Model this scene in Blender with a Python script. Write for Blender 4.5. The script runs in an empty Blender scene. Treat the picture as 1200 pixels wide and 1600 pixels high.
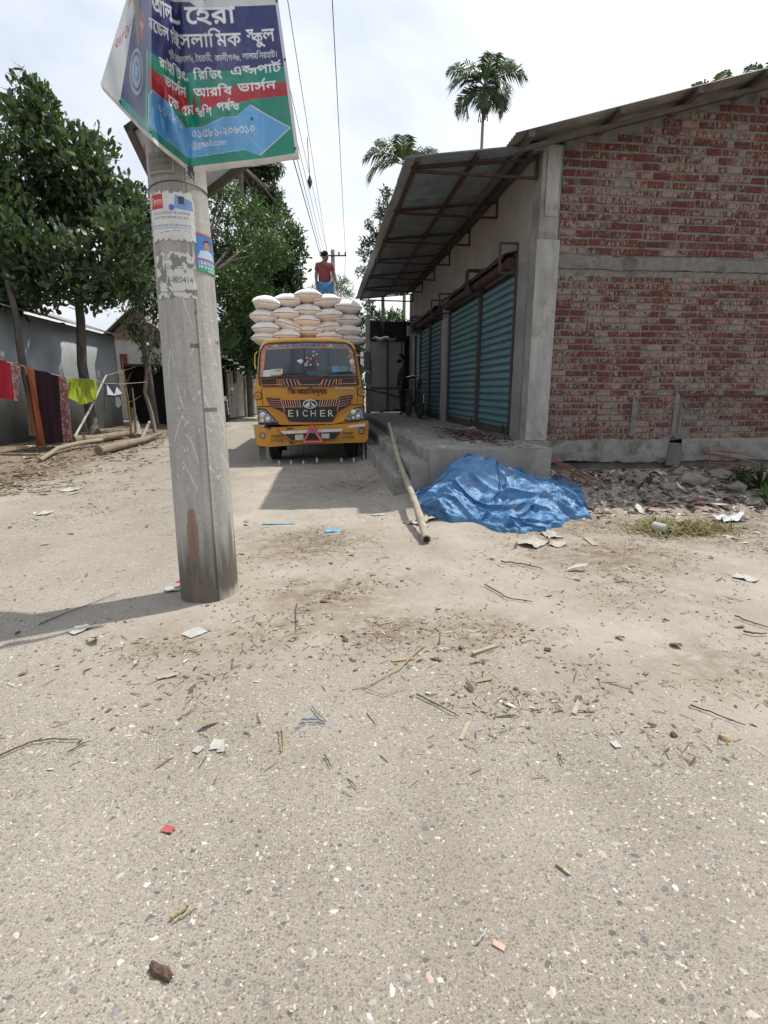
import bpy, bmesh, math, random
import numpy as np
from mathutils import Vector, Matrix
random.seed(7); rng = np.random.default_rng(7)
SC = bpy.context.scene
COL = SC.collection
# ------------------------------------------------------------------ camera
FPX = 820.0; TH = math.radians(13.0456); YAW = math.radians(6.4394); EYE = 1.4
CF = Vector((math.sin(YAW)*math.cos(TH), math.cos(YAW)*math.cos(TH), -math.sin(TH)))
CR = Vector((math.cos(YAW), -math.sin(YAW), 0))
CU = Vector((math.sin(YAW)*math.sin(TH), math.cos(YAW)*math.sin(TH), math.cos(TH)))
cam = bpy.data.cameras.new('camera'); camo = bpy.data.objects.new('camera', cam); COL.objects.link(camo)
cam.sensor_fit = 'VERTICAL'; cam.sensor_height = 36.0; cam.sensor_width = 27.0
cam.lens = FPX/1600*36.0; cam.clip_start = .05; cam.clip_end = 2000
camo.matrix_world = Matrix(((CR.x, CU.x, -CF.x, 0), (CR.y, CU.y, -CF.y, 0), (CR.z, CU.z, -CF.z, EYE), (0, 0, 0, 1)))
SC.camera = camo
# ------------------------------------------------------------------ light
TO_SUN = Vector((.45, .195, 1.0)).normalized()
SUN_EL = math.asin(TO_SUN.z); SUN_AZ = math.atan2(TO_SUN.x, TO_SUN.y)   # from +Y towards +X
sl = bpy.data.lights.new('sun', 'SUN'); sl.energy = 4.5; sl.angle = math.radians(.7); sl.color = (1, .955, .88)
so = bpy.data.objects.new('sun', sl); COL.objects.link(so)
so.rotation_euler = (-TO_SUN).to_track_quat('-Z', 'Y').to_euler(); so.location = (20, 20, 40)
W = bpy.data.worlds.new('World'); SC.world = W; W.use_nodes = True
nt = W.node_tree; nt.nodes.clear()
def N(t, ty, **kw):
    n = t.nodes.new(ty)
    for k, v in kw.items():
        if k.startswith('i_'):
            kk = k[2:]
            n.inputs[int(kk) if kk.isdigit() else kk].default_value = v
        else: setattr(n, k, v)
    return n
sky = N(nt, 'ShaderNodeTexSky', sky_type='NISHITA', sun_disc=False, sun_elevation=SUN_EL, sun_rotation=SUN_AZ,
        air_density=1.2, dust_density=2.5, ozone_density=1.5)
bg1 = N(nt, 'ShaderNodeBackground', i_Strength=.13)
bg2 = N(nt, 'ShaderNodeBackground', i_Strength=1.0)
tc = N(nt, 'ShaderNodeTexCoord')
mp = N(nt, 'ShaderNodeMapping'); mp.inputs['Scale'].default_value = (1, 1, 2.2)
nz = N(nt, 'ShaderNodeTexNoise', i_Scale=1.5, i_Detail=6, i_Roughness=.55, i_Distortion=.3)
rp = N(nt, 'ShaderNodeValToRGB'); rp.color_ramp.elements[0].position = .30; rp.color_ramp.elements[0].color = (.55,)*3+(1,)
rp.color_ramp.elements[1].position = .66; rp.color_ramp.elements[1].color = (1, 1, 1, 1)
cr = N(nt, 'ShaderNodeValToRGB'); cr.color_ramp.elements[0].position = .3; cr.color_ramp.elements[0].color = (.66, .745, .92, 1)
cr.color_ramp.elements[1].position = .62; cr.color_ramp.elements[1].color = (.93, .96, 1.0, 1)
# thin cloud is brighter towards the sun
dt = N(nt, 'ShaderNodeVectorMath', operation='DOT_PRODUCT'); dt.inputs[1].default_value = TO_SUN
mr = N(nt, 'ShaderNodeMapRange', i_1=.1, i_2=.95, i_3=.98, i_4=1.25)
mul = N(nt, 'ShaderNodeVectorMath', operation='SCALE')
mx = N(nt, 'ShaderNodeMixShader'); out = N(nt, 'ShaderNodeOutputWorld')
L = nt.links.new
L(tc.outputs['Generated'], mp.inputs[0]); L(mp.outputs[0], nz.inputs['Vector']); L(nz.outputs[0], rp.inputs[0]); L(nz.outputs[0], cr.inputs[0])
L(tc.outputs['Generated'], dt.inputs[0]); L(dt.outputs['Value'], mr.inputs[0]); L(cr.outputs[0], mul.inputs[0]); L(mr.outputs[0], mul.inputs['Scale'])
L(sky.outputs[0], bg1.inputs[0]); L(mul.outputs[0], bg2.inputs[0]); L(rp.outputs[0], mx.inputs[0])
L(bg1.outputs[0], mx.inputs[1]); L(bg2.outputs[0], mx.inputs[2]); L(mx.outputs[0], out.inputs[0])
SC.view_settings.view_transform = 'Standard'; SC.view_settings.look = 'None'
SC.view_settings.exposure = .07; SC.view_settings.gamma = 1; SC.view_settings.use_curve_mapping = False
SC.render.engine = 'CYCLES'; SC.cycles.max_bounces = 6; SC.cycles.transparent_max_bounces = 8

# ------------------------------------------------------------------ survey helpers (photo measurements -> metres)
def ray(px, py): return CF + CR*((px-600)/FPX) + CU*(-(py-800)/FPX)
def _at(px, py, ax, v):
    r = ray(px, py); o = Vector((0, 0, EYE)); return o + r*((v-o[ax])/r[ax])
def onY(px, py, v): return _at(px, py, 1, v)
def onX(px, py, v): return _at(px, py, 0, v)
def onZ(px, py, v=0.): return _at(px, py, 2, v)
def deep(px, py, d): return Vector((0, 0, EYE)) + ray(px, py)*d
# ------------------------------------------------------------------ noise in numpy
_T = rng.random((64, 64, 64))
def vnoise(x, y, z=0.):
    x, y, z = np.broadcast_arrays(np.asarray(x, float), np.asarray(y, float), np.asarray(z, float))
    xi, yi, zi = np.floor(x).astype(int), np.floor(y).astype(int), np.floor(z).astype(int)
    fx, fy, fz = x-xi, y-yi, z-zi
    fx, fy, fz = (f*f*(3-2*f) for f in (fx, fy, fz))
    def g(a, b, c): return _T[(xi+a) & 63, (yi+b) & 63, (zi+c) & 63]
    r = 0
    for a in (0, 1):
        for b in (0, 1):
            for c in (0, 1):
                r = r + g(a, b, c)*(fx if a else 1-fx)*(fy if b else 1-fy)*(fz if c else 1-fz)
    return r
def fbm(x, y, z=0., o=4):
    r = 0; a = .5; s = 1.
    for k in range(o):
        r = r + a*vnoise(np.asarray(x)*s+k*7.3, np.asarray(y)*s+k*3.1, np.asarray(z)*s+k*5.7); a *= .5; s *= 2.03
    return r/(1-.5**o)
def sstep(a, b, x): t = np.clip((np.asarray(x, float)-a)/(b-a), 0, 1); return t*t*(3-2*t)
# ------------------------------------------------------------------ object helpers
def tag(o, label=None, cat=None, group=None, kind=None):
    if label: o['label'] = label
    if cat: o['category'] = cat
    if group: o['group'] = group
    if kind: o['kind'] = kind
    return o
def thing(name, label, cat, loc=(0, 0, 0), rz=0., group=None):
    o = bpy.data.objects.new(name, None); o.empty_display_size = .2; COL.objects.link(o)
    o.location = loc; o.rotation_euler = (0, 0, rz)
    return tag(o, label, cat, group)
def origin(o):
    v = Vector((0, 0, 0))
    while o is not None: v += o.location; o = o.parent
    return v
def link(name, me, parent=None, loc=None):
    o = bpy.data.objects.new(name, me); COL.objects.link(o)
    if parent is not None: o.parent = parent
    if loc is not None: o.location = loc
    return o
def copy_tree(o, parent=None):
    c = o.copy(); COL.objects.link(c)
    if parent is not None: c.parent = parent; c.matrix_parent_inverse = o.matrix_parent_inverse.copy()
    for ch in list(o.children): copy_tree(ch, c)
    return c
class MB:
    def __init__(s): s.v = []; s.f = []; s.c = None
    def add(s, vs, fs):
        n = len(s.v); s.v += [tuple(v) for v in vs]; s.f += [tuple(i+n for i in f) for f in fs]; return s
    def box(s, a, b, jit=0.):
        x0, y0, z0 = a; x1, y1, z1 = b
        vs = [(x, y, z) for z in (z0, z1) for y in (y0, y1) for x in (x0, x1)]
        if jit: vs = [tuple(c+random.uniform(-jit, jit) for c in v) for v in vs]
        return s.add(vs, [(0, 2, 3, 1), (4, 5, 7, 6), (0, 1, 5, 4), (2, 6, 7, 3), (0, 4, 6, 2), (1, 3, 7, 5)])
    def bar(s, p, q, w, h=None, up=(0, 0, 1)):
        p = Vector(p); q = Vector(q); h = h or w; d = (q-p).normalized(); u = Vector(up)
        if abs(d.dot(u)) > .95: u = Vector((0, 1, 0))
        r = d.cross(u).normalized()*w/2; t = r.cross(d).normalized()*h/2
        vs = [p-r-t, p+r-t, p+r+t, p-r+t, q-r-t, q+r-t, q+r+t, q-r+t]
        return s.add(vs, [(0, 1, 2, 3), (7, 6, 5, 4), (0, 4, 5, 1), (1, 5, 6, 2), (2, 6, 7, 3), (3, 7, 4, 0)])
    def tube(s, pts, rad, n=8, cap=True, flat=1.):
        pts = [Vector(p) for p in pts]; m = len(pts)
        if not hasattr(rad, '__len__'): rad = [rad]*m
        base = len(s.v); prev = None
        for i, p in enumerate(pts):
            d = (pts[min(i+1, m-1)]-pts[max(i-1, 0)])
            d = d.normalized() if d.length > 1e-9 else Vector((0, 0, 1))
            if prev is None:
                u = Vector((0, 0, 1)) if abs(d.z) < .9 else Vector((1, 0, 0))
                r = d.cross(u).normalized()
            else: r = (prev - d*prev.dot(d)).normalized()
            prev = r; t = d.cross(r)
            for k in range(n):
                a = 2*math.pi*k/n
                s.v.append(tuple(p + (r*math.cos(a)+t*math.sin(a)*flat)*rad[i]))
        for i in range(m-1):
            for k in range(n):
                a = base+i*n+k; b = base+i*n+(k+1) % n
                s.f.append((a, b, b+n, a+n))
        if cap:
            s.f.append(tuple(base+k for k in range(n))[::-1]); s.f.append(tuple(base+(m-1)*n+k for k in range(n)))
        return s
    def lathe(s, prof, c=(0, 0, 0), n=16, axis='Z'):
        b = len(s.v)
        for r, z in prof:
            for k in range(n):
                a = 2*math.pi*k/n; p = (r*math.cos(a), r*math.sin(a), z)
                if axis == 'Y': p = (p[0], p[2], p[1])
                if axis == 'X': p = (p[2], p[0], p[1])
                s.v.append((p[0]+c[0], p[1]+c[1], p[2]+c[2]))
        for i in range(len(prof)-1):
            for k in range(n):
                a = b+i*n+k; d = b+i*n+(k+1) % n; s.f.append((a, d, d+n, a+n))
        s.f.append(tuple(b+k for k in range(n))[::-1]); s.f.append(tuple(b+(len(prof)-1)*n+k for k in range(n)))
        return s
    def prismY(s, pts, y0, y1):           # polygon in XZ extruded along Y
        n = len(pts); b = len(s.v)
        s.v += [(x, y0, z) for x, z in pts]+[(x, y1, z) for x, z in pts]
        s.f += [tuple(b+i for i in range(n)), tuple(b+n+i for i in range(n))[::-1]]
        s.f += [(b+i, b+n+i, b+n+(i+1) % n, b+(i+1) % n) for i in range(n)]
        return s
    def prismX(s, pts, x0, x1):
        n = len(pts); b = len(s.v)
        s.v += [(x0, y, z) for y, z in pts]+[(x1, y, z) for y, z in pts]
        s.f += [tuple(b+i for i in range(n)), tuple(b+n+i for i in range(n))[::-1]]
        s.f += [(b+i, b+n+i, b+n+(i+1) % n, b+(i+1) % n) for i in range(n)]
        return s
    def grid(s, P):                        # P: array (m,n,3)
        m, n = P.shape[:2]; b = len(s.v)
        s.v += [tuple(v) for v in P.reshape(-1, 3)]
        s.f += [(b+i*n+j, b+i*n+j+1, b+(i+1)*n+j+1, b+(i+1)*n+j) for i in range(m-1) for j in range(n-1)]
        return s
    def mesh(s, name, mat, off=(0, 0, 0), smooth=False, fix=True):
        me = bpy.data.meshes.new(name); o = Vector(off)
        me.from_pydata([tuple(Vector(v)-o) for v in s.v], [], s.f)
        if mat: me.materials.append(mat)
        if fix:
            bm = bmesh.new(); bm.from_mesh(me); bmesh.ops.recalc_face_normals(bm, faces=bm.faces); bm.to_mesh(me); bm.free()
        if smooth:
            me.shade_smooth()
            if smooth != 'all': me.set_sharp_from_angle(angle=math.radians(40))
        return me
    def build(s, name, mat, parent=None, smooth=False, bevel=0., seg=2, fix=True):
        off = origin(parent) if parent is not None else (0, 0, 0)
        me = s.mesh(name, mat, off, smooth, fix); o = link(name, me, parent)
        if bevel:
            b = o.modifiers.new('bevel', 'BEVEL'); b.width = bevel; b.segments = seg; b.limit_method = 'ANGLE'
        return o
def fastmesh(name, V, F, mat=None, var=None, smooth=False, colors=None):
    """V (n,3), F (m,k) arrays -> mesh"""
    me = bpy.data.meshes.new(name); V = np.asarray(V, np.float32); F = np.asarray(F, np.int32); k = F.shape[1]
    me.vertices.add(len(V)); me.vertices.foreach_set('co', V.ravel())
    me.loops.add(F.size); me.loops.foreach_set('vertex_index', F.ravel())
    me.polygons.add(len(F)); me.polygons.foreach_set('loop_start', np.arange(0, F.size, k, dtype=np.int32))
    if mat: me.materials.append(mat)
    me.update(calc_edges=True)
    if var is not None:
        a = me.attributes.new('var', 'FLOAT', 'POINT'); a.data.foreach_set('value', np.asarray(var, np.float32))
    if colors is not None:
        a = me.attributes.new('paint', 'FLOAT_COLOR', 'POINT')
        c = np.ones((len(V), 4), np.float32); c[:, :3] = colors; a.data.foreach_set('color', c.ravel())
    if smooth: me.shade_smooth()
    me.validate()
    return me
# ------------------------------------------------------------------ materials
MATS = {}
def srgb(*c): return tuple(((x/255)/12.92 if x/255 <= .04045 else ((x/255+.055)/1.055)**2.4) for x in c)+(1,)
def ramp(t, fac, stops, interp='LINEAR'):
    r = t.nodes.new('ShaderNodeValToRGB'); r.color_ramp.interpolation = interp
    els = r.color_ramp.elements
    while len(els) < len(stops): els.new(.5)
    for e, (p, c) in zip(els, stops):
        e.position = p; e.color = c if len(c) == 4 else tuple(c)+(1,)
    t.links.new(fac, r.inputs[0]); return r.outputs[0]
def noise(t, vec, scale, detail=4, rough=.55, dist=0., stretch=None):
    if stretch is not None:
        m = N(t, 'ShaderNodeMapping'); m.inputs['Scale'].default_value = stretch; t.links.new(vec, m.inputs[0]); vec = m.outputs[0]
    n = N(t, 'ShaderNodeTexNoise', i_Scale=scale, i_Detail=detail, i_Roughness=rough, i_Distortion=dist); t.links.new(vec, n.inputs['Vector'])
    return n.outputs[0]
def mixc(t, fac, a, b, mode='MIX'):
    m = N(t, 'ShaderNodeMix', data_type='RGBA', blend_type=mode)
    for sock, v in ((m.inputs[0], fac), (m.inputs[6], a), (m.inputs[7], b)):
        if hasattr(v, 'links'): t.links.new(v, sock)
        else: sock.default_value = v
    return m.outputs[2]
def math_(t, op, a, b=0., clamp=False):
    m = N(t, 'ShaderNodeMath', operation=op, use_clamp=clamp)
    for i, v in enumerate((a, b)):
        if hasattr(v, 'links'): t.links.new(v, m.inputs[i])
        else: m.inputs[i].default_value = v
    return m.outputs[0]
def base(name, rough=.8, metal=0., spec=.5):
    m = bpy.data.materials.new(name); m.use_nodes = True; t = m.node_tree; b = t.nodes['Principled BSDF']
    b.inputs['Roughness'].default_value = rough; b.inputs['Metallic'].default_value = metal
    b.inputs['Specular IOR Level'].default_value = spec
    g = t.nodes.new('ShaderNodeNewGeometry'); MATS[name] = m
    return m, t, b, g.outputs['Position']
def bump(t, b, h, strength=.4, dist=.01):
    n = N(t, 'ShaderNodeBump', i_Strength=strength, i_Distance=dist); t.links.new(h, n.inputs['Height']); t.links.new(n.outputs[0], b.inputs['Normal'])
def simple(name, c1, c2=None, rough=.8, metal=0., scale=4., lo=.35, hi=.65, bs=30., bstr=.3, bdist=.004, stretch=None, spec=.5, dirt=None, dscale=1.5, dlo=.5, dhi=.7):
    m, t, b, P = base(name, rough, metal, spec)
    c2 = c2 or tuple(x*.8 for x in c1[:3])+(1,)
    col = ramp(t, noise(t, P, scale, 6, .6, 0, stretch), [(lo, c1), (hi, c2)])
    if dirt:
        f = ramp(t, noise(t, P, dscale, 8, .68, .3), [(dlo, (0, 0, 0, 1)), (dhi, (1, 1, 1, 1))])
        col = mixc(t, f, col, dirt)
    t.links.new(col, b.inputs['Base Color'])
    if bstr: bump(t, b, noise(t, P, bs, 5, .6, 0, stretch), bstr, bdist)
    return m
def leafmat(name, c1, c2, c3, trans=.35):
    m, t, b, P = base(name, .42, 0, .5)
    a = N(t, 'ShaderNodeAttribute', attribute_name='var')
    col = ramp(t, a.outputs['Fac'], [(0., c1), (.55, c2), (1., c3)])
    t.links.new(col, b.inputs['Base Color'])
    tr = N(t, 'ShaderNodeBsdfTranslucent'); t.links.new(mixc(t, .4, col, (.12, .22, .03, 1), 'MIX'), tr.inputs[0])
    mx = N(t, 'ShaderNodeMixShader', i_0=trans); o = t.nodes['Material Output']
    t.links.new(b.outputs[0], mx.inputs[1]); t.links.new(tr.outputs[0], mx.inputs[2]); t.links.new(mx.outputs[0], o.inputs[0])
    return m
def paintmat(name, rough=.4, bstr=0.):
    m, t, b, P = base(name, rough)
    a = N(t, 'ShaderNodeAttribute', attribute_name='paint')
    col = mixc(t, ramp(t, noise(t, P, 9, 6, .65), [(.45, (0, 0, 0, 1)), (.75, (.3, .3, .3, 1))]), a.outputs['Color'], (.22, .2, .17, 1))
    t.links.new(col, b.inputs['Base Color'])
    if bstr: bump(t, b, noise(t, P, 40, 3), bstr, .003)
    return m
def flatmat(name, c, rough=.6, metal=0., spec=.5):
    m, t, b, P = base(name, rough, metal, spec)
    col = ramp(t, noise(t, P, 14, 5, .6), [(.3, c), (.75, tuple(x*.72 for x in c[:3])+(1,))])
    t.links.new(col, b.inputs['Base Color']); return m
# ------------------------------------------------------------------ lettering raster (flat print)
_gc = {}
def _edges(c, o):
    bpy.context.view_layer.update(); me = o.to_mesh(); out = []
    if me is not None:
        co = [v.co.copy() for v in me.vertices]
        for p in me.polygons:
            vs = list(p.vertices); n = len(vs)
            if n != 4 or sum(co[k].z > 0 for k in vs) != 2: continue
            for k in range(n):
                a, b = vs[k], vs[(k+1) % n]
                if co[a].z > 0 and co[b].z > 0: out.append((co[a][:2], co[b][:2]))
        o.to_mesh_clear()
    E = np.array(out).reshape(-1, 2, 2)
    return E, (E[..., 0].max() if len(E) else 0.)
def glyph(ch):
    if ch in _gc: return _gc[ch]
    c = bpy.data.curves.new('g', 'FONT'); c.size = 1; c.resolution_u = 3; c.extrude = .1
    o = bpy.data.objects.new('g', c); COL.objects.link(o)
    c.body = ch; E, _ = _edges(c, o); c.body = ch+'।'; _, w2 = _edges(c, o); c.body = '।'; _, w1 = _edges(c, o)
    bpy.data.objects.remove(o); bpy.data.curves.remove(c)
    _gc[ch] = (E, w2-w1); return _gc[ch]
def text_edges(s):
    """visual-order text; {ab} = tight conjunct, ^ = stroke over the letter before"""
    out = []; x = 0.; i = 0
    def put(ch, x, sx=1., sy=1., dy=0.):
        E, adv = glyph(ch)
        if len(E):
            p = E.copy(); p[..., 0] = p[..., 0]*sx+x; p[..., 1] = p[..., 1]*sy+dy; out.append(p)
        return adv*sx
    while i < len(s):
        ch = s[i]
        if ch == '{':
            j = s.index('}', i); a, b = s[i+1], s[i+2]
            w = put(a, x, .62, .8, .16); x += w*.8; x += put(b, x, .78, .8, -.04); i = j+1
            continue
        if ch == '^':
            q = np.array([[x-.22, .70], [x-.15, .66], [x+.03, .92], [x-.05, .95]]); out.append(np.stack([q, np.roll(q, -1, 0)], 1)); i += 1; continue
        x += put(ch, x); i += 1
    return (np.concatenate(out) if out else np.zeros((0, 2, 2))), x
def raster_edges(E, w, h):
    ss = 3; Wn = np.zeros((h*ss, w*ss+1), np.int32)
    for (x0, y0), (x1, y1) in E*ss:
        if y0 == y1: continue
        sg = 1 if y1 > y0 else -1
        if sg < 0: x0, y0, x1, y1 = x1, y1, x0, y0
        r = np.arange(max(math.ceil(y0-.5), 0), min(math.ceil(y1-.5), h*ss))
        if len(r) == 0: continue
        xs = np.clip(np.ceil(x0+(r+.5-y0)*(x1-x0)/(y1-y0)-.5), 0, w*ss).astype(int)
        np.add.at(Wn, (r, xs), sg)
    im = np.cumsum(Wn, 1)[:, :-1] != 0
    return im.reshape(h, ss, w, ss).mean((1, 3))
def raster(T, w, h):
    """triangles in pixel units (y down) -> coverage"""
    ss = 2; im = np.zeros((h*ss, w*ss), bool)
    for t in T*ss:
        x0, y0 = np.floor(t.min(0)).astype(int); x1, y1 = np.ceil(t.max(0)).astype(int)
        x0, y0 = max(x0, 0), max(y0, 0); x1, y1 = min(x1+1, w*ss), min(y1+1, h*ss)
        if x1 <= x0 or y1 <= y0: continue
        X, Y = np.meshgrid(np.arange(x0, x1)+.5, np.arange(y0, y1)+.5)
        a, b, c = t
        d = (b[0]-a[0])*(c[1]-a[1])-(b[1]-a[1])*(c[0]-a[0])
        if abs(d) < 1e-9: continue
        w1 = ((b[0]-X)*(c[1]-Y)-(b[1]-Y)*(c[0]-X))/d; w2 = ((c[0]-X)*(a[1]-Y)-(c[1]-Y)*(a[0]-X))/d
        im[y0:y1, x0:x1] |= (w1 >= -.01) & (w2 >= -.01) & (1-w1-w2 >= -.01)
    return im.reshape(h, ss, w, ss).mean((1, 3))
def draw_text(img, s, x, y, size, color, width=None, shear=0., bold=0):
    """baseline at y, letter size in px, optional forced width"""
    T, adv = text_edges(s)
    if not len(T): return
    sx = (width/adv) if width else size
    Q = np.empty_like(T); Q[..., 0] = x+T[..., 0]*sx; Q[..., 1] = y-T[..., 1]*size+shear*(Q[..., 0]-x)
    m = raster_edges(Q, img.shape[1], img.shape[0])
    for k in range(bold): m = np.maximum(m, np.maximum(np.roll(m, 1, 1), np.roll(m, 1, 0)))
    img[...] = img*(1-m[..., None])+np.array(color[:3])*m[..., None]
def fill(img, x0, y0, x1, y1, c): img[max(int(y0), 0):int(y1), max(int(x0), 0):int(x1)] = c[:3]
def poly(img, pts, c):
    p = np.array(pts, float); T = np.array([[p[0], p[i], p[i+1]] for i in range(1, len(p)-1)])
    m = raster(T, img.shape[1], img.shape[0]); img[...] = img*(1-m[..., None])+np.array(c[:3])*m[..., None]
def ell(img, cx, cy, rx, ry, c, w=None):
    Y, X = np.mgrid[0:img.shape[0], 0:img.shape[1]]
    d = np.sqrt(((X-cx)/rx)**2+((Y-cy)/ry)**2); m = d < 1
    if w: m &= d > 1-w
    img[m] = c[:3]
def sheet_mesh(name, img, P, mat, smooth=True):
    """P(u,v)->(m,n,3) positions for image pixels corners"""
    h, w = img.shape[:2]; V = P.reshape(-1, 3)
    i, j = np.meshgrid(np.arange(h-1), np.arange(w-1), indexing='ij'); a = (i*w+j).ravel()
    F = np.stack([a, a+w, a+w+1, a+1], 1)
    return fastmesh(name, V, F, mat, None, smooth, img.reshape(-1, 3))
def decal(name, s, p0, du, dv, nx, ny, mat, parent, bold=0):
    """lettering built as thin raised cells: p0 lower left, du right vector, dv up vector"""
    T, adv = text_edges(s)
    mn = T.reshape(-1, 2).min(0); mxx = T.reshape(-1, 2).max(0)
    Q = (T-mn)/(mxx-mn); Q[..., 0] *= nx; Q[..., 1] = (1-Q[..., 1])*ny
    m = raster_edges(Q, nx, ny) > .45
    for k in range(bold): m = m | np.roll(m, 1, 1) | (np.roll(m, 1, 0) if k else m)
    p0 = Vector(p0); du = Vector(du); dv = Vector(dv); mb = MB()
    for j in range(ny):
        i = 0
        while i < nx:
            if m[j, i]:
                k = i
                while k < nx and m[j, k]: k += 1
                a, b = i/nx, k/nx; c, d = 1-(j+1)/ny, 1-j/ny
                mb.add([p0+du*a+dv*c, p0+du*b+dv*c, p0+du*b+dv*d, p0+du*a+dv*d], [(0, 1, 2, 3)]); i = k
            else: i += 1
    return mb.build(name, mat, parent, fix=False)
# ================================================================== GROUND
def gh(x, y):
    x = np.asarray(x, float); y = np.asarray(y, float)
    h = (fbm(x*.55, y*.55, 3, 3)-.5)*.05*sstep(60, 20, np.abs(y))
    dirt = pavedness(x, y)
    h = h + (1-dirt)*((fbm(x*2.7, y*2.7, 1, 4)-.5)*.035+(fbm(x*9, y*9, 2, 3)-.5)*.014)
    h = h + .15*sstep(.45, 1.1, x)*sstep(5.4, 6.5, y)*sstep(40, 25, y)
    h = h + .10*sstep(6.1, 7.1, y)*sstep(2.7, 3.5, x)*sstep(30, 20, y)
    h = h + .10*sstep(-5.6, -7.2, x)*sstep(60, 40, y)
    h = h - .015*np.exp(-((x-(3.0-.35*y))/.25)**2)*(1-dirt)*sstep(5.5, 4, y)
    d = np.hypot(x-2.9, y-2.55); h = h + .03*np.exp(-((d-.75)/.09)**2)*(fbm(x*4, y*4, 9)>.42)*sstep(2.9, 2.5, x)*sstep(3.2, 2.4, y)
    return h
_pl = [(-60, 12), (-9, 5.3), (-5, 5.2), (-3.2, 4.4), (-2.2, 3.3), (-1.2, 2.6), (0, 2.55), (.6, 2.6), (1.2, 2.25), (1.7, 1.75), (2.2, 1.35), (9, .5), (60, -4)]
def pavedness(x, y):
    xs = [p[0] for p in _pl]; ys = [p[1] for p in _pl]
    b = np.interp(x, xs, ys)
    n = (fbm(np.asarray(x)*1.3, np.asarray(y)*1.3, 5, 4)-.5)*1.1
    near = sstep(.45, -.45, y-b+n*.9)
    # worn lane that carries on to the left of the pole and up the street
    cx = np.interp(y, [0, 3, 5, 8, 12, 20, 40], [-2.6, -2.5, -2.55, -2.7, -2.5, -2.2, -2.0])
    wl = np.interp(y, [0, 3, 5, 8, 12, 20, 40], [1.3, 1.1, 1.25, 1.2, 1.2, 1.4, 1.5])
    lane = sstep(.35, -.35, np.abs(x-cx)-wl+n*.8)
    return np.clip(np.maximum(near, lane), 0, 1)
def axis(lo, hi, st, far):
    a = list(np.arange(lo, hi+1e-6, st)); s = st; x = hi
    while x < far: s *= 1.22; x += s; a.append(x)
    s = st; x = lo
    while x > -far: s *= 1.22; x -= s; a.insert(0, x)
    return np.array(a)
gx = axis(-5, 6, .05, 500); gy = axis(.6, 9, .05, 600)
GX, GY = np.meshgrid(gx, gy)
GZ = gh(GX, GY)
m, t, b, P = base('ground_dust', .92, 0, .3)
at_ = N(t, 'ShaderNodeAttribute', attribute_name='var')
att2 = N(t, 'ShaderNodeAttribute', attribute_name='soil')
dust = ramp(t, noise(t, P, 1.7, 8, .62), [(.3, (.30, .262, .212, 1)), (.5, (.375, .335, .28, 1)), (.72, (.44, .40, .34, 1))])
grain = noise(t, P, 160, 3, .7)
dust = mixc(t, ramp(t, grain, [(.35, (.55,)*3+(1,)), (.55, (0, 0, 0, 1))]), dust, (.25, .21, .165, 1))
soilf = math_(t, 'MULTIPLY', att2.outputs['Fac'], ramp(t, noise(t, P, 7, 8, .78), [(.36, (.1, .1, .1, 1)), (.58, (1, 1, 1, 1))]))
dirt = mixc(t, soilf, dust, (.17, .13, .09, 1))
dirt = mixc(t, ramp(t, noise(t, P, 60, 6, .75), [(.62, (0, 0, 0, 1)), (.7, (.7, .7, .7, 1))]), dirt, (.17, .13, .10, 1))
# worn asphalt: stones of several sizes set in pale dust
def stones(scale, lo, hi, seedoff):
    mpn = N(t, 'ShaderNodeMapping'); mpn.inputs['Location'].default_value = (seedoff, seedoff*.7, 0); mpn.inputs['Scale'].default_value = (1, 1.25, 1)
    t.links.new(P, mpn.inputs[0])
    d = N(t, 'ShaderNodeTexNoise', i_Scale=scale*1.3, i_Detail=2.); t.links.new(mpn.outputs[0], d.inputs['Vector'])
    sc_ = N(t, 'ShaderNodeVectorMath', operation='SCALE'); sc_.inputs['Scale'].default_value = .9/scale
    t.links.new(d.outputs['Color'], sc_.inputs[0])
    ad = N(t, 'ShaderNodeVectorMath', operation='ADD'); t.links.new(mpn.outputs[0], ad.inputs[0]); t.links.new(sc_.outputs[0], ad.inputs[1])
    v = N(t, 'ShaderNodeTexVoronoi', voronoi_dimensions='2D', i_Scale=scale, i_Randomness=1.)
    t.links.new(ad.outputs[0], v.inputs['Vector'])
    sp = N(t, 'ShaderNodeSeparateColor'); t.links.new(v.outputs['Color'], sp.inputs[0])
    thr = N(t, 'ShaderNodeMapRange', i_1=0., i_2=1., i_3=lo, i_4=hi); t.links.new(sp.outputs[1], thr.inputs[0])
    mk = math_(t, 'LESS_THAN', v.outputs['Distance'], thr.outputs[0])
    return mk, sp.outputs[0], sp.outputs[2]
binder = ramp(t, noise(t, P, 2.3, 8, .65), [(.3, (.315, .278, .222, 1)), (.7, (.40, .357, .29, 1))])
binder = mixc(t, ramp(t, noise(t, P, 240, 3, .7), [(.36, (.7, .7, .7, 1)), (.52, (0, 0, 0, 1))]), binder, (.17, .152, .13, 1))
mk1, c1, k1 = stones(85, .12, .40, 3.)
mk2, c2, k2 = stones(30, -.22, .30, 11.)
mk0, c0, k0 = stones(210, .1, .42, 7.)
pal = [(0, (.085, .08, .078, 1)), (.16, (.15, .145, .138, 1)), (.40, (.21, .20, .185, 1)), (.64, (.33, .305, .265, 1)), (.84, (.27, .21, .165, 1)), (.90, (.46, .44, .40, 1)), (.975, (.68, .67, .63, 1))]
asph = mixc(t, math_(t, 'MULTIPLY', mk0, .75), binder, ramp(t, c0, pal, 'CONSTANT'))
asph = mixc(t, math_(t, 'MULTIPLY', mk1, .72), asph, ramp(t, c1, pal, 'CONSTANT'))
asph = mixc(t, math_(t, 'MULTIPLY', mk2, .8), asph, ramp(t, c2, pal, 'CONSTANT'))
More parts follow.
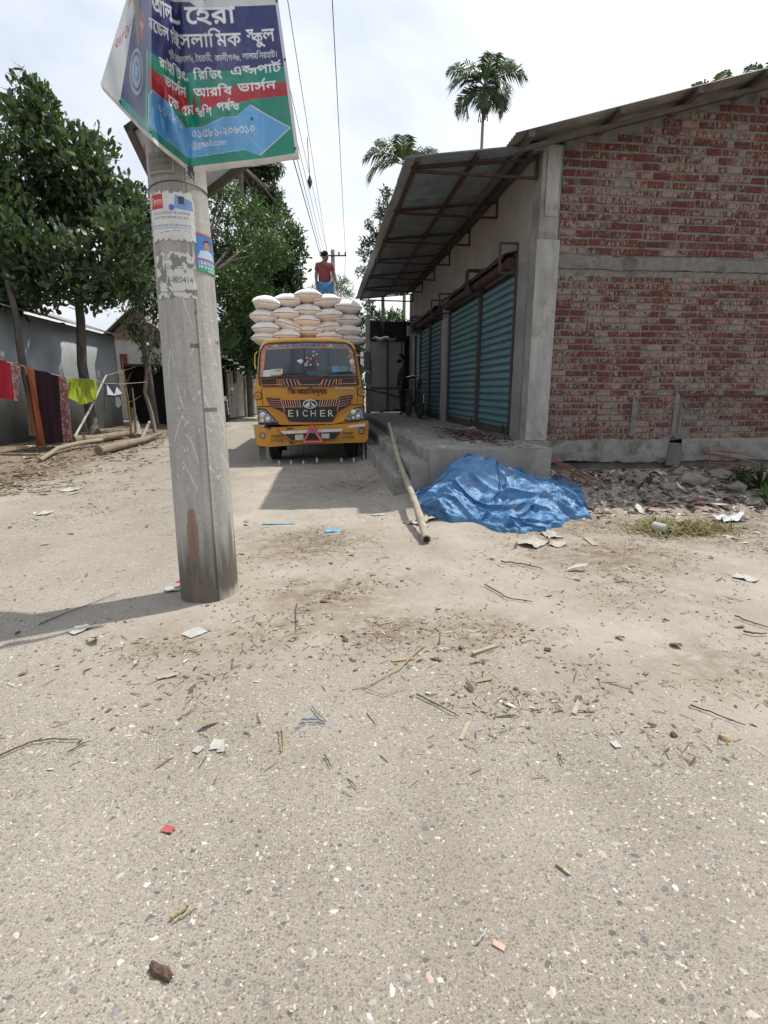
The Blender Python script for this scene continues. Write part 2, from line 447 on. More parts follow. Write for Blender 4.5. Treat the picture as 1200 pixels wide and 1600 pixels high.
wear = noise(t, P, .55, 5, .6, .6, (1.6, .5, 1))
asph = mixc(t, ramp(t, wear, [(.35, (.42, .42, .42, 1)), (.62, (0, 0, 0, 1))]), asph, mixc(t, 1., asph, (.66, .64, .60, 1), 'MULTIPLY'))
dustover = ramp(t, noise(t, P, .8, 6, .6), [(.45, (0, 0, 0, 1)), (.8, (.6, .6, .6, 1))])
asph = mixc(t, dustover, asph, dust)
col = mixc(t, at_.outputs['Fac'], dirt, asph)
t.links.new(col, b.inputs['Base Color'])
hh = math_(t, 'ADD', math_(t, 'MULTIPLY', mk1, .25), math_(t, 'MULTIPLY', noise(t, P, 120, 5, .7), .8))
hh = math_(t, 'ADD', hh, math_(t, 'MULTIPLY', noise(t, P, 18, 6, .65), 2.0))
bump(t, b, hh, .8, .007)
GM = m
V = np.stack([GX, GY, GZ], -1).reshape(-1, 3); ny_, nx_ = GX.shape
i, j = np.meshgrid(np.arange(ny_-1), np.arange(nx_-1), indexing='ij'); a = (i*nx_+j).ravel()
me = fastmesh('ground', V, np.stack([a, a+1, a+nx_+1, a+nx_], 1), GM, pavedness(GX, GY).ravel(), True)
def soil_f(x, y):
    s = 0
    for px, py, r, w in [(480, 850, .75, 1), (520, 930, .55, 1), (600, 985, .45, .9), (740, 990, .5, .8), (950, 870, .8, 1), (420, 990, .4, .7), (1000, 920, .7, .5), (800, 1090, .3, .9), (1120, 1040, .4, .7), (1080, 830, .9, .8), (870, 1050, .3, .6), (130, 800, .8, .6), (90, 740, 1.2, .9), (250, 720, 1.6, .8), (1060, 1190, .25, .8), (250, 1010, .4, .7), (330, 1060, .35, .5), (560, 760, .9, .8), (180, 760, 1.3, .8)]:
        p = onZ(px, py); s = np.maximum(s, w*np.exp(-(((x-p.x)**2+((y-p.y)*1.3)**2)/r**2)))
    s = np.maximum(s, .8*sstep(6.3, 7, y)*sstep(2.5, 3.3, x)); s = np.maximum(s, 1.4*sstep(-3.6, -5.4, x+(fbm(x, y, 3)-.5)*1.5)); s = np.maximum(s, .9*sstep(1.2, 2.6, x)*sstep(3.6, 4.6, y)*fbm(x*1.1, y*1.3, 8, 3)*1.5)
    return s
a_ = me.attributes.new('soil', 'FLOAT', 'POINT'); a_.data.foreach_set('value', soil_f(GX, GY).ravel().astype(np.float32))
g_o = link('ground', me); tag(g_o, 'dusty village lane of worn asphalt and pale dirt', kind='structure')
def gz(x, y): return float(gh(np.array([x]), np.array([y]))[0])
def onG(px, py):
    p = onZ(px, py)
    for _ in range(4): p = onZ(px, py, gz(p.x, p.y))
    return p

# ================================================================== BUILDING MATERIALS
CONC = simple('old_concrete', (.29, .275, .25, 1), (.19, .18, .163, 1), .9, scale=3, bs=45, bstr=.5, bdist=.006, dirt=(.10, .095, .085, 1), dscale=2.2, dlo=.52, dhi=.75)
CONCP = simple('pale_concrete', (.36, .35, .325, 1), (.25, .242, .222, 1), .9, scale=5, bs=60, bstr=.5, bdist=.005, dirt=(.17, .16, .145, 1), dscale=3.5, dlo=.56, dhi=.72, stretch=(1.5, 1.5, .5))
PLAST = simple('beige_plaster', (.31, .29, .255, 1), (.24, .225, .2, 1), .92, scale=1.6, bs=40, bstr=.25, bdist=.003, dirt=(.22, .20, .175, 1), dscale=1.1)
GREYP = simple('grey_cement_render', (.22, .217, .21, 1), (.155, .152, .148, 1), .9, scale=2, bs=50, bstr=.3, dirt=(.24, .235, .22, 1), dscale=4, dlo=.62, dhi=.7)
DCONC = simple('dark_concrete', (.16, .15, .14, 1), (.09, .085, .08, 1), .93, scale=4, bs=50, bstr=.6, bdist=.008, dirt=(.24, .23, .21, 1), dscale=5, dlo=.6, dhi=.7)
MORT = simple('mortar', (.205, .192, .173, 1), (.135, .127, .115, 1), .95, scale=14, bs=90, bstr=.9, bdist=.01, dirt=(.075, .07, .062, 1), dscale=3, dlo=.54, dhi=.68)
RUSTS = simple('rusty_steel', (.062, .024, .02, 1), (.028, .016, .015, 1), .75, scale=8, bs=90, bstr=.4, bdist=.002)
BLKS = simple('dark_steel', (.035, .03, .03, 1), (.06, .045, .04, 1), .6, scale=10, bstr=.2)
REBR = simple('red_oxide_rebar', (.30, .12, .08, 1), (.20, .085, .06, 1), .7, scale=20, bstr=.2)
CORR = simple('galvanised_sheet', (.20, .235, .25, 1), (.13, .15, .16, 1), .5, .35, scale=3, bs=20, bstr=.1, dirt=(.17, .15, .13, 1), dscale=1.6, dlo=.55, dhi=.7)
CORD = simple('weathered_sheet', (.24, .23, .21, 1), (.15, .14, .125, 1), .7, .2, scale=3, bs=20, bstr=.15, dirt=(.13, .09, .06, 1), dscale=2, dlo=.5, dhi=.7)
# brick: fired clay with mortar smeared over it
m, t, b, P = base('brick_clay', .93)
a = N(t, 'ShaderNodeAttribute', attribute_name='var'); oi = N(t, 'ShaderNodeObjectInfo')
f = math_(t, 'FRACT', math_(t, 'ADD', a.outputs['Fac'], oi.outputs['Random']))
clay = ramp(t, f, [(0, (.082, .018, .014, 1)), (.3, (.118, .027, .018, 1)), (.55, (.058, .018, .016, 1)), (.75, (.14, .038, .023, 1)), (.92, (.042, .019, .017, 1)), (1, (.18, .075, .04, 1))])
clay = mixc(t, ramp(t, noise(t, P, 30, 5, .6), [(.52, (0, 0, 0, 1)), (.72, (.7, .7, .7, 1))]), clay, (.19, .07, .04, 1))
sm = noise(t, P, 24, 6, .74, .5, (1.5, 1, .62))
sm = math_(t, 'ADD', sm, math_(t, 'MULTIPLY', math_(t, 'SUBTRACT', f, .5), .14))
sep0 = N(t, 'ShaderNodeSeparateXYZ'); t.links.new(P, sep0.inputs[0])
sm = math_(t, 'ADD', sm, math_(t, 'MULTIPLY', math_(t, 'SUBTRACT', noise(t, P, 1.9, 7, .68), .5), .62))
lz = N(t, 'ShaderNodeMapRange', i_1=.7, i_2=2.0, i_3=.045, i_4=.0); t.links.new(sep0.outputs[2], lz.inputs[0]); sm = math_(t, 'ADD', sm, lz.outputs[0])
clay = mixc(t, ramp(t, sm, [(.50, (0, 0, 0, 1)), (.54, (.92, .92, .92, 1))]), clay, ramp(t, noise(t, P, 6, 3), [(.36, (.19, .177, .16, 1)), (.54, (.25, .19, .155, 1)), (.68, (.31, .18, .12, 1))]))
sep = N(t, 'ShaderNodeSeparateXYZ'); t.links.new(P, sep.inputs[0])
t.links.new(clay, b.inputs['Base Color']); bump(t, b, math_(t, 'ADD', noise(t, P, 130, 4, .7), sm), .8, .006)
BRICK = m

WX = 2.85; WY = 7.3
bld = thing('brick_shop_building', 'long unplastered red brick shop building with teal roller shutters along its side', 'building', (WX, WY, 0))
def roofz(x): return 4.55+.27*(x-3.232) if x < 6.6 else 4.55+.27*(6.6-3.232)-.27*(x-6.6)
# mortar core of the gable wall
mb = MB()
mb.prismY([(3.155, .68), (5.17, .68), (5.17, 3.0), (3.155, 3.0)], WY+.012, WY+.25)
mb.prismY([(5.25, 1.33), (9.4, 1.33), (9.4, 3.0), (5.25, 3.0)], WY+.012, WY+.25)
mb.prismY([(5.17, 1.33), (5.25, 1.33), (5.25, 3.0), (5.17, 3.0)], WY+.012, WY+.25)
mb.prismY([(5.17, .68), (9.4, .68), (9.4, 1.33), (5.17, 1.33)], WY+.085, WY+.25)
mb.prismY([(3.155, 3.17), (9.4, 3.17), (9.4, roofz(9.4)-.03), (6.6, roofz(6.6)-.03), (3.155, roofz(3.155)-.03)], WY+.012, WY+.25)
mb.build('mortar_wall', MORT, bld)
# bricks
def brickmesh(l, h, var):
    mb = MB(); d = .06; c = .006; j = .0028
    r = lambda: random.uniform(-j, j)
    fr = [(0, 0), (l, 0), (l, h), (0, h)]
    back = [(x+r(), d, z+r()) for x, z in fr]; mid = [(x+r(), c+r(), z+r()) for x, z in fr]
    inn = [(min(max(x, c*1.2), l-c*1.2)+r(), r()*1.2, min(max(z, c), h-c)+r()) for x, z in fr]
    vs = back+mid+inn
    fs = [(8, 9, 10, 11)]+[(4+i, 4+(i+1) % 4, 8+(i+1) % 4, 8+i) for i in range(4)]+[(i, (i+1) % 4, 4+(i+1) % 4, 4+i) for i in range(4)]
    return mb.add(vs, fs)
bricks = []
def rows(z0, pitch, n, hfrac, xr, zmax):
    for k in range(n):
        z = z0+k*pitch; x = 3.17-random.uniform(0, .2) if k else 3.17
        x = max(x, 3.165)
        first = random.choice([.24, .12, .18, .24])
        while x < xr:
            l = first if first else (.235 if random.random() < .86 else .115)
            l *= random.uniform(.95, 1.04); first = None
            h = pitch*hfrac*random.uniform(.92, 1.05)
            if z+h < zmax(x)-.035 and z+h < zmax(x+l)-.035: bricks.append((x, z+random.uniform(-.004, .004)+.014*(float(vnoise(x*.9, z0+k*.35, 2.))-.5), l-random.uniform(.010, .020), h))
            x += l+random.uniform(0, .006)
rows(.705, .0895, 25, .74, 9.35, lambda x: 3.01+.04)
rows(3.19, .1035, 22, .74, 9.35, lambda x: roofz(x)-.02)
clean = []
for x, z, l, h in bricks:
    oy = 0.
    if z < 1.30:
        if x+l > 5.17 and x < 5.26:
            if x < 5.0: l = 5.165-x
            else: continue
        elif x >= 5.17: oy = .073
    if l < .05: continue
    clean.append((x, z, l, h, oy))
variants = {}
def bkey(l): return round(l/.02)*.02
# what shows largest in the photograph: the nearest bricks inside the frame
inview = [q for q in clean if q[0] < 5.9 + .12*(q[1])]
inview.sort(key=lambda q: -(q[2]*q[3])+(.001*q[0] if q[1] > 3.1 else .004+.001*q[0]))
parts_, rest_ = inview[:300], inview[300:]+[q for q in clean if not (q[0] < 5.9+.12*q[1])]
vm = []
for k in range(10):
    mb_ = brickmesh(1., 1., 0)
pool = {}
for x, z, l, h, oy in parts_:
    kl = (bkey(l), round(h/.006)*.006, random.randrange(3))
    if kl not in pool:
        me_ = brickmesh(kl[0], kl[1], 0).mesh('brick', BRICK)
        aa = me_.attributes.new('var', 'FLOAT', 'POINT'); aa.data.foreach_set('value', np.full(len(me_.vertices), random.random(), np.float32)); pool[kl] = me_
    o = link('brick', pool[kl], bld, (x-WX, oy+random.uniform(-.004, .004), z))
    o.rotation_euler = (0, random.uniform(-.008, .008), 0)
mb = MB(); var = []
for x, z, l, h, oy in rest_:
    q = brickmesh(l, h, 0); v0 = random.random(); dy = oy+random.uniform(-.004, .004)
    q.v = [(v[0]+x-WX, v[1]+dy, v[2]+z) for v in q.v]; n0 = len(mb.v); mb.add(q.v, q.f); var += [v0]*(len(mb.v)-n0)
me_ = mb.mesh('brick_courses', BRICK, (0, 0, 0), fix=False)
aa = me_.attributes.new('var', 'FLOAT', 'POINT'); aa.data.foreach_set('value', np.array(var, np.float32))
tag(link('brick_courses', me_, bld), kind='stuff')
def ragged(x0, x1, z0, z1, amp, n, sd=0, side='both'):
    xs = np.linspace(x0, x1, n); up = (fbm(xs*6+sd, 1.3, sd, 4)-.5)*2*amp; dn = (fbm(xs*6+sd, 7.7, sd, 4)-.5)*2*amp
    top = [(x, z1+(u if side != 'bottom' else 0)) for x, u in zip(xs, up)]
    bot = [(x, z0+d) for x, d in zip(xs, dn)]
    return bot+top[::-1]
def strip(name, x0, x1, z0, z1, amp, n, y0, y1, mat, parent, sd=0, rough=.006):
    """a cast band with uneven edges: a grid with its own relief"""
    xs = np.linspace(x0, x1, n); zs = np.linspace(0, 1, 7)
    up = (fbm(xs*5+sd, 1.3, sd, 5)-.5)*2*amp; dn = (fbm(xs*5+sd, 7.7, sd, 5)-.5)*2*amp
    P_ = np.zeros((n, 9, 3))
    for k in range(9):
        f_ = min(max((k-1)/6, 0), 1); z_ = (z0+dn)*(1-f_)+(z1+up)*f_
        y_ = np.full(n, y1) if k in (0, 8) else y0+(fbm(xs*12, z_*12, sd, 4)-.5)*2*rough+(.006 if k in (1, 7) else 0)
        P_[:, k] = np.stack([xs, y_, z_], -1)
    mb = MB().grid(P_); return mb.build(name, mat, parent, smooth=True)
strip('concrete_band', 3.15, 9.4, 3.0, 3.165, .022, 160, WY-.012, WY+.05, MORT, bld, 3, .012)
LIMW = simple('limewashed_plaster', (.27, .26, .24, 1), (.19, .182, .168, 1), .95, scale=6, bs=30, bstr=.9, bdist=.02, dirt=(.085, .078, .068, 1), dscale=3.2, dlo=.5, dhi=.66)
MB().box((5.168, WY+.06, .70), (5.25, WY+.08, 1.33)).build('joint_shade_strip', DCONC, bld)  # dark strip paints the shade inside the recessed joint
strip('plaster_skirting', 3.13, 5.06, .38, .70, .045, 70, WY-.03, WY+.1, LIMW, bld, 8, .018)
strip('plaster_skirting', 5.30, 9.4, .36, .70, .02, 100, WY+.02, WY+.14, LIMW, bld, 18, .018)
# smears of mortar left proud on the brickwork
for (xa, xb, za, zb, sd) in [(4.44, 4.53, .74, 1.36, 9), (5.09, 5.165, .74, 1.40, 12)]:
    strip('mortar_smear', xa, xb, za, zb, .03, 24, WY-.004, WY+.03, MORT, bld, sd, .012)
mb = MB(); mb.box((3.0, WY+.06, -.2), (9.4, WY+.3, .36)); mb.build('grade_beam', DCONC, bld, bevel=.02)
mb = MB(); mb.box((5.06, WY-.05, .30), (5.26, WY+.2, .64), .012); mb.build('concrete_stub', DCONC, bld, bevel=.012)
# column at the corner
mb = MB(); mb.box((WX+.02, WY-.02, 0), (3.14, WY+.27, 4.46)); mb.build('concrete_column', CONC, bld, bevel=.012)
strip('column_render', 2.845, 3.16, .70, 3.34, .012, 24, WY-.05, WY, CONCP, bld, 21, .006)
strip('column_render', 2.93, 3.10, 3.62, 4.42, .006, 16, WY-.034, WY, CONCP, bld, 31, .004)
strip('column_foot', 2.82, 3.18, .2, .70, .02, 24, WY-.06, WY, CONC, bld, 41, .01)
# long wall with openings
mb = MB(); x0, x1 = WX, WX+.2
ya = [7.55, 7.93, 12.14, 12.86, 15.78, 15.98, 16.62, 17.3]
mb.box((x0, ya[0], 0), (x1, ya[1], 3.16)); mb.box((x0, ya[2], 0), (x1, ya[3], 3.16)); mb.box((x0, ya[4], 0), (x1, ya[5], 3.16)); mb.box((x0, ya[6], 0), (x1, ya[7], 3.16))
mb.box((x0, ya[1], 0), (x1, ya[2], .735)); mb.box((x0, ya[3], 0), (x1, ya[4], .735)); mb.box((x0, ya[5], 0), (x1, ya[6], .735))
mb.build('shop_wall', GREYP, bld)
MB().box((WX, 7.55, 3.16), (WX+.2, 17.3, 4.42)).build('upper_wall', PLAST, bld)
MB().box((WX-.045, 12.3, .69), (WX, 12.78, 3.0)).build('pilaster', CONCP, bld, bevel=.006)
MB().box((WX-.045, 15.81, .69), (WX, 15.96, 3.0)).build('pilaster', CONCP, bld, bevel=.006)
MB().box((WX+.2, 7.55, 0), (9.4, 17.3, .6)).build('floor_slab', DCONC, bld)
MB().box((9.2, 7.55, .6), (9.4, 17.3, 4.7)).build('rear_wall', MORT, bld)
MB().box((WX+.2, 17.1, .6), (9.2, 17.3, 4.4)).build('end_wall', MORT, bld)
# shutters: curtain of curved slats in steel guides
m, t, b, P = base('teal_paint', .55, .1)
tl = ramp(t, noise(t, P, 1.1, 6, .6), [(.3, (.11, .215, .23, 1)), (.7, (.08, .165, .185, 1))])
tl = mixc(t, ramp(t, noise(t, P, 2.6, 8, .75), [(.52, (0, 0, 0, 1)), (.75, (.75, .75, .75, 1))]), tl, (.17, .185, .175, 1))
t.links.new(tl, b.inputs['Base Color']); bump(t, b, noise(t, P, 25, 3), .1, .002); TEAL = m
def slat(y0, y1, h):
    pr = [(0.004, 0), (-.016, .001), (-.018, .010), (-.014, .014), (.035, .016), (.035, .036), (-.006, .037), (-.014, h*.45), (-.012, h*.8), (-.006, h*.95), (.004, h)]
    mb = MB(); n = len(pr)
    vs = [(x, y0, z) for x, z in pr]+[(x, y1, z) for x, z in pr]
    mb.add(vs, [(i, i+1, n+i+1, n+i) for i in range(n-1)]); return mb
def shutter(y0, y1, z0=.745, z1=3.06, n=20, label=None):
    X_ = WX+.03
    fr = MB().box((X_-.06, y0, z0-.02), (X_+.03, y0+.045, z1+.25)).box((X_-.06, y1-.045, z0-.02), (X_+.03, y1, z1+.25)).box((X_-.045, y0+.045, z0-.03), (X_+.02, y1-.045, z0+.02))
    fo = fr.build('shutter', BLKS, bld, bevel=.004)
    h = (z1-z0)/n; me_ = None
    for k in range(n):
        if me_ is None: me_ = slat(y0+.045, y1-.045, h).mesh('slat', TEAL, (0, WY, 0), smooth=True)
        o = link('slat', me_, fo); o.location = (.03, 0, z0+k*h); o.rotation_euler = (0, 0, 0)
    # bottom rail and two bolts
    MB().box((X_-.035, y0+.05, z0+.02), (X_-.022, y1-.05, z0+.09)).build('bottom_rail', BLKS, fo)
    for yy in (y0+.25, y1-.25): MB().box((X_-.065, yy, z0+.03), (X_-.035, yy+.05, z0+.12)).build('bolt', BLKS, fo, bevel=.005)
    return fo
shutter(7.94, 9.74); shutter(9.78, 12.13); shutter(12.88, 14.3, n=20); shutter(14.34, 15.77, n=20); shutter(15.99, 16.61, n=20)
for ya_, yb_ in ((7.93, 12.14), (12.86, 15.78), (15.98, 16.62)): MB().box((WX+.07, ya_, 2.95), (WX+.10, yb_, 3.2)).build('light_gap_plate', BLKS, bld)  # plates added to stop light leaking through above the shutters
# roller drums with brackets above
for y0, y1 in ((7.94, 9.74), (9.8, 12.1), (12.9, 15.7), (16.0, 16.6)):
    mb = MB(); c = (WX-.10, 0, 3.2)
    mb.tube([(WX-.10, y0+.05, 3.2), (WX-.10, y1-.05, 3.2)], .085, 14)
    hb = mb.build('roller_drum', RUSTS, bld, smooth=True)
    mm = MB()
    P_ = np.array([[[WX-.005, y, 3.36+.01*math.sin(y*9)], [WX-.2, y, 3.33+.012*math.sin(y*7)], [WX-.24, y, 3.24]] for y in np.linspace(y0, y1, 14)])
    mm.grid(P_); cv = mm.build('drum_cover', RUSTS, hb); sd_ = cv.modifiers.new('thick', 'SOLIDIFY'); sd_.thickness = .004
    for yy in (y0+.02, y1-.05):
        q = MB(); a_, b_, c_, d_ = (WX-.27, 3.06), (WX-.27, 3.46), (WX-.005, 3.46), (WX-.005, 3.06)
        for (p1, p2) in ((a_, b_), (b_, c_), (c_, d_), (d_, a_)): q.bar((p1[0], yy, p1[1]), (p2[0], yy, p2[1]), .028)
        q.build('drum_bracket', BLKS, hb)
# ---- corrugated sheets
def corr_sheet(xa, za, xb, zb, y0, y1, amp=.013, pitch=.076, th=.0025, nx=5, sag=0.):
    n = max(3, int((y1-y0)/pitch*7)); ys = np.linspace(y0, y1, n); P_ = np.zeros((n, nx, 3))
    for k in range(nx):
        f_ = k/(nx-1); P_[:, k, 0] = xa+(xb-xa)*f_; P_[:, k, 1] = ys
        P_[:, k, 2] = za+(zb-za)*f_+amp*np.sin(2*np.pi*ys/pitch)-sag*math.sin(f_*math.pi)
    return MB().grid(P_)
cn = MB()
CO = 1.08
def cz(x): return 4.39-(WX-x)/(WX-CO)*.23
for x_ in (1.22, 1.98, 2.66): cn.bar((x_, 7.12, cz(x_)-.035), (x_, 17.25, cz(x_)-.035), .045, .05)
canopy = cn.build('canopy', RUSTS, bld)
y = 7.1; k = 0
while y < 17.2:
    y1_ = min(y+.80, 17.35)
    q = corr_sheet(CO-.02*random.random(), cz(CO)+.002+.004*(k % 2), WX+.02, cz(WX)+.002+.004*(k % 2), y, y1_)
    o = q.build('roof_sheet', CORR, canopy, smooth='all', fix=False); so_ = o.modifiers.new('thick', 'SOLIDIFY'); so_.thickness = .0025
    y += .76; k += 1
for k in range(7):
    yy = 7.38+k*1.632
    q = MB(); zl = 4.095; xo = 1.17+.02*random.random()
    q.bar((WX-.015, yy, zl), (WX-.015, yy, cz(WX)-.03), .03); q.bar((WX, yy, zl), (xo, yy, cz(xo)-.06), .032); q.bar((WX-.03, yy, cz(WX)-.075), (xo, yy, cz(xo)-.03), .03)
    q.build('bracket', RUSTS, canopy)
# main roof: sheets on purlins that poke out past the gable
y = 6.76; k = 0; y_end = 17.6
while y < y_end:
    y1_ = min(y+.80, y_end)
    q = corr_sheet(2.32, roofz(2.32)+.03+.004*(k % 2), 6.6, roofz(6.6)+.03+.004*(k % 2), y, y1_, nx=4)
    o = q.build('roof_sheet', CORD, bld, smooth='all', fix=False); o.modifiers.new('thick', 'SOLIDIFY').thickness = .003
    q = corr_sheet(6.6, roofz(6.6)+.03+.004*(k % 2), 9.8, roofz(9.8)+.03+.004*(k % 2), y, y1_, nx=3)
    o = q.build('roof_sheet', CORD, bld, smooth='all', fix=False); o.modifiers.new('thick', 'SOLIDIFY').thickness = .003
    y += .76; k += 1
WOODD = simple('dark_timber', (.07, .055, .045, 1), (.11, .09, .075, 1), .9, scale=6, bstr=.4, stretch=(1, .2, 1))
for x_ in (2.5, 3.6, 4.55, 5.4, 6.4, 7.5, 8.6):
    MB().bar((x_, 6.72, roofz(x_)-.03), (x_, 17.4, roofz(x_)-.03), .07, .07).build('purlin', WOODD, bld)
MB().bar((2.36, 7.0, roofz(2.36)-.085), (6.6, 7.0, roofz(6.6)-.085), .06, .05).build('rafter', WOODD, bld)
# ================================================================== PLATFORM
pf = thing('concrete_platform', 'raised grey concrete platform with two steps in front of the teal shutters', 'platform', (1.28, 6.35, 0))
def slab(name, x0, x1, y0, y1, z0, z1, sd):
    """slab with worn front edges"""
    ys = np.concatenate([np.arange(y0, y0+4, .06), np.linspace(y0+4, y1, 60)]); n = len(ys)
    nz_ = (fbm(ys*4, sd, 0, 4)-.5)*.035; nt_ = (fbm(ys*3, sd, 4, 4)-.5)*.02
    prof = np.zeros((n, 6, 3))
    X_ = [x0+nz_*.7, x0+nz_, x0+nz_+.012, x0+.06+0*nz_, (x0+x1)/2+0*nz_, x1+0*nz_]; Z_ = [z0+0*ys, z1-.02+nt_, z1+nt_*.5, z1+nt_*.2, z1+0*ys, z1+0*ys]
    for k in range(6): prof[:, k] = np.stack([X_[k], ys, Z_[k]], -1)
    mb = MB().grid(prof)
    base_ = len(mb.v); pr = [mb.v[k] for k in range(6)]
    fr = [(p[0], p[1], p[2]) for p in pr]+[(x1, y0, z0)]
    mb.add(fr, [tuple(range(7))]); mb.add([(x1, y0, z0), (x1, y1, z0), (x1, y1, z1), (x1, y0, z1)], [(0, 1, 2, 3)])
    return mb.build(name, CONC, pf)
slab('slab', 1.285, 2.85, 6.35, 17.6, -.1, .69, 2)
slab('step', 1.055, 1.285, 6.37, 17.6, -.1, .52, 5)
slab('step', .845, 1.055, 6.42, 17.6, -.1, .345, 9)
# ================================================================== UTILITY POLE
PX0, PY0 = -.835, 3.63
pole_t = thing('utility_pole', 'thick grey concrete utility pole with torn posters standing in the foreground', 'pole', (PX0, PY0, 0))
def prad(z): return .196-.0115*z
def cyl_hit(px, py, rr=None):
    d = ray(px, py); o = Vector((0, 0, EYE)); R_ = .17
    for _ in range(6):
        ox, oy = o.x-PX0, o.y-PY0
        a = d.x*d.x+d.y*d.y; b_ = 2*(ox*d.x+oy*d.y); c = ox*ox+oy*oy-R_*R_; D = b_*b_-4*a*c
        t_ = (-b_-math.sqrt(max(D, 0)))/(2*a); p = o+d*t_; R_ = prad(p.z)
    return math.atan2(p.x-PX0, -(p.y-PY0)), p.z      # angle 0 faces the camera side (-Y), + towards +X
zmax = 8.6; nz = 700; na = 260
zz_ = np.concatenate([np.linspace(-.15, 3.9, 620), np.linspace(3.93, zmax, 60)]); aa_ = np.linspace(-math.pi, math.pi, na+1)
A_, Z_ = np.meshgrid(aa_, zz_)
seam, _ = cyl_hit(338, 880); s2, _ = cyl_hit(300, 330)
R_ = prad(Z_)+.004*np.exp(-((A_-seam)/.03)**2)+(fbm(A_*3, Z_*2, 1, 3)-.5)*.004
P_ = np.stack([PX0+R_*np.sin(A_), PY0-R_*np.cos(A_), Z_], -1)
cbase = np.array([.40, .385, .355])
img = cbase*(.74+.46*fbm(A_*4, Z_*3, 3, 6))[..., None]*np.array([1.0, .99, .965])
st = fbm(A_*9, Z_*1.1, 6, 4); img *= (1-.12*sstep(.5, .75, st))[..., None]
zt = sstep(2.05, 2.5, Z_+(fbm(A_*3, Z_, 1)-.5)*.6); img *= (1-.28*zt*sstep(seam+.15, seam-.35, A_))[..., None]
damp = sstep(.66, .22, Z_+(fbm(A_*5, Z_*2, 8, 4)-.5)*.6); img = img*(1-.84*damp[..., None])+np.array([.062, .044, .028])*.84*damp[..., None]
sand = sstep(.10, .0, Z_+(fbm(A_*7, Z_*5, 9, 3)-.5)*.12)*sstep(seam-.1, seam+.3, A_); img = img*(1-sand[..., None])+np.array([.42, .37, .3])*sand[..., None]
a0, z0 = cyl_hit(301, 835); e = np.sqrt(((A_-a0)/.22)**2+((Z_-z0)/.20)**2)+(fbm(A_*8, Z_*10, 2)-.5)*.5
img[e < .95] = img[e < .95]*.25+np.array([.24, .12, .075])*.75
e = sstep(.1, .0, np.abs(A_-a0+.02)-.09)*sstep(z0-.75, z0, Z_)*(Z_ < z0)*(fbm(A_*25, Z_*3, 4, 3) > .5); img = img*(1-.5*e[..., None])+np.array([.26, .15, .10])*.5*e[..., None]
sc_ = (fbm(A_*16+Z_*14, Z_*34, 12, 4) > .72)*(fbm(A_*3, Z_*3, 5, 2) > .48)*sstep(.6, .9, Z_)*sstep(2.2, 1.6, Z_)
img = img*(1-.75*sc_[..., None])+np.array([.72, .71, .68])*.75*sc_[..., None]
for k in range(12):     # pale scratches
    ax_, az_ = random.uniform(seam-1.3, seam+.9), random.uniform(.75, 1.9); L_ = random.uniform(.03, .10); sl_ = random.uniform(-2.5, 2.5)
    dd = np.abs((A_-ax_)*.18-(Z_-az_)/max(abs(sl_), .4)*np.sign(sl_)*.5)+.0; m_ = (dd < .0022)*(np.abs(Z_-az_) < L_); img[m_] = [.7, .69, .66]
img[(np.abs(A_-seam+.02) < .03)*(Z_ < 3)] *= .6; img[(np.abs(A_-seam+.03) < .05)*(Z_ > 1.85)*(Z_ < 2.25)*(fbm(A_*9, Z_*9, 3) > .4)] *= .45
for px_, py_, w_ in ((340, 536, .09), (304, 540, .07), (330, 640, .13)):
    a1, z1_ = cyl_hit(px_, py_); img[(np.abs(A_-a1) < w_*2)*(np.abs(Z_-z1_) < .012)] *= .35
m, t, b, P = base('pole_concrete', .88); a = N(t, 'ShaderNodeAttribute', attribute_name='paint')
t.links.new(mixc(t, ramp(t, noise(t, P, 38, 6, .7), [(.3, (.35, .35, .35, 1)), (.6, (0, 0, 0, 1))]), a.outputs['Color'], (.18, .17, .155, 1)), b.inputs['Base Color'])
bump(t, b, math_(t, 'ADD', noise(t, P, 60, 6, .7), noise(t, P, 9, 3, .5)), .55, .006); POLM = m
V = (P_-np.array([PX0, PY0, 0])).reshape(-1, 3); h, w = A_.shape
i, j = np.meshgrid(np.arange(h-1), np.arange(w-1), indexing='ij'); a = (i*w+j).ravel()
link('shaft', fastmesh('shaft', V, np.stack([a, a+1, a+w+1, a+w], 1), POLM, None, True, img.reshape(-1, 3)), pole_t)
for zc in (cyl_hit(300, 290)[1], cyl_hit(300, 366)[1]):
    MB().tube([(PX0+(prad(zc)+.003)*math.sin(q), PY0-(prad(zc)+.003)*math.cos(q), zc+.01*math.sin(q*2+1)) for q in np.linspace(0, 2*math.pi, 40)], .003, 5).build('wire_tie', BLKS, pole_t, smooth=True)
PAPER = paintmat('printed_paper', .7, .2)
def poster(name, img, a0, a1, z0, z1, off, lab=None, tear=0.):
    h, w = img.shape[:2]; A, Z = np.meshgrid(np.linspace(a0, a1, w), np.linspace(z1, z0, h))
    Rr = prad(Z)+off+.0025*fbm(A*9, Z*9, off*900, 3)
    P_ = np.stack([Rr*np.sin(A), -Rr*np.cos(A), Z], -1)
    V = P_.reshape(-1, 3); i, j = np.meshgrid(np.arange(h-1), np.arange(w-1), indexing='ij'); a = (i*w+j).ravel()
    F = np.stack([a, a+w, a+w+1, a+1], 1)
    if tear:
        ed = np.minimum(np.minimum(np.linspace(0, 1, w)[None], 1-np.linspace(0, 1, w)[None])*3, np.minimum(np.linspace(0, 1, h)[:, None], 1-np.linspace(0, 1, h)[:, None])*3)
        keep = (ed+(fbm(A*14, Z*18, off*500, 4)-.5)*tear) > .06; keep = keep[:-1, :-1].ravel(); F = F[keep]
    o = link(name, fastmesh(name, V, F, PAPER, None, True, img.reshape(-1, 3)), pole_t)
    if lab: o['label'] = lab
    return o
def C3(*c): return np.array(srgb(*c)[:3])
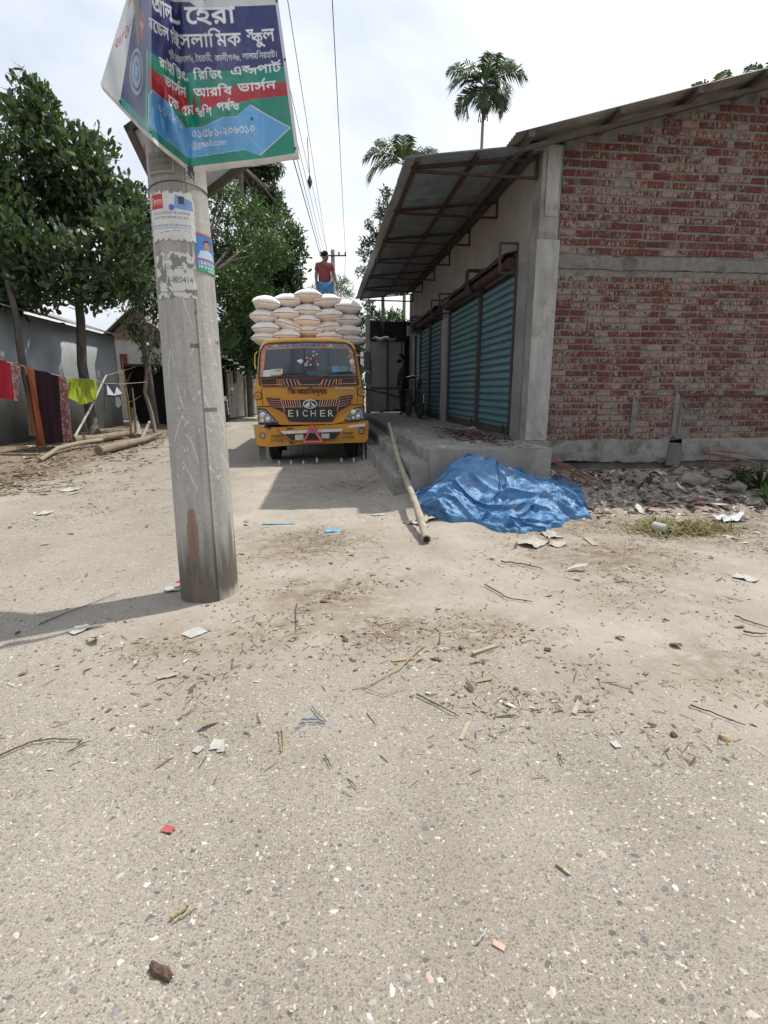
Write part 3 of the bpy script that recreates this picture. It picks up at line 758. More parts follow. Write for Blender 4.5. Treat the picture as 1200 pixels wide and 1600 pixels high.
W_ = C3(205, 203, 198)
def scrib(img, x0, y0, x1, n, c, hgt=5, seed=0):
    r = random.Random(seed); x = x0
    while x < x1:
        w = r.uniform(2, 5); fill(img, x, y0-r.uniform(.3, 1)*hgt, x+w*.6, y0, c); fill(img, x, y0-hgt, x+w, y0-hgt+1.3, c); x += w+1
# large pale notice with red block
aL, zt_ = cyl_hit(236, 312); aR, _ = cyl_hit(301, 312); _, zb_ = cyl_hit(268, 376)
im = np.ones((90, 110, 3))*W_; fill(im, 8, 6, 42, 32, C3(170, 55, 60)); draw_text(im, 'িবশাল', 10, 26, 16, C3(225, 200, 190), 30)
poly(im, [(70, 8), (104, 16), (106, 34), (66, 32)], C3(120, 150, 200)); ell(im, 60, 30, 6, 6, C3(70, 110, 180)); fill(im, 76, 10, 88, 24, C3(60, 65, 75))
for y_ in (42, 50): scrib(im, 12, y_, 96, 20, C3(120, 125, 150), 4, y_)
fill(im, 4, 66, 106, 67, C3(90, 140, 190)); scrib(im, 8, 64, 100, 20, C3(110, 130, 170), 4, 3)
poster('poster', im, aL, aR+.02, zb_, zt_+.03, .004, 'weathered white poster with a red block and blue lines', .5)
# second, badly torn notice with a telephone number
aL, zt_ = cyl_hit(243, 402); aR, _ = cyl_hit(301, 402); _, zb_ = cyl_hit(270, 466)
im = np.ones((90, 110, 3))*W_*.95
draw_text(im, 'TO-LET', 28, 18, 14, C3(40, 38, 38), 44); scrib(im, 20, 34, 84, 12, C3(60, 60, 60), 7, 5); draw_text(im, '01714-820414', 10, 60, 17, C3(45, 42, 42), 92); scrib(im, 12, 78, 96, 9, C3(80, 80, 80), 2, 8)
m_ = fbm(*np.meshgrid(np.linspace(0, 9, 110), np.linspace(0, 7, 90)), 3, 4) > .60; im[m_] = [.2, .19, .17]
poster('poster', im, aL, aR+.06, zb_, zt_+.02, .003, 'torn white notice with black lettering and a phone number', .9)
# faded frame under the banner
aL, zt_ = cyl_hit(232, 240); aR, _ = cyl_hit(272, 240); _, zb_ = cyl_hit(250, 273)
im = np.ones((50, 60, 3))*C3(112, 106, 95); fill(im, 2, 42, 58, 44, C3(160, 156, 148)); fill(im, 55, 2, 57, 44, C3(160, 156, 148)); scrib(im, 8, 16, 48, 9, C3(70, 66, 60), 5, 1); scrib(im, 8, 30, 48, 9, C3(74, 70, 62), 6, 2)
poster('poster', im, aL, aR, zb_, zt_, .0025, 'grimy faded notice just under the banner', .4)
# portrait poster on the lit side
aL, zt_ = cyl_hit(303, 362); aR, _ = cyl_hit(330, 362); _, zb_ = cyl_hit(318, 425)
im = np.ones((96, 70, 3))*C3(60, 110, 175); fill(im, 0, 0, 70, 5, C3(160, 70, 50)); fill(im, 42, 5, 70, 62, C3(205, 165, 75)); scrib(im, 44, 22, 68, 9, C3(180, 60, 50), 8, 3); scrib(im, 44, 38, 68, 9, C3(120, 60, 40), 8, 4); scrib(im, 44, 54, 68, 9, C3(170, 80, 40), 8, 6)
ell(im, 21, 26, 9, 12, C3(35, 28, 26)); ell(im, 21, 29, 7.5, 10, C3(165, 120, 95)); ell(im, 18, 27, 1.4, 1, C3(40, 30, 30)); ell(im, 25, 27, 1.4, 1, C3(40, 30, 30)); fill(im, 18, 34, 25, 35.5, C3(120, 70, 60)); poly(im, [(2, 62), (8, 44), (21, 40), (34, 44), (40, 62)], C3(165, 190, 205))
fill(im, 0, 62, 70, 66, C3(170, 60, 60)); fill(im, 0, 66, 70, 78, C3(70, 120, 180)); scrib(im, 4, 76, 64, 9, C3(220, 220, 220), 7, 7); fill(im, 0, 78, 70, 96, C3(45, 135, 105)); scrib(im, 4, 86, 64, 9, C3(220, 225, 210), 6, 8); scrib(im, 20, 94, 66, 9, C3(200, 220, 200), 5, 9)
poster('poster', im, aL, aR+.55, zb_, zt_, .0035, 'small colourful poster with a portrait on blue and a green strip')
# ================================================================== BANNER
BW, BH = 620, 430
cols = [(0., (243, -150, 3.02), (157, 131, 3.28)), (.11, (236, -150, 2.93), (190, 166, 3.16)), (.21, (231, -152, 2.82), (222, 200, 3.0)), (.25, (233, -152, 2.76), (229, 206, 2.90)), (.29, (237, -153, 2.60), (236, 211, 2.70)), (.33, (243, -153, 2.72), (252, 226, 2.84)),
        (.48, (257, -152, 2.84), (297, 262, 2.97)), (.52, (266, -150, 2.84), (308, 259, 2.96)), (.70, (325, -146, 3.0), (368, 252, 3.06)), (.86, (375, -144, 3.12), (420, 246, 3.18)), (1., (415, -142, 3.2), (467, 238, 3.26))]
cu = np.array([c[0] for c in cols]); top = np.array([c[1] for c in cols], float); bot = np.array([c[2] for c in cols], float)
uu = np.linspace(0, 1, BW); vv = np.linspace(0, 1, BH)
def smooth_interp(x, xp, fp):
    y = np.interp(x, xp, fp); k = np.hanning(17); k /= k.sum(); p = np.pad(y, 8, mode='reflect', reflect_type='odd'); return np.convolve(p, k, 'valid')
top[:, 2] -= .34; bot[:, 2] -= .05
T3 = np.stack([smooth_interp(uu, cu, top[:, k]) for k in range(3)], -1); B3 = np.stack([smooth_interp(uu, cu, bot[:, k]) for k in range(3)], -1)
vg = vv[:, None, None]; Q = T3[None]*(1-vg)+B3[None]*vg
U_, V_ = np.meshgrid(uu, vv)
# wrinkles, strongest round the tied corner
wr = (1-np.abs(2*fbm(U_*7+V_*2.5, V_*1.2-U_*1.5, 4, 3)-1))*.05*(.22+sstep(.45, 0, np.abs(U_-.42)))+.028*np.sin((U_*1.5-V_*.8)*19)*sstep(.5, .9, V_)*sstep(.7, .45, U_)
Q[..., 2] += wr*1.2+.012*np.sin(U_*8+1)
Qx, Qy, Qd = Q[..., 0], Q[..., 1], Q[..., 2]
cF, cR, cU = (np.array(v) for v in (CF, CR, CU))
Pw = np.array([0, 0, EYE])+Qd[..., None]*(cF+((Qx-600)/FPX)[..., None]*cR-((Qy-800)/FPX)[..., None]*cU)
im = np.ones((BH, BW, 3))*C3(196, 200, 198)
NAVY = C3(50, 57, 106); GRN = C3(36, 132, 110); RED = C3(165, 38, 48); BLU = C3(98, 158, 208); WHT = C3(222, 224, 226)
def cxy(px, py):
    # photo pixel on the right panel -> canvas
    v = .5; 
    for _ in range(5):
        tx = top[:, 0]*(1-v)+bot[:, 0]*v; ty = top[:, 1]*(1-v)+bot[:, 1]*v
        k = slice(4, None); u = np.interp(px, tx[k], cu[k]); t0 = np.interp(u, cu, top[:, 1]); b0 = np.interp(u, cu, bot[:, 1]); v = (py-t0)/(b0-t0)
    return u*BW, v*BH
y_n0 = .395*BH; y_n1 = .645*BH
fill(im, .10*BW, y_n0, BW, y_n1, NAVY); fill(im, .10*BW, y_n1, BW, BH, GRN)
fill(im, .10*BW, y_n0, .235*BW, .96*BH, NAVY)
poly(im, [(.30*BW, y_n0), (.42*BW, y_n0-9), (.56*BW, y_n0-9), (.60*BW, y_n0+2)], NAVY)
fill(im, .26*BW, .712*BH, .545*BW, .80*BH, RED); poly(im, [(.545*BW, .712*BH), (.52*BW, .80*BH), (.50*BW, .80*BH), (.50*BW, .712*BH)], GRN)
fill(im, .565*BW, .708*BH, BW*.985, .765*BH, RED); poly(im, [(.565*BW, .708*BH), (.565*BW, .80*BH), (.64*BW, .775*BH), (.80*BW, .767*BH), (.80*BW, .708*BH)], RED)
ar = [(.265*BW, .84*BH), (.30*BW, .80*BH), (.36*BW, .80*BH), (.44*BW, .85*BH), (.56*BW, .855*BH), (.66*BW, .825*BH), (.80*BW, .825*BH), (.80*BW, .785*BH), (.975*BW, .895*BH), (.82*BW, .985*BH), (.815*BW, .955*BH), (.52*BW, .965*BH), (.265*BW, .965*BH)]
ctr = (.6*BW, .90*BH)
T = np.array([[ctr, ar[i], ar[(i+1) % len(ar)]] for i in range(len(ar))]); m_ = raster(T, BW, BH); im[...] = im*(1-m_[..., None])+WHT*m_[..., None]
T = np.array([[ctr, tuple(ctr[k]+(ar[i][k]-ctr[k])*.985 for k in (0, 1)), tuple(ctr[k]+(ar[(i+1) % len(ar)][k]-ctr[k])*.985 for k in (0, 1))] for i in range(len(ar))]); m_ = raster(T, BW, BH); im[...] = im*(1-m_[..., None])+BLU*m_[..., None]
def row(s, xa, xb, ybase, px_h, col=WHT, bold=1, shear=0.):
    X0, Y0 = cxy(xa, ybase); X1, _ = cxy(xb, ybase); draw_text(im, s, X0, Y0, px_h/ .62*BH/395, col, X1-X0, shear, bold)
row('েহরা', 290, 368, 36, 24, bold=2); row('-', 263, 284, 36, 26, bold=2); draw_text(im, 'আল', .29*BW, cxy(300, 38)[1], 42, WHT, .16*BW, 0, 2)
row('ইসলািমক', 272, 377, 70, 19); row('{সক}ুল', 386, 430, 66, 19); draw_text(im, 'মেডল ান', .26*BW, cxy(300, 72)[1], 32, WHT, .22*BW, 0, 1)
row('সংল{গন}, ৈবরাতী,', 282, 332, 98, 9, bold=0); row('কালীগ{ঞজ},', 336, 377, 96, 9, bold=0); row('লালমিনরহাট।', 379, 434, 93, 9, bold=0); draw_text(im, 'পূরী েরাড', .40*BW, cxy(300, 98)[1], 17, WHT, .09*BW)
row('িরিডং', 303, 347, 124, 12); row('এ{কস}পাট^', 360, 440, 117, 12); draw_text(im, 'রাইিটং,', .33*BW, cxy(300, 124)[1], 23, WHT, .19*BW, 0, 1)
row('আরিব', 303, 363, 151, 12); row('ভাস^ন', 372, 432, 143, 12); draw_text(im, 'ভাস^ন', .36*BW, cxy(300, 150)[1], 25, WHT, .14*BW, 0, 1)
row('{শর}িণ', 306, 331, 182, 12); row('পয^{নত}', 339, 374, 173, 12); draw_text(im, 'েক ৫ম', .38*BW, cxy(300, 178)[1], 24, WHT, .15*BW, 0, 1)
row('০১৫৮১-২০৬৩১০', 300, 400, 216, 12, bold=0); row('@gmail.com', 299, 354, 232, 9, bold=0); draw_text(im, '০১৭২৭১', .32*BW, cxy(300, 205)[1], 22, WHT, .14*BW)
fill(im, .985*BW, 0, BW, BH, C3(205, 200, 208))
# left part: red lettering on white, crest, badge
draw_text(im, 'ভিত^', .015*BW, .80*BH, 40, C3(170, 45, 55), .07*BW, -1.3, 1)
draw_text(im, 'চলেছ', .03*BW, .56*BH, 34, C3(170, 45, 55), .06*BW, -1.0, 1)
fill(im, .15*BW, .50*BH, .20*BW, .62*BH, RED); draw_text(im, 'িকন্ডা', .152*BW, .57*BH, 15, WHT, .045*BW)
for rr_, c_ in ((30, C3(165, 170, 180)), (25, NAVY), (21, C3(165, 170, 180)), (13, C3(90, 150, 190))): ell(im, .165*BW, .78*BH, rr_*.85, rr_*1.5, c_)
draw_text(im, 'হ', .155*BW, .80*BH, 26, WHT, 12)
# heading band above the frame
fill(im, .12*BW, .06*BH, .98*BW, .20*BH, RED); draw_text(im, 'ভিত^ চলেছ', .35*BW, .17*BH, 60, WHT, .5*BW, 0, 2); draw_text(im, 'িশ{কষ}া পিরবার', .50*BW, .365*BH, 34, NAVY, .42*BW, 0, 1)
bpos = tuple(Pw[int(BH*.9), int(BW*.4)])
bt = thing('banner', 'crumpled blue and green school banner with white lettering wrapped on the pole', 'banner', bpos)
m, t, b, P = base('flex_print', .27, 0, .6); a = N(t, 'ShaderNodeAttribute', attribute_name='paint')
t.links.new(mixc(t, ramp(t, noise(t, P, 5, 7, .7), [(.5, (0, 0, 0, 1)), (.8, (.35, .35, .35, 1))]), a.outputs['Color'], (.35, .34, .32, 1)), b.inputs['Base Color']); bump(t, b, noise(t, P, 9, 4, .5, 1.), .5, .012)
tr = N(t, 'ShaderNodeBsdfTranslucent'); t.links.new(a.outputs['Color'], tr.inputs[0]); mx_ = N(t, 'ShaderNodeMixShader', i_0=.3); o_ = t.nodes['Material Output']
t.links.new(b.outputs[0], mx_.inputs[1]); t.links.new(tr.outputs[0], mx_.inputs[2]); t.links.new(mx_.outputs[0], o_.inputs[0]); FLEX = m
o = link('printed_sheet', sheet_mesh('printed_sheet', im, Pw-np.array(bpos), FLEX), bt)
WHITE = simple('dull_white', (.62, .61, .58, 1), (.48, .47, .45, 1), .6, scale=12, bstr=.1)
# folded hem along the lower edge
lo = Pw[-1]; nl = len(lo); back = lo+cF*.05+np.array([0, 0, 1])*.008*np.sin(np.linspace(0, 30, nl))[:, None]; mid = lo+cF*.03+np.array([0, 0, -.016])
o = MB().grid(np.stack([lo, lo*.4+mid*.6+np.array([0, 0, -.006]), mid, back], 0)[:, ::6]).build('folded_hem', WHITE, bt, smooth=True)
for (i_, j_) in ((-8, -10), (int(BH*.62), -5), (int(BH*.38), -5), (-6, int(BW*.29)), (-4, int(BW*.48)), (-6, int(BW*.10)), (int(BH*.84), int(BW*.80))):
    p = Pw[i_, j_]; MB().lathe([(.001, -.004), (.006, -.003), (.006, .003), (.001, .004)], p-cF*.004, 8, 'Y').build('nail', BLKS, bt)
# knotted rag at the lowest corner
p = Vector(Pw[-1, int(BW*.48)]); mb = MB()
for k in range(5):
    mb.tube([p+Vector((random.uniform(-.02, .02), .0, 0)), p+Vector((random.uniform(-.03, .03), -.01, -.03)), p+Vector((random.uniform(-.03, .03), 0, -.05-.03*random.random()))], [.006, .004, .002], 5)
mb.build('tie_string', BLKS, bt)
# wooden-framed board behind the pole
sgt = thing('framed_sign_board', 'tilted white framed sign board half hidden behind the pole and banner', 'sign board', deep(290, 240, 3.42))
cs = [deep(203, 203, 3.35), deep(271, 345, 3.42), deep(387, 256, 3.36), deep(320, 118, 3.28)]
nrm = (cs[1]-cs[0]).cross(cs[3]-cs[0]).normalized()
if nrm.dot(CF) < 0: nrm = -nrm
mb = MB(); mb.add([c for c in cs]+[c+nrm*.012 for c in cs], [(0, 1, 2, 3), (7, 6, 5, 4), (0, 4, 5, 1), (1, 5, 6, 2), (2, 6, 7, 3), (3, 7, 4, 0)]); mb.build('panel', WHITE, sgt)
mb = MB()
for k in range(4):
    mb = MB(); d_ = (cs[(k+1) % 4]-cs[k]).normalized()*.02; mb.bar(cs[k]-d_-nrm*.012, cs[(k+1) % 4]+d_-nrm*.012, .045, .03, up=nrm); mb.build('frame_bar', WOODD, sgt)
REDP = flatmat('faded_red', (.42, .12, .10, 1)); c0 = deep(226, 222, 3.33)
MB().add([c0, deep(238, 232, 3.335), deep(240, 262, 3.35), deep(222, 240, 3.35)], [(0, 1, 2, 3)]).build('red_print', REDP, sgt)
# ================================================================== TRUCK
YEL = simple('truck_yellow', (.60, .27, .015, 1), (.50, .215, .012, 1), .38, scale=1.5, bs=5, bstr=.05, dirt=(.30, .20, .09, 1), dscale=4.5, dlo=.47, dhi=.78)
YELH = simple('faded_yellow', (.72, .42, .12, 1), (.62, .34, .08, 1), .45, scale=3, bstr=.05)
BLK = flatmat('black_plastic', (.018, .017, .017, 1), .5); RUB = flatmat('tyre_rubber', (.025, .024, .023, 1), .9)
CHR = flatmat('bright_trim', (.65, .65, .65, 1), .25, .6); WHP = flatmat('white_paint', (.72, .70, .66, 1), .5); REDL = flatmat('red_reflector', (.50, .03, .05, 1), .3)
REDD = flatmat('dark_red_line', (.22, .03, .02, 1), .5); ORG = flatmat('orange_line', (.75, .30, .12, 1), .5); PINK = flatmat('pink_line', (.75, .42, .38, 1), .5)
BLUEP = flatmat('blue_letter', (.03, .05, .30, 1), .5); GRNP = flatmat('green_letter', (.04, .28, .14, 1), .5); YELP = flatmat('yellow_letter', (.80, .66, .25, 1), .5); CYAN = flatmat('sky_blue_letter', (.12, .32, .55, 1), .5); BRN = flatmat('dark_brown_paint', (.05, .018, .01, 1), .5)
m, t, b, P = base('windscreen', .06, 0, .6)
t.links.new(ramp(t, noise(t, P, 1.4, 3), [(.35, (.045, .055, .075, 1)), (.65, (.075, .085, .105, 1))]), b.inputs['Base Color']); WIND = m
m, t, b, P = base('lamp_glass', .12, .3, .8)
v = N(t, 'ShaderNodeTexVoronoi', i_Scale=22.); t.links.new(P, v.inputs['Vector'])
t.links.new(ramp(t, v.outputs['Distance'], [(.1, (.75, .75, .76, 1)), (.35, (.30, .30, .31, 1)), (.6, (.10, .10, .105, 1))]), b.inputs['Base Color']); bump(t, b, v.outputs['Distance'], .8, .02); LAMP = m
TY = 10.35
trk = thing('yellow_truck', 'yellow lorry with painted front, warning triangle and sacks piled behind its cab', 'truck', (-.22, TY, 0))
def tp(x, y, Y=TY):              # crop coordinates (6x) -> X, Z on the truck's front plane
    p = onY(390+x/6, 520+y/6, Y); return (p.x, p.z)
def plate(name, pts, y0, y1, mat, parent=trk, bevel=0., smooth=False):
    return MB().prismY([tp(*p) for p in pts], TY+y0, TY+y1).build(name, mat, parent, bevel=bevel, smooth=smooth)
cab_o = [(75, 862), (62, 690), (50, 520), (60, 440), (72, 250), (84, 160), (102, 105), (150, 66), (250, 54), (550, 45), (850, 52), (905, 62), (965, 98), (998, 150), (1030, 300), (1056, 450), (1068, 560), (1076, 690), (1076, 838), (800, 856), (300, 864)]
pts = np.array([tp(*p) for p in cab_o]); cen = pts.mean(0)
rings = []
for (s_, yy) in ((.955, .0), (.985, .012), (1.0, .06), (1.0, .5), (1.0, 1.25), (.985, 1.62), (.94, 1.68)):
    q = cen+(pts-cen)*s_; rings.append([(x, TY+yy+.10*max(0, z-1.55), z) for x, z in q])
mb = MB(); n = len(pts)
for r in rings: mb.v += r
for k in range(len(rings)-1):
    mb.f += [(k*n+i, k*n+(i+1) % n, (k+1)*n+(i+1) % n, (k+1)*n+i) for i in range(n)]
mb.f.append(tuple(range(n))[::-1]); mb.f.append(tuple((len(rings)-1)*n+i for i in range(n)))
cab = mb.build('cab', YEL, trk, smooth=True)
rk = .10
def lean(z): return .10*max(0, z-1.55)
def pl2(name, pts, off, th, mat, parent=cab, bevel=0.):
    q = [tp(*p) for p in pts]; mb = MB(); n = len(q)
    mb.v = [(x, TY+lean(z)-off, z) for x, z in q]+[(x, TY+lean(z)-off+th, z) for x, z in q]
    mb.f = [tuple(range(n)), tuple(range(n, 2*n))[::-1]]+[(i, n+i, n+(i+1) % n, (i+1) % n) for i in range(n)]
    return mb.build(name, mat, parent, bevel=bevel)
pl2('roof_lip', [(88, 150), (108, 100), (152, 64), (250, 52), (550, 43), (850, 50), (908, 60), (968, 96), (1000, 150), (985, 155), (950, 108), (900, 88), (840, 80), (550, 72), (250, 82), (160, 92), (125, 118), (104, 155)], .022, .05, YELH, cab, .008)
pl2('windscreen_rubber', [(78, 428), (90, 200), (104, 140), (140, 100), (300, 88), (550, 82), (800, 86), (910, 92), (955, 118), (985, 170), (1005, 300), (1018, 420)], .008, .02, BLK)
ws = pl2('windscreen', [(88, 415), (100, 205), (114, 150), (146, 110), (300, 98), (550, 92), (800, 95), (903, 102), (943, 128), (970, 175), (990, 300), (1004, 405)], .013, .01, WIND)
def quad(name, pts, off, mat, parent=ws): return pl2(name, pts, off, .002, mat, parent)
quad('sun_strip', [(118, 152), (148, 114), (550, 96), (900, 106), (940, 132), (915, 140), (550, 132), (180, 150)], .016, flatmat('grey_film', (.30, .27, .27, 1), .5))
PK = flatmat('salmon_strip', (.50, .20, .15, 1), .5)
quad('side_strip', [(98, 412), (108, 160), (146, 154), (136, 300), (124, 412)], .0165, PK); quad('side_strip', [(915, 140), (948, 138), (972, 180), (996, 370), (965, 395), (945, 300), (938, 200)], .0165, PK)
quad('strip_edging', [(150, 151), (550, 133), (915, 141), (915, 146), (550, 138), (150, 157)], .019, ORG)
for k in range(7):
    x_ = 112-k*1.5; y_ = 175+k*34; quad('zigzag', [(x_, y_), (x_+24, y_+16), (x_+24, y_+22), (x_, y_+6)], .019, YELP if k % 2 else ORG); quad('zigzag', [(x_, y_+34), (x_+24, y_+17), (x_+24, y_+22), (x_, y_+40)], .019, PINK)
for k in range(6): x_ = 940+k*7; y_ = 165+k*36; quad('zigzag', [(x_-2, y_), (x_+24, y_+12), (x_+24, y_+20), (x_-2, y_+8)], .019, ORG if k % 2 else YELP)
quad('strip_edging', [(140, 160), (148, 160), (134, 330), (126, 330)], .019, ORG)
def dec(name, s, x0, y0, x1, y1, off, nx, ny, mat, parent=cab, bold=0):
    a = tp(x0, y1); b_ = tp(x1, y1); c_ = tp(x0, y0); z_ = (a[1]+c_[1])/2; yy = TY+lean(z_)-off
    return decal(name, s, (a[0], yy+lean(a[1])-lean(z_), a[1]), (b_[0]-a[0], 0, b_[1]-a[1]), (0, lean(c_[1])-lean(a[1]), c_[1]-a[1]), nx, ny, mat, parent, bold=bold)
for s_, x_, m_ in (('B', 168, flatmat('red_letter', (.55, .10, .08, 1), .5)), ('A', 222, YELP), ('N', 272, GRNP), ('G', 316, CYAN), ('L', 352, REDL), ('B', 684, REDL), ('A', 736, YELP), ('N', 784, GRNP), ('G', 828, CYAN), ('L', 864, REDL)):
    dec('letter', s_, x_, 104, x_+ (46 if s_ == 'A' else 32), 134, .02, 20, 14, m_, ws)
dec('lettering', 'RUNNER', 400, 100, 672, 130, .02, 90, 16, BLUEP, ws)
dec('lettering', 'িফ-আমািনল্লাহ', 362, 508, 724, 592, .024, 170, 34, BRN, bold=2)
dec('lettering', 'RUNNER', 806, 510, 975, 528, .024, 60, 9, WHP)
# things seen through and on the glass
quad('paper', [(128, 352), (200, 346), (198, 410), (126, 412)], .0165, WHP); quad('paper', [(202, 340), (310, 338), (308, 396), (200, 400)], .018, flatmat('cream_card', (.62, .62, .50, 1), .6)); quad('paper', [(240, 352), (295, 350), (295, 356), (240, 358)], .02, BLK)
for x_, w_ in ((390, 7), (488, 7), (506, 12), (716, 4), (735, 5)): quad('curtain_fold', [(x_, 140), (x_+w_, 140), (x_+w_+10, 398), (x_+10, 398)], .0165, flatmat('dark_fold', (.022, .026, .036, 1), .4))
quad('dashboard_cloth', [(450, 398), (520, 360), (720, 345), (960, 365), (970, 392)], .0165, flatmat('teal_cloth', (.06, .11, .11, 1), .7))
quad('bottle', [(772, 312), (832, 310), (836, 366), (775, 370)], .0175, CYAN); quad('bottle', [(832, 318), (900, 308), (930, 330), (905, 362), (836, 364)], .0172, flatmat('pale_cloth', (.18, .24, .27, 1), .6)); quad('sticker', [(940, 325), (970, 322), (974, 360), (944, 363)], .02, flatmat('blue_sticker', (.2, .3, .5, 1), .5))
def blob(name, cx, cy, r, mat, parent=ws, off=.03, ry=None, n=10):
    x, z = tp(cx, cy); rr = r/6/FPX*10.2; mb = MB()
    mb.lathe([(rr*math.cos(a), rr*.4*math.sin(a)) for a in np.linspace(-1.3, 1.3, 6)], (x, TY+lean(z)-off, z), n, 'Y'); return mb.build(name, mat, parent, smooth=True)
GR = flatmat('grey_fluff', (.36, .34, .33, 1), .8)
for x_, y_, r_ in ((480, 268, 22), (455, 264, 10), (602, 176, 9), (600, 215, 15), (575, 245, 14), (545, 272, 13), (630, 200, 8), (640, 296, 11), (572, 300, 10), (530, 300, 20), (540, 235, 14)): blob('trinket', x_, y_, r_, WHP if r_ < 12 or x_ == 480 else GR)
blob('trinket', 628, 278, 17, REDL); blob('round_sticker', 962, 272, 25, WHP, ws, .02); blob('round_sticker', 938, 225, 16, GR, ws, .02)
# cowl and grille art
cw = pl2('cowl', [(82, 432), (1020, 425), (1028, 486), (1010, 494), (800, 492), (650, 502), (480, 502), (300, 505), (130, 508), (90, 490)], .012, .02, BLK)
def line(x0, y0, x1, y1, w, mat, parent, off=.02):
    d = math.hypot(x1-x0, y1-y0); nx_, ny_ = -(y1-y0)/d*w/2, (x1-x0)/d*w/2
    return pl2('painted_line', [(x0+nx_, y0+ny_), (x1+nx_, y1+ny_), (x1-nx_, y1-ny_), (x0-nx_, y0-ny_)], off, .004, mat, parent)
line(82, 436, 1018, 430, 7, REDD, cw); line(130, 506, 460, 502, 6, REDD, cw); line(640, 500, 1015, 492, 6, REDD, cw)
for x_ in (312, 345, 380, 415, 445): line(x_, 438, x_+22, 498, 7, ORG if x_ in (312, 445) else PINK, cw)
for x_ in (680, 712, 748, 785): line(x_+12, 436, x_-10, 494, 7, ORG if x_ == 785 else PINK, cw)
for x_ in (255, 275, 292): line(x_, 438, x_+14, 500, 6, ORG, cw)
for x_ in (815, 840, 858): line(x_, 434, x_-4, 490, 6, ORG if x_ > 820 else YELP, cw)
line(100, 440, 118, 500, 6, ORG, cw); line(85, 470, 240, 468, 5, REDD, cw); line(120, 490, 300, 485, 5, ORG, cw); line(860, 460, 1010, 452, 5, REDD, cw); line(850, 478, 1000, 474, 5, PINK, cw); line(985, 440, 1000, 480, 6, ORG, cw)
for k in range(6): line(478+k*30, 490, 492+k*30, 482, 5, PINK, cw); line(492+k*30, 482, 506+k*30, 492, 5, ORG, cw)
line(445, 440, 480, 490, 7, ORG, cw); line(690, 440, 650, 492, 7, ORG, cw)
gr = pl2('upper_grille', [(158, 610), (280, 618), (300, 628), (830, 622), (850, 598), (966, 584), (936, 678), (826, 738), (770, 835), (378, 838), (330, 748), (198, 690)], .014, .02, BLK)
for (x0, y0, x1, y1) in ((158, 610, 280, 618), (158, 610, 198, 690), (198, 690, 330, 748), (966, 584, 850, 598), (966, 584, 936, 678), (936, 678, 826, 738), (330, 748, 378, 838), (826, 738, 770, 835)): line(x0, y0, x1, y1, 6, REDD, gr, .03)
for k in range(4): line(175+k*9, 630+k*20, 295+k*6, 638+k*22, 10, REDD, gr, .028); line(170+k*9, 628+k*20, 292+k*6, 634+k*22, 3, PINK, gr, .034)
for k in range(4): line(852-k*4, 618+k*26, 952-k*8, 604+k*22, 10, REDD, gr, .028); line(852-k*4, 614+k*26, 952-k*8, 600+k*22, 3, PINK, gr, .034)
line(292, 628, 836, 622, 5, ORG, gr, .03); line(318, 698, 500, 694, 5, ORG, gr, .03); line(640, 690, 830, 684, 5, ORG, gr, .03); line(292, 628, 330, 740, 6, PINK, gr, .03); line(846, 620, 820, 735, 6, PINK, gr, .03)
for k in range(8):
    x_ = 312+k*22; line(x_, 632, x_+14, 694, 7, PINK if k % 2 else ORG, gr, .03); x_ = 655+k*22; line(x_+10, 628, x_-6, 688, 7, PINK if k % 2 else ORG, gr, .03)
x_, z_ = tp(568, 668)
def ellp(cx, cy, rx, ry, n=28): return [(cx+rx*math.cos(a), cy+ry*math.sin(a)) for a in np.linspace(0, 2*math.pi, n, endpoint=False)]
bd = pl2('badge', ellp(568, 668, 68, 43), .05, .03, CHR, gr, .004); pl2('badge_face', ellp(568, 668, 58, 34), .054, .005, BLK, cab); pl2('badge_mark', [(515, 682), (560, 638), (566, 690), (530, 694)], .058, .004, CHR, cab); pl2('badge_mark', [(570, 640), (618, 682), (600, 692), (585, 676)], .058, .004, CHR, cab); pl2('badge_mark', [(574, 684), (600, 692), (580, 696)], .058, .004, CHR, cab)
for s_, xa in zip('EICHER', (364, 440, 498, 575, 662, 738)): dec('letter', s_, xa+(4 if s_ == 'I' else 0), 724, xa+(16 if s_ == 'I' else 46), 784, .022, 5 if s_ == 'I' else 14, 16, CHR)
hl = pl2('lower_lip', [(150, 700), (390, 835), (520, 842), (720, 840), (790, 832), (1000, 690), (1000, 700), (985, 712), (890, 830), (800, 856), (300, 864), (262, 850), (148, 712)], .02, .03, YEL, cab, .006)
pl2('panel_gap', [(70, 688), (1070, 668), (1070, 676), (70, 697)], .004, .01, BLK); pl2('panel_gap', [(108, 512), (114, 512), (126, 690), (120, 690)], .006, .01, REDD); pl2('panel_gap', [(1005, 500), (1010, 500), (1014, 668), (1009, 668)], .006, .01, REDD)
for pts_, in (([(74, 706), (150, 712), (272, 838), (262, 862), (92, 862)],), ([(884, 826), (978, 704), (1080, 682), (1080, 812), (1000, 832)],)):
    pl2('headlight_housing', pts_, .022, .05, BLK)
for pts_ in ([(84, 722), (146, 726), (258, 832), (190, 845), (92, 842)], [(900, 818), (980, 714), (1066, 696), (1066, 800), (1000, 815)]):
    h_ = pl2('headlight', pts_, .035, .02, LAMP, cab, .004)
    cx = sum(p[0] for p in pts_)/5; cy = sum(p[1] for p in pts_)/5
    for dx, dy, r_ in ((-28, -22, 30), (22, 16, 26), (-30, 30, 18)): blob('lamp_bowl', cx+dx*(1 if cx < 500 else .9), cy+dy, r_, CHR, h_, .045, n=16)
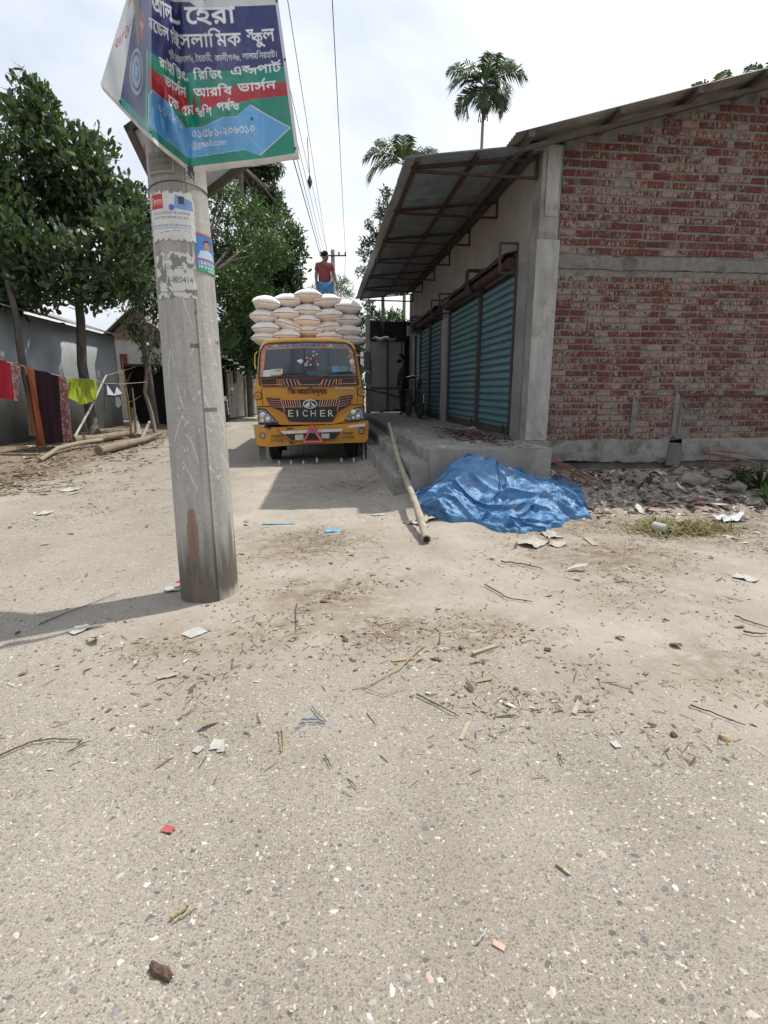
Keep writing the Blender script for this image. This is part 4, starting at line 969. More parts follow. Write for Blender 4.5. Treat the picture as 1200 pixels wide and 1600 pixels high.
for cx_, cy_ in ((80, 590), (1046, 555)):
    pl2('side_emblem', ellp(cx_, cy_, 37, 40), .020, .01, BRN); pl2('side_emblem_face', ellp(cx_, cy_, 29, 32), .024, .006, YEL); dec('letter', '২', cx_-14, cy_-20, cx_+14, cy_+20, .026, 16, 18, BRN)
# bumper
bo = [(40, 876), (140, 884), (270, 884), (800, 858), (1000, 838), (1112, 826), (1118, 850), (1112, 1000), (1080, 1026), (700, 1034), (400, 1044), (380, 1050), (195, 1064), (85, 1058), (62, 1030)]
q = [tp(*p) for p in bo]; mb = MB(); n = len(q); cx = sum(p[0] for p in q)/n
for yy in (-.16, -.14, .06): mb.v += [(x*(1 if yy > -.15 else .992)+(0 if yy > -.15 else cx*.008), TY+yy+.10*abs((x-cx)/1.1)**4, z+(0 if yy > -.15 else (-.006 if z > .6 else .006))) for x, z in q]
for k in (0, 1): mb.f += [(k*n+i, k*n+(i+1) % n, (k+1)*n+(i+1) % n, (k+1)*n+i) for i in range(n)]
mb.f += [tuple(range(n)), tuple(range(2*n, 3*n))[::-1]]
bump_ = mb.build('bumper', YEL, trk, smooth=True)
def pl3(name, pts, off, th, mat, parent=bump_, bevel=0.):
    q = [tp(*p, TY-.16) for p in pts]
    return MB().prismY(q, TY-.16-off, TY-.16-off+th).build(name, mat, parent, bevel=bevel)
def mapb(pts): return [((x-578)*.985+578, (y-950)*.985+950) for x, y in pts]
pl3('reflective_strip', [(288, 922), (880, 898), (862, 924), (318, 948)], .004, .01, WHP); pl3('reflective_strip', [(936, 868), (1085, 852), (1090, 878), (915, 894)], -.03, .05, WHP)
pl3('air_intake', [(338, 952), (846, 934), (798, 996), (392, 1004)], .002, .01, BLK)
for pts_ in ([(426, 956), (505, 952), (505, 1004), (428, 1006)], [(670, 946), (748, 942), (748, 988), (672, 992)]): pl3('number_plate', pts_, .012, .01, flatmat('cream_plate', (.55, .53, .44, 1), .5))
for cx_, cy_ in ((120, 965), (1050, 922)):
    pl3('fog_lamp_ring', ellp(cx_, cy_, 27, 28), -.045, .06, BLK); pl3('fog_lamp', ellp(cx_, cy_, 17, 18), -.04, .06, CHR); pl3('fog_lamp_center', ellp(cx_, cy_, 9, 9), -.037, .06, BLK)
def dec3(s, x0, y0, x1, y1, nx, ny, mat, off=-.02):
    a = tp(x0, y1, TY-.16); b_ = tp(x1, y1, TY-.16); c_ = tp(x0, y0, TY-.16); return decal('lettering', s, (a[0], TY-.16-off-.045, a[1]), (b_[0]-a[0], 0, b_[1]-a[1]), (0, 0, c_[1]-a[1]), nx, ny, mat, bump_, bold=1)
for x0, y0, x1 in ((200, 948, 315), (872, 922, 975)):
    dec3('ঢাকােমেট^া ট', x0, y0, x1, y0+32, 60, 18, BRN); dec3('১২-৭১৬৪', x0+5, y0+40, x1+2, y0+72, 54, 18, BRN)
pl3('seam_line', [(246, 890), (252, 890), (395, 1030), (385, 1030)], .003, .01, REDD); pl3('rust_chip', [(340, 893), (412, 890), (405, 900), (350, 902)], .003, .01, BRN); pl3('rust_chip', [(135, 884), (215, 882), (190, 905), (150, 892)], .0, .01, BRN); pl3('rust_chip', [(375, 1010), (395, 1025), (440, 1030), (380, 1044)], .003, .01, BRN)
# warning triangle hung on the bumper: a thing of its own
tr_t = thing('warning_triangle', 'red warning triangle hung on the middle of the truck bumper', 'warning triangle', onY(390+590/6, 520+1035/6, TY-.2))
def trib(o_, i_, mat, y0, y1, name):
    mb = MB(); O = [tp(*p, TY-.2) for p in o_]; I = [tp(*p, TY-.2) for p in i_]
    for k in range(3):
        a, b_, c_, d_ = O[k], O[(k+1) % 3], I[(k+1) % 3], I[k]
        mb.prismY([a, b_, c_, d_], y0, y1)
    return mb.build(name, mat, tr_t)
trib([(588, 843), (485, 1036), (702, 1030)], [(585, 905), (526, 1006), (652, 1004)], REDL, TY-.22, TY-.2, 'red_frame')
trib([(587, 868), (503, 1026), (684, 1021)], [(586, 878), (512, 1020), (674, 1016)], PINK, TY-.224, TY-.22, 'pale_edge')
# running gear
def wheel(cx, cy, r=.40, w=.22):
    mb = MB(); mb.lathe([(r*.55, -w/2), (r*.9, -w/2), (r, -w*.36), (r, w*.36), (r*.9, w/2), (r*.55, w/2)], (cx, cy, r), 28, 'X'); o = mb.build('tyre', RUB, trk, smooth=True)
    MB().lathe([(.05, -w*.4), (r*.5, -w*.35), (r*.56, -w*.5), (r*.56, w*.5), (r*.5, w*.35), (.05, w*.4)], (cx, cy, r), 20, 'X').build('rim', BLKS, o, smooth=True)
for x_ in (-1.02, .56): wheel(x_, TY+.85)
for x_ in (-1.02, -.76, .32, .56): wheel(x_, TY+4.4)
ch = MB(); 
for x_ in (-.62, .18): ch.box((x_-.05, TY+.1, .55), (x_+.05, TY+6.2, .78))
ch.box((-1.0, TY+.78, .36), (.56, TY+.92, .48)); ch.box((-1.0, TY+4.33, .36), (.56, TY+4.47, .48)); ch.box((-.9, TY+.1, .50), (.5, TY+.25, .62)); ch.box((-1.2, TY+.05, .62), (.76, TY+1.5, .70))
ch.build('chassis', BLK, trk)
for k in range(2): MB().box((-1.12+1.55*k, TY+1.32, .12), (-.82+1.55*k, TY+1.34, .62)).build('mud_flap', RUB, trk)
# load body
LB = simple('load_body_paint', (.30, .20, .04, 1), (.12, .16, .20, 1), .6, scale=2)
MB().box((-1.22, TY+1.75, .80), (.78, TY+6.3, .92)).build('load_floor', LB, trk)
for a_, b_ in (((-1.24, TY+1.75, .92), (-1.19, TY+6.3, 2.12)), ((.75, TY+1.75, .92), (.80, TY+6.3, 2.12)), ((-1.19, TY+1.75, .92), (.75, TY+1.80, 2.12)), ((-1.19, TY+6.25, .92), (.75, TY+6.3, 2.12))):
    MB().box(a_, b_).build('side_board', LB, trk, bevel=.01)
for yy in np.arange(TY+1.9, TY+6.3, .62):
    for x_ in (-1.265, .825): MB().box((x_-.022, yy, .85), (x_+.022, yy+.06, 2.15)).build('stake', BLKS, trk)
MB().box((-1.16, TY+2.0, .93), (.72, TY+6.1, 1.98)).build('inner_load_cover', flatmat('sacking', (.35, .32, .27, 1), .9), trk)
# wipers, mirrors, tassels
for a_, b_, c_ in (((200, 434), (330, 388), (545, 386)), ((640, 434), (780, 382), (975, 374))):
    A1, B1, C1 = (Vector((tp(*q)[0], TY-.045+lean(tp(*q)[1]), tp(*q)[1])) for q in (a_, b_, c_))
    MB().tube([A1, B1], .008, 6).build('wiper_arm', REDD, cab); MB().tube([B1-(C1-B1)*.15, (B1+C1)/2+Vector((0, 0, .012)), C1], [.008, .017, .006], 6).build('wiper_blade', BLK, cab)
mr_ = MB(); 
a3 = lambda x, y, o=-.1: Vector((tp(x, y)[0], TY+o, tp(x, y)[1]))
mr_.tube([a3(1010, 165), a3(1060, 150), a3(1120, 195), a3(1135, 300), a3(1130, 440), a3(1060, 465)], .012, 6); mr_.tube([a3(1040, 232), a3(1130, 232)], .01, 6); mr_.build('mirror_bracket', BLK, trk)
MB().box(tuple(a3(1072, 350, -.16)), tuple(a3(1128, 195, -.08))).build('mirror', BLK, trk, bevel=.015); MB().box(tuple(a3(1075, 470, -.16)), tuple(a3(1135, 380, -.08))).build('mirror', BLK, trk, bevel=.015)
MB().box(tuple(a3(1040, 300, -.02)), tuple(a3(1068, 180, 0))).build('mirror_glass', CHR, trk)
MB().tube([a3(78, 180), a3(56, 210), a3(54, 300), a3(64, 340)], .012, 6).build('grab_rail', YELH, trk)
MB().tube([a3(984, 110, .3), a3(1010, 130, .35), a3(1050, 170, .3), a3(1110, 190, .2)], .03, 8).build('snorkel', BLK, trk)
TAS = flatmat('white_tassel', (.50, .49, .47, 1), .9)
for i_, x_ in enumerate((280, 390, 505, 632, 860, 975)):
    y_ = 1190 if i_ < 3 else 1165; pA = a3(x_, 1045, -.1); pB = a3(x_, y_, -.1)
    o = MB().tube([pA, pB], .0035, 4).build('tassel_cord', BLK, trk); MB().tube([pB, pB-Vector((0, 0, .02)), pB-Vector((0, 0, .085))], [.008, .02, .026], 7).build('tassel', TAS, o)
for i_ in range(5): pB = a3(1050+i_*18, 1150-i_*5, -.1); MB().tube([pB+Vector((0, 0, .25)), pB, pB-Vector((0, 0, .07))], [.003, .01, .014], 5).build('tassel', TAS if i_ % 2 else BLK, trk)
for i_ in range(7): pB = a3(92+i_*9, 1085, .0); MB().tube([pB+Vector((0, 0, .05)), pB-Vector((0, 0, .18+.08*random.random()))], [.012, .006], 4).build('fringe', flatmat('grey_fringe', (.16, .15, .14, 1), .9) if i_ == 0 else MATS['grey_fringe'], trk)
# ================================================================== SACKS
SACK = simple('woven_sack', (.80, .78, .76, 1), (.72, .69, .66, 1), .7, scale=9, bs=140, bstr=.35, bdist=.003, dirt=(.46, .38, .30, 1), dscale=3, dlo=.6, dhi=.8)
SEAM = flatmat('sack_stitching', (.20, .12, .09, 1), .9)
def sackmesh(seed):
    n = 25; u = np.sin(np.linspace(-np.pi/2, np.pi/2, n)); Ug, Vg = np.meshgrid(u, u, indexing='ij'); Lx, Ly, Lz = .292, .46, .172
    ed = np.clip((1-Ug**2)*(1-Vg**2), 0, 1)**.42; P2 = []
    for sg in (1, -1):
        x = Lx*Ug*(.93+.09*Vg**4+.05*ed); y = Ly*Vg*(.93+.09*Ug**4+.04*ed)
        nn = (fbm(x*6+seed*3, y*5, sg, 4)-.5); z = sg*Lz*ed*(1+.28*nn*(ed > .02))*(1. if sg > 0 else .82)
        z = z-.035*(np.abs(Ug)**3)*(1-.3*np.abs(Vg))+.018*(fbm(Ug*2+seed, Vg*2, 5)-.5)+.010*np.sin(Vg*14+seed)*(1-ed)**2+.008*sg*(1-np.abs(2*fbm(x*16+seed, y*9, 3, 3)-1))*ed
        P2.append(np.stack([x, y, z], -1))
    V = np.concatenate([q.reshape(-1, 3) for q in P2]); i_, j_ = np.meshgrid(np.arange(n-1), np.arange(n-1), indexing='ij'); a = (i_*n+j_).ravel(); F1 = np.stack([a, a+n, a+n+1, a+1], 1); F2 = np.stack([a, a+1, a+n+1, a+n], 1)+n*n
    me = fastmesh('sack_bag', V, np.concatenate([F1, F2]), SACK, None, True); T_ = P2[0]
    rim = [tuple(T_[k, 0]*1.004) for k in range(n)]+[tuple(T_[-1, k]*1.004) for k in range(1, n)]+[tuple(T_[k, -1]*1.004) for k in range(n-2, -1, -1)]+[tuple(T_[0, k]*1.004) for k in range(n-2, -1, -1)]
    mb = MB(); mb.tube(rim, .0055, 4, cap=False); return me, mb.mesh('stitched_seam', SEAM)
SM = [sackmesh(s) for s in range(5)]
SY = TY+2.0
rowsS = [[(165, 460), (310, 445), (437, 415), (570, 450), (707, 485)], [(155, 548), (300, 535), (440, 508), (580, 540), (707, 575)], [(170, 628), (305, 608), (437, 580), (570, 620), (700, 650)], [(165, 690), (310, 672), (452, 650), (580, 690), (715, 705)]]
where = ['at the left end', 'second from the left', 'in the middle', 'fourth from the left', 'at the right end']
lvl = ['white rice sack {} of the top row', 'white rice sack {} of the second row down', 'white rice sack {} of the third row down', 'white rice sack {} of the lowest row above the cab']
def sack(p, k, rot, label, grp='rice sacks stacked on the truck'):
    t_ = thing('rice_sack', label, 'sack', p, rot[2], grp); t_.rotation_euler = rot
    o = link('sack_bag', SM[k][0], t_); link('stitched_seam', SM[k][1], o); return t_
tilt = {(2, 1): .28, (0, 0): .10, (0, 3): -.10, (2, 3): -.16, (1, 3): -.06, (0, 4): .05, (1, 0): .03}
for i_, rw in enumerate(rowsS):
    for j_, (x, y) in enumerate(rw):
        p = onY(380+x/4.32, 370+y/4.32, SY+(.04 if (i_+j_) % 2 else 0)); sack(p, (i_*3+j_) % 5, (random.uniform(-.04, .04), tilt.get((i_, j_), 0)*1., random.uniform(-.07, .07)), lvl[i_].format(where[j_]))
for j_ in range(5): sack((-1.0+.40*j_+.0, SY+.95, 2.98+.02*(j_ % 2)), j_, (0, 0, random.uniform(-.1, .1)), 'white sack of the rank behind, upper layer, {}'.format(where[j_]), 'rice sacks in the second rank')
for j_ in range(5): sack((-1.0+.40*j_+.0, SY+.95, 2.70), (j_+2) % 5, (0, 0, random.uniform(-.1, .1)), 'white sack of the rank behind, lower layer, {}'.format(where[j_]), 'rice sacks in the second rank')
# tied ear on the top middle sack
# ================================================================== PEOPLE
def skin(name, verts, edges, radii, mat, parent, sub=2, root=0):
    me = bpy.data.meshes.new(name); off = origin(parent); rz = parent.rotation_euler.z
    me.from_pydata([Vector(v) for v in verts], edges, []); o = bpy.data.objects.new(name, me); COL.objects.link(o)
    md = o.modifiers.new('s', 'SKIN'); md.use_smooth_shade = True
    for i, r in enumerate(radii):
        sv = me.skin_vertices[0].data[i]; sv.radius = r if hasattr(r, '__len__') else (r, r); sv.use_root = (i == root)
    sm = o.modifiers.new('d', 'SUBSURF'); sm.levels = sub; sm.render_levels = sub
    dg = bpy.context.evaluated_depsgraph_get(); me2 = bpy.data.meshes.new_from_object(o.evaluated_get(dg)); me2.name = name
    bpy.data.objects.remove(o); me2.materials.clear(); me2.materials.append(mat); me2.shade_smooth()
    return link(name, me2, parent)
SKN = flatmat('brown_skin', (.17, .085, .055, 1), .6); HAIR = flatmat('black_hair', (.010, .008, .008, 1), .95, 0, .1)
MAR = simple('maroon_shirt', (.17, .035, .03, 1), (.12, .025, .024, 1), .85, scale=12, bs=30, bstr=.3, bdist=.01); BLS = simple('blue_shorts', (.06, .20, .38, 1), (.04, .14, .28, 1), .85, scale=12, bs=25, bstr=.4, bdist=.012)
DKC = simple('dark_cloth', (.022, .022, .024, 1), (.014, .014, .015, 1), .9, scale=12, bs=25, bstr=.4, bdist=.01)
def head(o, c, face, mat=SKN, hair=HAIR, s=1.):
    """head with brow, nose, mouth, ears; face = yaw of the look direction"""
    n, mm = 24, 18; P_ = np.zeros((mm, n, 3)); th = np.linspace(0, 2*np.pi, n, endpoint=False)
    for a_, p_ in enumerate(np.linspace(-np.pi/2, np.pi/2, mm)):
        cp = math.cos(p_); z = math.sin(p_)*.118
        jaw = 1-.30*sstep(.0, -.10, z)
        P_[a_, :, 0] = .076*cp*np.sin(th)*jaw; P_[a_, :, 1] = -.094*cp*np.cos(th)*(1-.12*sstep(0, -.1, z)*(np.cos(th) < 0)); P_[a_, :, 2] = z
        f_ = np.maximum(np.cos(th), 0)
        P_[a_, :, 1] -= .022*f_**40*math.exp(-((z+.012)/.022)**2); P_[a_, :, 1] += .010*np.exp(-((np.abs(np.sin(th))-.42)/.16)**2)*(np.cos(th) > 0)*math.exp(-((z-.016)/.014)**2)
        P_[a_, :, 1] -= .006*f_**12*math.exp(-((z+.055)/.008)**2)
    V = P_.reshape(-1, 3)*s; ca, sa = math.cos(face), math.sin(face)
    R_ = lambda v: np.stack([v[:, 0]*ca-v[:, 1]*sa, v[:, 0]*sa+v[:, 1]*ca, v[:, 2]], -1)+np.array(c)
    F = np.array([(a_*n+i, a_*n+(i+1) % n, (a_+1)*n+(i+1) % n, (a_+1)*n+i) for a_ in range(mm-1) for i in range(n)])
    hd = link('head', fastmesh('head', R_(V), F, mat, None, True), o)
    Vh = P_.copy()*s*1.07; keep = (Vh[..., 2] > .035*s+.10*np.maximum(-0.2+np.cos(th)[None]*.55, -.6)*s-.0)
    hm = Vh.reshape(-1, 3)+np.array([0, .006, .006]); kf = keep.ravel(); Fh = F[kf[F].all(1)]
    if len(Fh): link('hair', fastmesh('hair', R_(hm), Fh, hair, None, True), hd)
    for sx in (-1, 1):
        e_ = MB().lathe([(.001, -.006), (.016, -.006), (.019, 0), (.012, .005), (.001, .006)], (0, 0, 0), 8, 'X'); e_.v = [tuple(R_(np.array([[v[0]+sx*.078, v[1]+.01, v[2]*1.5]])*s)[0]) for v in e_.v]; link('ear', e_.mesh('ear', mat, smooth=True), hd)
        q = MB().lathe([(.001, -.004), (.008, -.003), (.008, .003), (.001, .004)], (0, 0, 0), 8, 'Y'); q.v = [tuple(R_(np.array([[v[0]+sx*.03, v[1]-.078, v[2]*.7+.015]])*s)[0]) for v in q.v]; link('eye', q.mesh('eye', HAIR), hd)
    q = MB().box((-.02, -.087, -.058), (.02, -.075, -.052)); q.v = [tuple(R_(np.array([v])*s)[0]) for v in q.v]; link('mouth', q.mesh('mouth', flatmat('lip', (.14, .05, .04, 1), .5) if 'lip' not in MATS else MATS['lip']), hd)
    return hd
def hand(o, wrist, dirv, side, mat=SKN, s=1.):
    w = Vector(wrist); d = Vector(dirv).normalized(); sv = Vector(side).normalized(); pn = d.cross(sv).normalized()
    V = [w, w+d*.045*s, w+d*.085*s]; E = [(0, 1), (1, 2)]; R_ = [(.02, .028), (.017, .038), (.015, .037)]
    skin('palm', V, E, R_, mat, o, 2)
    for k, (off, ln) in enumerate(((-.027, .066), (-.009, .078), (.009, .072), (.026, .056))):
        b0 = w+d*.075*s+sv*off*s; skin('finger', [b0, b0+d*.5*ln*s+pn*.004, b0+d*.85*ln*s+pn*.014, b0+d*ln*s+pn*.024], [(0, 1), (1, 2), (2, 3)], [.0095, .0085, .008, .006], mat, o, 1)
    b0 = w+d*.025*s-sv*.022*s; skin('thumb', [b0, b0+d*.025-sv*.022+pn*.008, b0+d*.055-sv*.03+pn*.016], [(0, 1), (1, 2)], [.012, .011, .008], mat, o, 1)
# labourer on the load, seen from behind, looking down to the right
mp_ = onY(508, 462, SY+.95); MX = mp_.x; MY_ = SY+.95; MZ = 3.13
man = thing('person', 'man in maroon shirt and blue shorts standing on top of the stacked sacks', 'person', (MX, MY_, MZ))
hz = .70
mv = [(0, 0, hz+.06), (-.10, 0, hz-.02), (-.12, .01, .40), (-.12, .05, .08), (-.12, -.03, .035), (.10, 0, hz-.02), (.12, -.01, .40), (.12, .04, .08), (.12, -.04, .035), (0, -.01, hz+.22), (.0, -.02, hz+.42), (0, -.03, hz+.47), (.01, -.05, hz+.52), (-.15, -.02, hz+.42), (-.20, -.01, hz+.18), (-.19, -.10, hz-.04), (.15, -.03, hz+.42), (.23, -.05, hz+.19), (.28, -.14, hz-.02)]
me_e = [(0, 1), (1, 2), (2, 3), (3, 4), (0, 5), (5, 6), (6, 7), (7, 8), (0, 9), (9, 10), (10, 11), (11, 12), (10, 13), (13, 14), (14, 15), (10, 16), (16, 17), (17, 18)]
mrad = [(.14, .10), .085, .055, .038, .04, .085, .055, .038, .04, .09, .09, .062, .055, .055, .04, .026, .055, .04, .026]
skin('body', mv, me_e, mrad, SKN, man)
skin('shirt', [(0, 0, hz-.03), (0, -.01, hz+.2), (0, -.02, hz+.40), (-.15, -.02, hz+.415), (-.185, -.015, hz+.27), (.15, -.03, hz+.415), (.20, -.04, hz+.27)], [(0, 1), (1, 2), (2, 3), (3, 4), (2, 5), (5, 6)], [(.165, .125), (.165, .12), (.165, .115), .075, .062, .075, .062], MAR, man)
skin('shorts', [(0, 0, hz+.05), (-.10, 0, hz-.04), (-.125, .01, .36), (.10, 0, hz-.04), (.125, 0, .36)], [(0, 1), (1, 2), (0, 3), (3, 4)], [(.155, .125), .115, .105, .115, .105], BLS, man)
head(man, (.02, -.055, hz+.585), 2.6)
hand(man, (-.19, -.10, hz-.04), (.0, -.25, -1), (0, 1, 0)); hand(man, (.28, -.14, hz-.02), (.1, -.3, -1), (0, 1, 0))
# man waiting in the doorway on the platform, looking to the left
pm = onZ(627, 649, .69); man2 = thing('person', 'bearded man in dark clothes standing at the far end of the platform', 'person', (pm.x, pm.y, .69))
hz = .92
mv = [(0, 0, hz+.04), (0, -.08, hz-.03), (.0, -.09, .48), (.03, -.09, .08), (-.08, -.10, .035), (0, .08, hz-.03), (.02, .09, .48), (.05, .09, .08), (-.06, .10, .035), (0, 0, hz+.24), (.01, 0, hz+.46), (0, 0, hz+.54), (-.02, 0, hz+.60), (.02, -.16, hz+.45), (.05, -.20, hz+.18), (-.05, -.20, hz-.04), (.02, .16, hz+.45), (.06, .20, hz+.18), (-.02, .22, hz-.04)]
skin('body', mv, me_e, [.09, .07, .05, .04, .04, .07, .05, .04, .04, .085, .085, .062, .055, .045, .036, .027, .045, .036, .027], SKN, man2)
skin('shirt', [(0, 0, hz-.10), (0, 0, hz+.2), (.01, 0, hz+.43), (.02, -.155, hz+.44), (.05, -.195, hz+.18), (-.02, -.2, hz+.02), (.02, .155, hz+.44), (.06, .195, hz+.18), (.0, .21, hz+.02)], [(0, 1), (1, 2), (2, 3), (3, 4), (4, 5), (2, 6), (6, 7), (7, 8)], [(.15, .15), (.14, .14), (.145, .145), .07, .055, .045, .07, .055, .045], DKC, man2)
skin('trousers', [(0, 0, hz+.04), (0, -.09, hz-.06), (.01, -.095, .48), (.03, -.09, .12), (0, .09, hz-.06), (.02, .095, .48), (.05, .09, .12)], [(0, 1), (1, 2), (2, 3), (0, 4), (4, 5), (5, 6)], [(.12, .15), .11, .085, .075, .11, .085, .075], DKC, man2)
hd = head(man2, (-.03, 0, hz+.675), -1.45)
q = MB().lathe([(.001, -.05), (.045, -.045), (.062, -.01), (.058, .02), (.001, .03)], (0, 0, 0), 14, 'Z'); q.v = [(v[0]-.085+(-.03+.03), v[1], v[2]+hz+.605) for v in q.v]; link('beard', q.mesh('beard', HAIR, smooth=True), hd)
hand(man2, (-.05, -.20, hz-.04), (-.1, 0, -1), (1, 0, 0)); hand(man2, (-.02, .22, hz-.04), (-.1, 0, -1), (1, 0, 0))
# ================================================================== FAR END OF THE PLATFORM
SHT = simple('grey_door_sheet', (.26, .27, .275, 1), (.20, .205, .21, 1), .6, scale=1.5); DARK = flatmat('black_and_shade', (.012, .012, .012, 1), .9)  # plain black, also painted where doorway and lean-to are only in shade
fe = thing('sheet_partition', 'grey metal sheet partition closing the far end of the platform', 'partition', (2.1, 17.9, .6))
MB().box((1.50, 17.86, .69), (2.62, 17.9, 3.0)).build('sheet', SHT, fe); 
for x_ in (1.50, 2.1, 2.58): MB().box((x_, 17.82, .69), (x_+.04, 17.86, 2.95)).build('frame_bar', BLKS, fe)
MB().box((1.5, 17.84, 1.45), (2.62, 17.86, 1.5)).build('frame_bar', BLKS, fe)
dw = thing('dark_doorway', 'doorway with its unlit depth painted black behind the bearded man', 'doorway', (2.8, 17.6, .69)); MB().box((2.63, 17.9, .6), (3.05, 17.96, 3.6)).build('shade_panel', DARK, dw); MB().box((2.62, 17.82, .69), (2.68, 17.9, 3.0)).build('jamb', SHT, dw); MB().box((2.86, 17.3, .6), (3.05, 17.9, 4.4)).build('side_wall', DCONC, dw)  # black slab paints the unlit depth of the doorway
tf = thing('black_tarpaulin', 'black tarpaulin bundle stretched above the grey partition', 'tarpaulin', (2.1, 17.7, 2.97))
MB().grid(np.array([[[x, 17.75+.05*math.sin(x*9+z*4), z] for x in np.linspace(1.52, 2.84, 16)] for z in np.linspace(2.95, 3.56, 6)])).build('cover', DARK, tf, smooth=True); MB().tube([(1.6+.1*k, 17.66, 3.02+.04*math.sin(k*1.7)) for k in range(9)], [.02, .05, .06, .07, .06, .06, .05, .05, .02], 8).build('rolled_edge', flatmat('grey_plastic', (.2, .2, .2, 1), .6), tf, smooth=True)
po = thing('concrete_post', 'slim grey concrete post at the outer corner of the platform end', 'post', (1.40, 16.9, .69)); MB().box((1.33, 16.82, .2), (1.47, 16.96, 3.62)).build('post_shaft', CONCP, po, bevel=.01)
bp = thing('bamboo_rail', 'dark bamboo rail tied across the far end of the platform', 'rail', onY(565, 607, 16.6)); MB().tube([onY(562, 606, 16.4), onY(600, 614, 16.6), onY(632, 623, 16.7)], [.028, .03, .026], 8).build('rail_pole', WOODD, bp, smooth=True)
MB().tube([onY(590, 611, 16.5), onY(591, 618, 16.5)], .04, 6).build('lashing', CONC, bp)
bb = thing('blue_plastic_sheet', 'blue plastic sheet crumpled on the floor behind the bearded man', 'plastic sheet', (2.4, 17.4, .69))
MB().grid(np.array([[[x, y, .70+.16*fbm(np.array([x*5]), np.array([y*5]))[0]] for x in np.linspace(1.9, 2.8, 14)] for y in np.linspace(17.2, 17.8, 10)])).build('crumpled_sheet', flatmat('deep_blue_plastic', (.02, .07, .16, 1), .5), bb, smooth=True)
lb = thing('hanging_box_sign', 'small pale box sign sticking out under the canopy near the doorway', 'sign', (2.6, 16.9, 3.1)); MB().box((2.52, 16.2, 2.98), (2.84, 16.28, 3.28)).build('box', CONCP, lb, bevel=.01); MB().box((2.8, 16.22, 3.28), (2.84, 16.26, 3.5)).build('hanger', BLKS, lb)
# ---------------- bicycle leaning by the shutters
bk = thing('bicycle', 'black roadster bicycle seen head-on parked against the far shutters', 'bicycle', (2.42, 13.4, .70), math.radians(6))
def bcy(mb, name, mat, par=bk, sm=True):
    me = mb.mesh(name, mat, (0, 0, 0), smooth=sm); o = link(name, me, par); return o
for y_ in (0, 1.05):
    tyre = bcy(MB().lathe([(.315, -.015), (.335, -.018), (.345, 0), (.335, .018), (.315, .015)], (0, y_, .34), 32, 'X'), 'tyre', RUB)
    m_ = MB()
    for k in range(18): a_ = k*math.pi/9; m_.tube([(0, y_, .34), (.0, y_+.31*math.cos(a_), .34+.31*math.sin(a_))], .0015, 3, False)
    m_.tube([(-.04, y_, .34), (.04, y_, .34)], .02, 8); o = bcy(m_, 'spokes', CHR, tyre)
    bcy(MB().tube([(0, y_+.37*math.cos(a_), .34+.37*math.sin(a_)) for a_ in np.linspace(.4, 2.6, 12)], .025, 6, True), 'mudguard', BLKS)
bcy(MB().tube([(0, .12, .88), (0, .62, .30)], .016, 8).tube([(0, .10, .95), (0, .72, .92)], .014, 8).tube([(0, .62, .30), (0, .76, .98)], .014, 8).tube([(.04, 1.05, .34), (.02, .74, .88)], .01, 6).tube([(.04, 1.05, .34), (.03, .62, .30)], .01, 6).tube([(0, .12, .62), (0, .10, .98)], .017, 8), 'frame', BLK)
for s_ in (-.05, .05): bcy(MB().tube([(s_, 0, .34), (s_, .06, .66), (0, .1, .74)], .011, 6), 'fork_blade', BLK)
bcy(MB().tube([(0, .10, .98), (0, .06, 1.05), (-.15, .05, 1.06), (-.28, .18, 1.03), (-.29, .26, 1.02)], .011, 6).tube([(0, .06, 1.05), (.15, .05, 1.06), (.28, .18, 1.03), (.29, .26, 1.02)], .011, 6), 'handlebar', CHR)
bcy(MB().lathe([(.01, -.05), (.05, -.045), (.06, 0), (.05, .03), (.01, .03)], (0, .02, .90), 14, 'Y'), 'front_lamp', BLK); bcy(MB().lathe([(.02, 0), (.10, .03), (.12, .06), (.02, .08)], (0, .80, 1.0), 14, 'Z'), 'saddle', BLK)
bcy(MB().box((-.16, -.02, .86), (.15, .02, .88)).box((-.08, .92, .70), (.08, 1.25, .73)), 'carrier', BLKS, sm=False); bcy(MB().box((-.01, -.35, .40), (.01, -.34, .60)), 'mud_flap', WHP, sm=False)
for s_ in (-1, 1): bcy(MB().tube([(0, .62, .30), (s_*.09, .62, .30), (s_*.09, .62+s_*.15, .30+.02*s_), (s_*.16, .62+s_*.15, .30)], .012, 6), 'pedal', BLKS)
# ---------------- things lying on the platform
REDC = flatmat('pink_plastic', (.55, .10, .13, 1), .5)
def scrap(name, label, cat, p, size, mat, group=None, seed=0, flat=.35, n=7, rz=None):
    t_ = thing(name, label, cat, p, rz if rz is not None else random.uniform(0, 6), group); G = np.zeros((n, n, 3))
    for i_, u in enumerate(np.linspace(-.5, .5, n)):
        for j_, v in enumerate(np.linspace(-.5, .5, n)):
            G[i_, j_] = (u*size[0]*(1+.3*(fbm(v*5+seed, seed*1.7)-.5)), v*size[1]*(1+.3*(fbm(u*5+seed, seed*2.7)-.5)), .004+flat*min(size)*abs(fbm(u*4+seed, v*4, seed, 3)-.35))
    me = MB().grid(G).mesh('sheet', mat, smooth=True); link('sheet', me, t_); return t_
p = onZ(617, 691, .52); scrap('plastic_scrap', 'small pink plastic scrap lying on the upper step by the bamboo pole', 'litter', (p.x, p.y, .525), (.13, .11), REDC, seed=3)
p = onZ(737, 672, .69); t_ = thing('mortar_lump', 'pale cement lump fallen at the foot of the central shutter post', 'rubble', (p.x, p.y, .69)); me = MB().box((-.05, -.16, 0), (.05, .10, .05), .02).mesh('lump', CONCP); link('lump', me, t_)
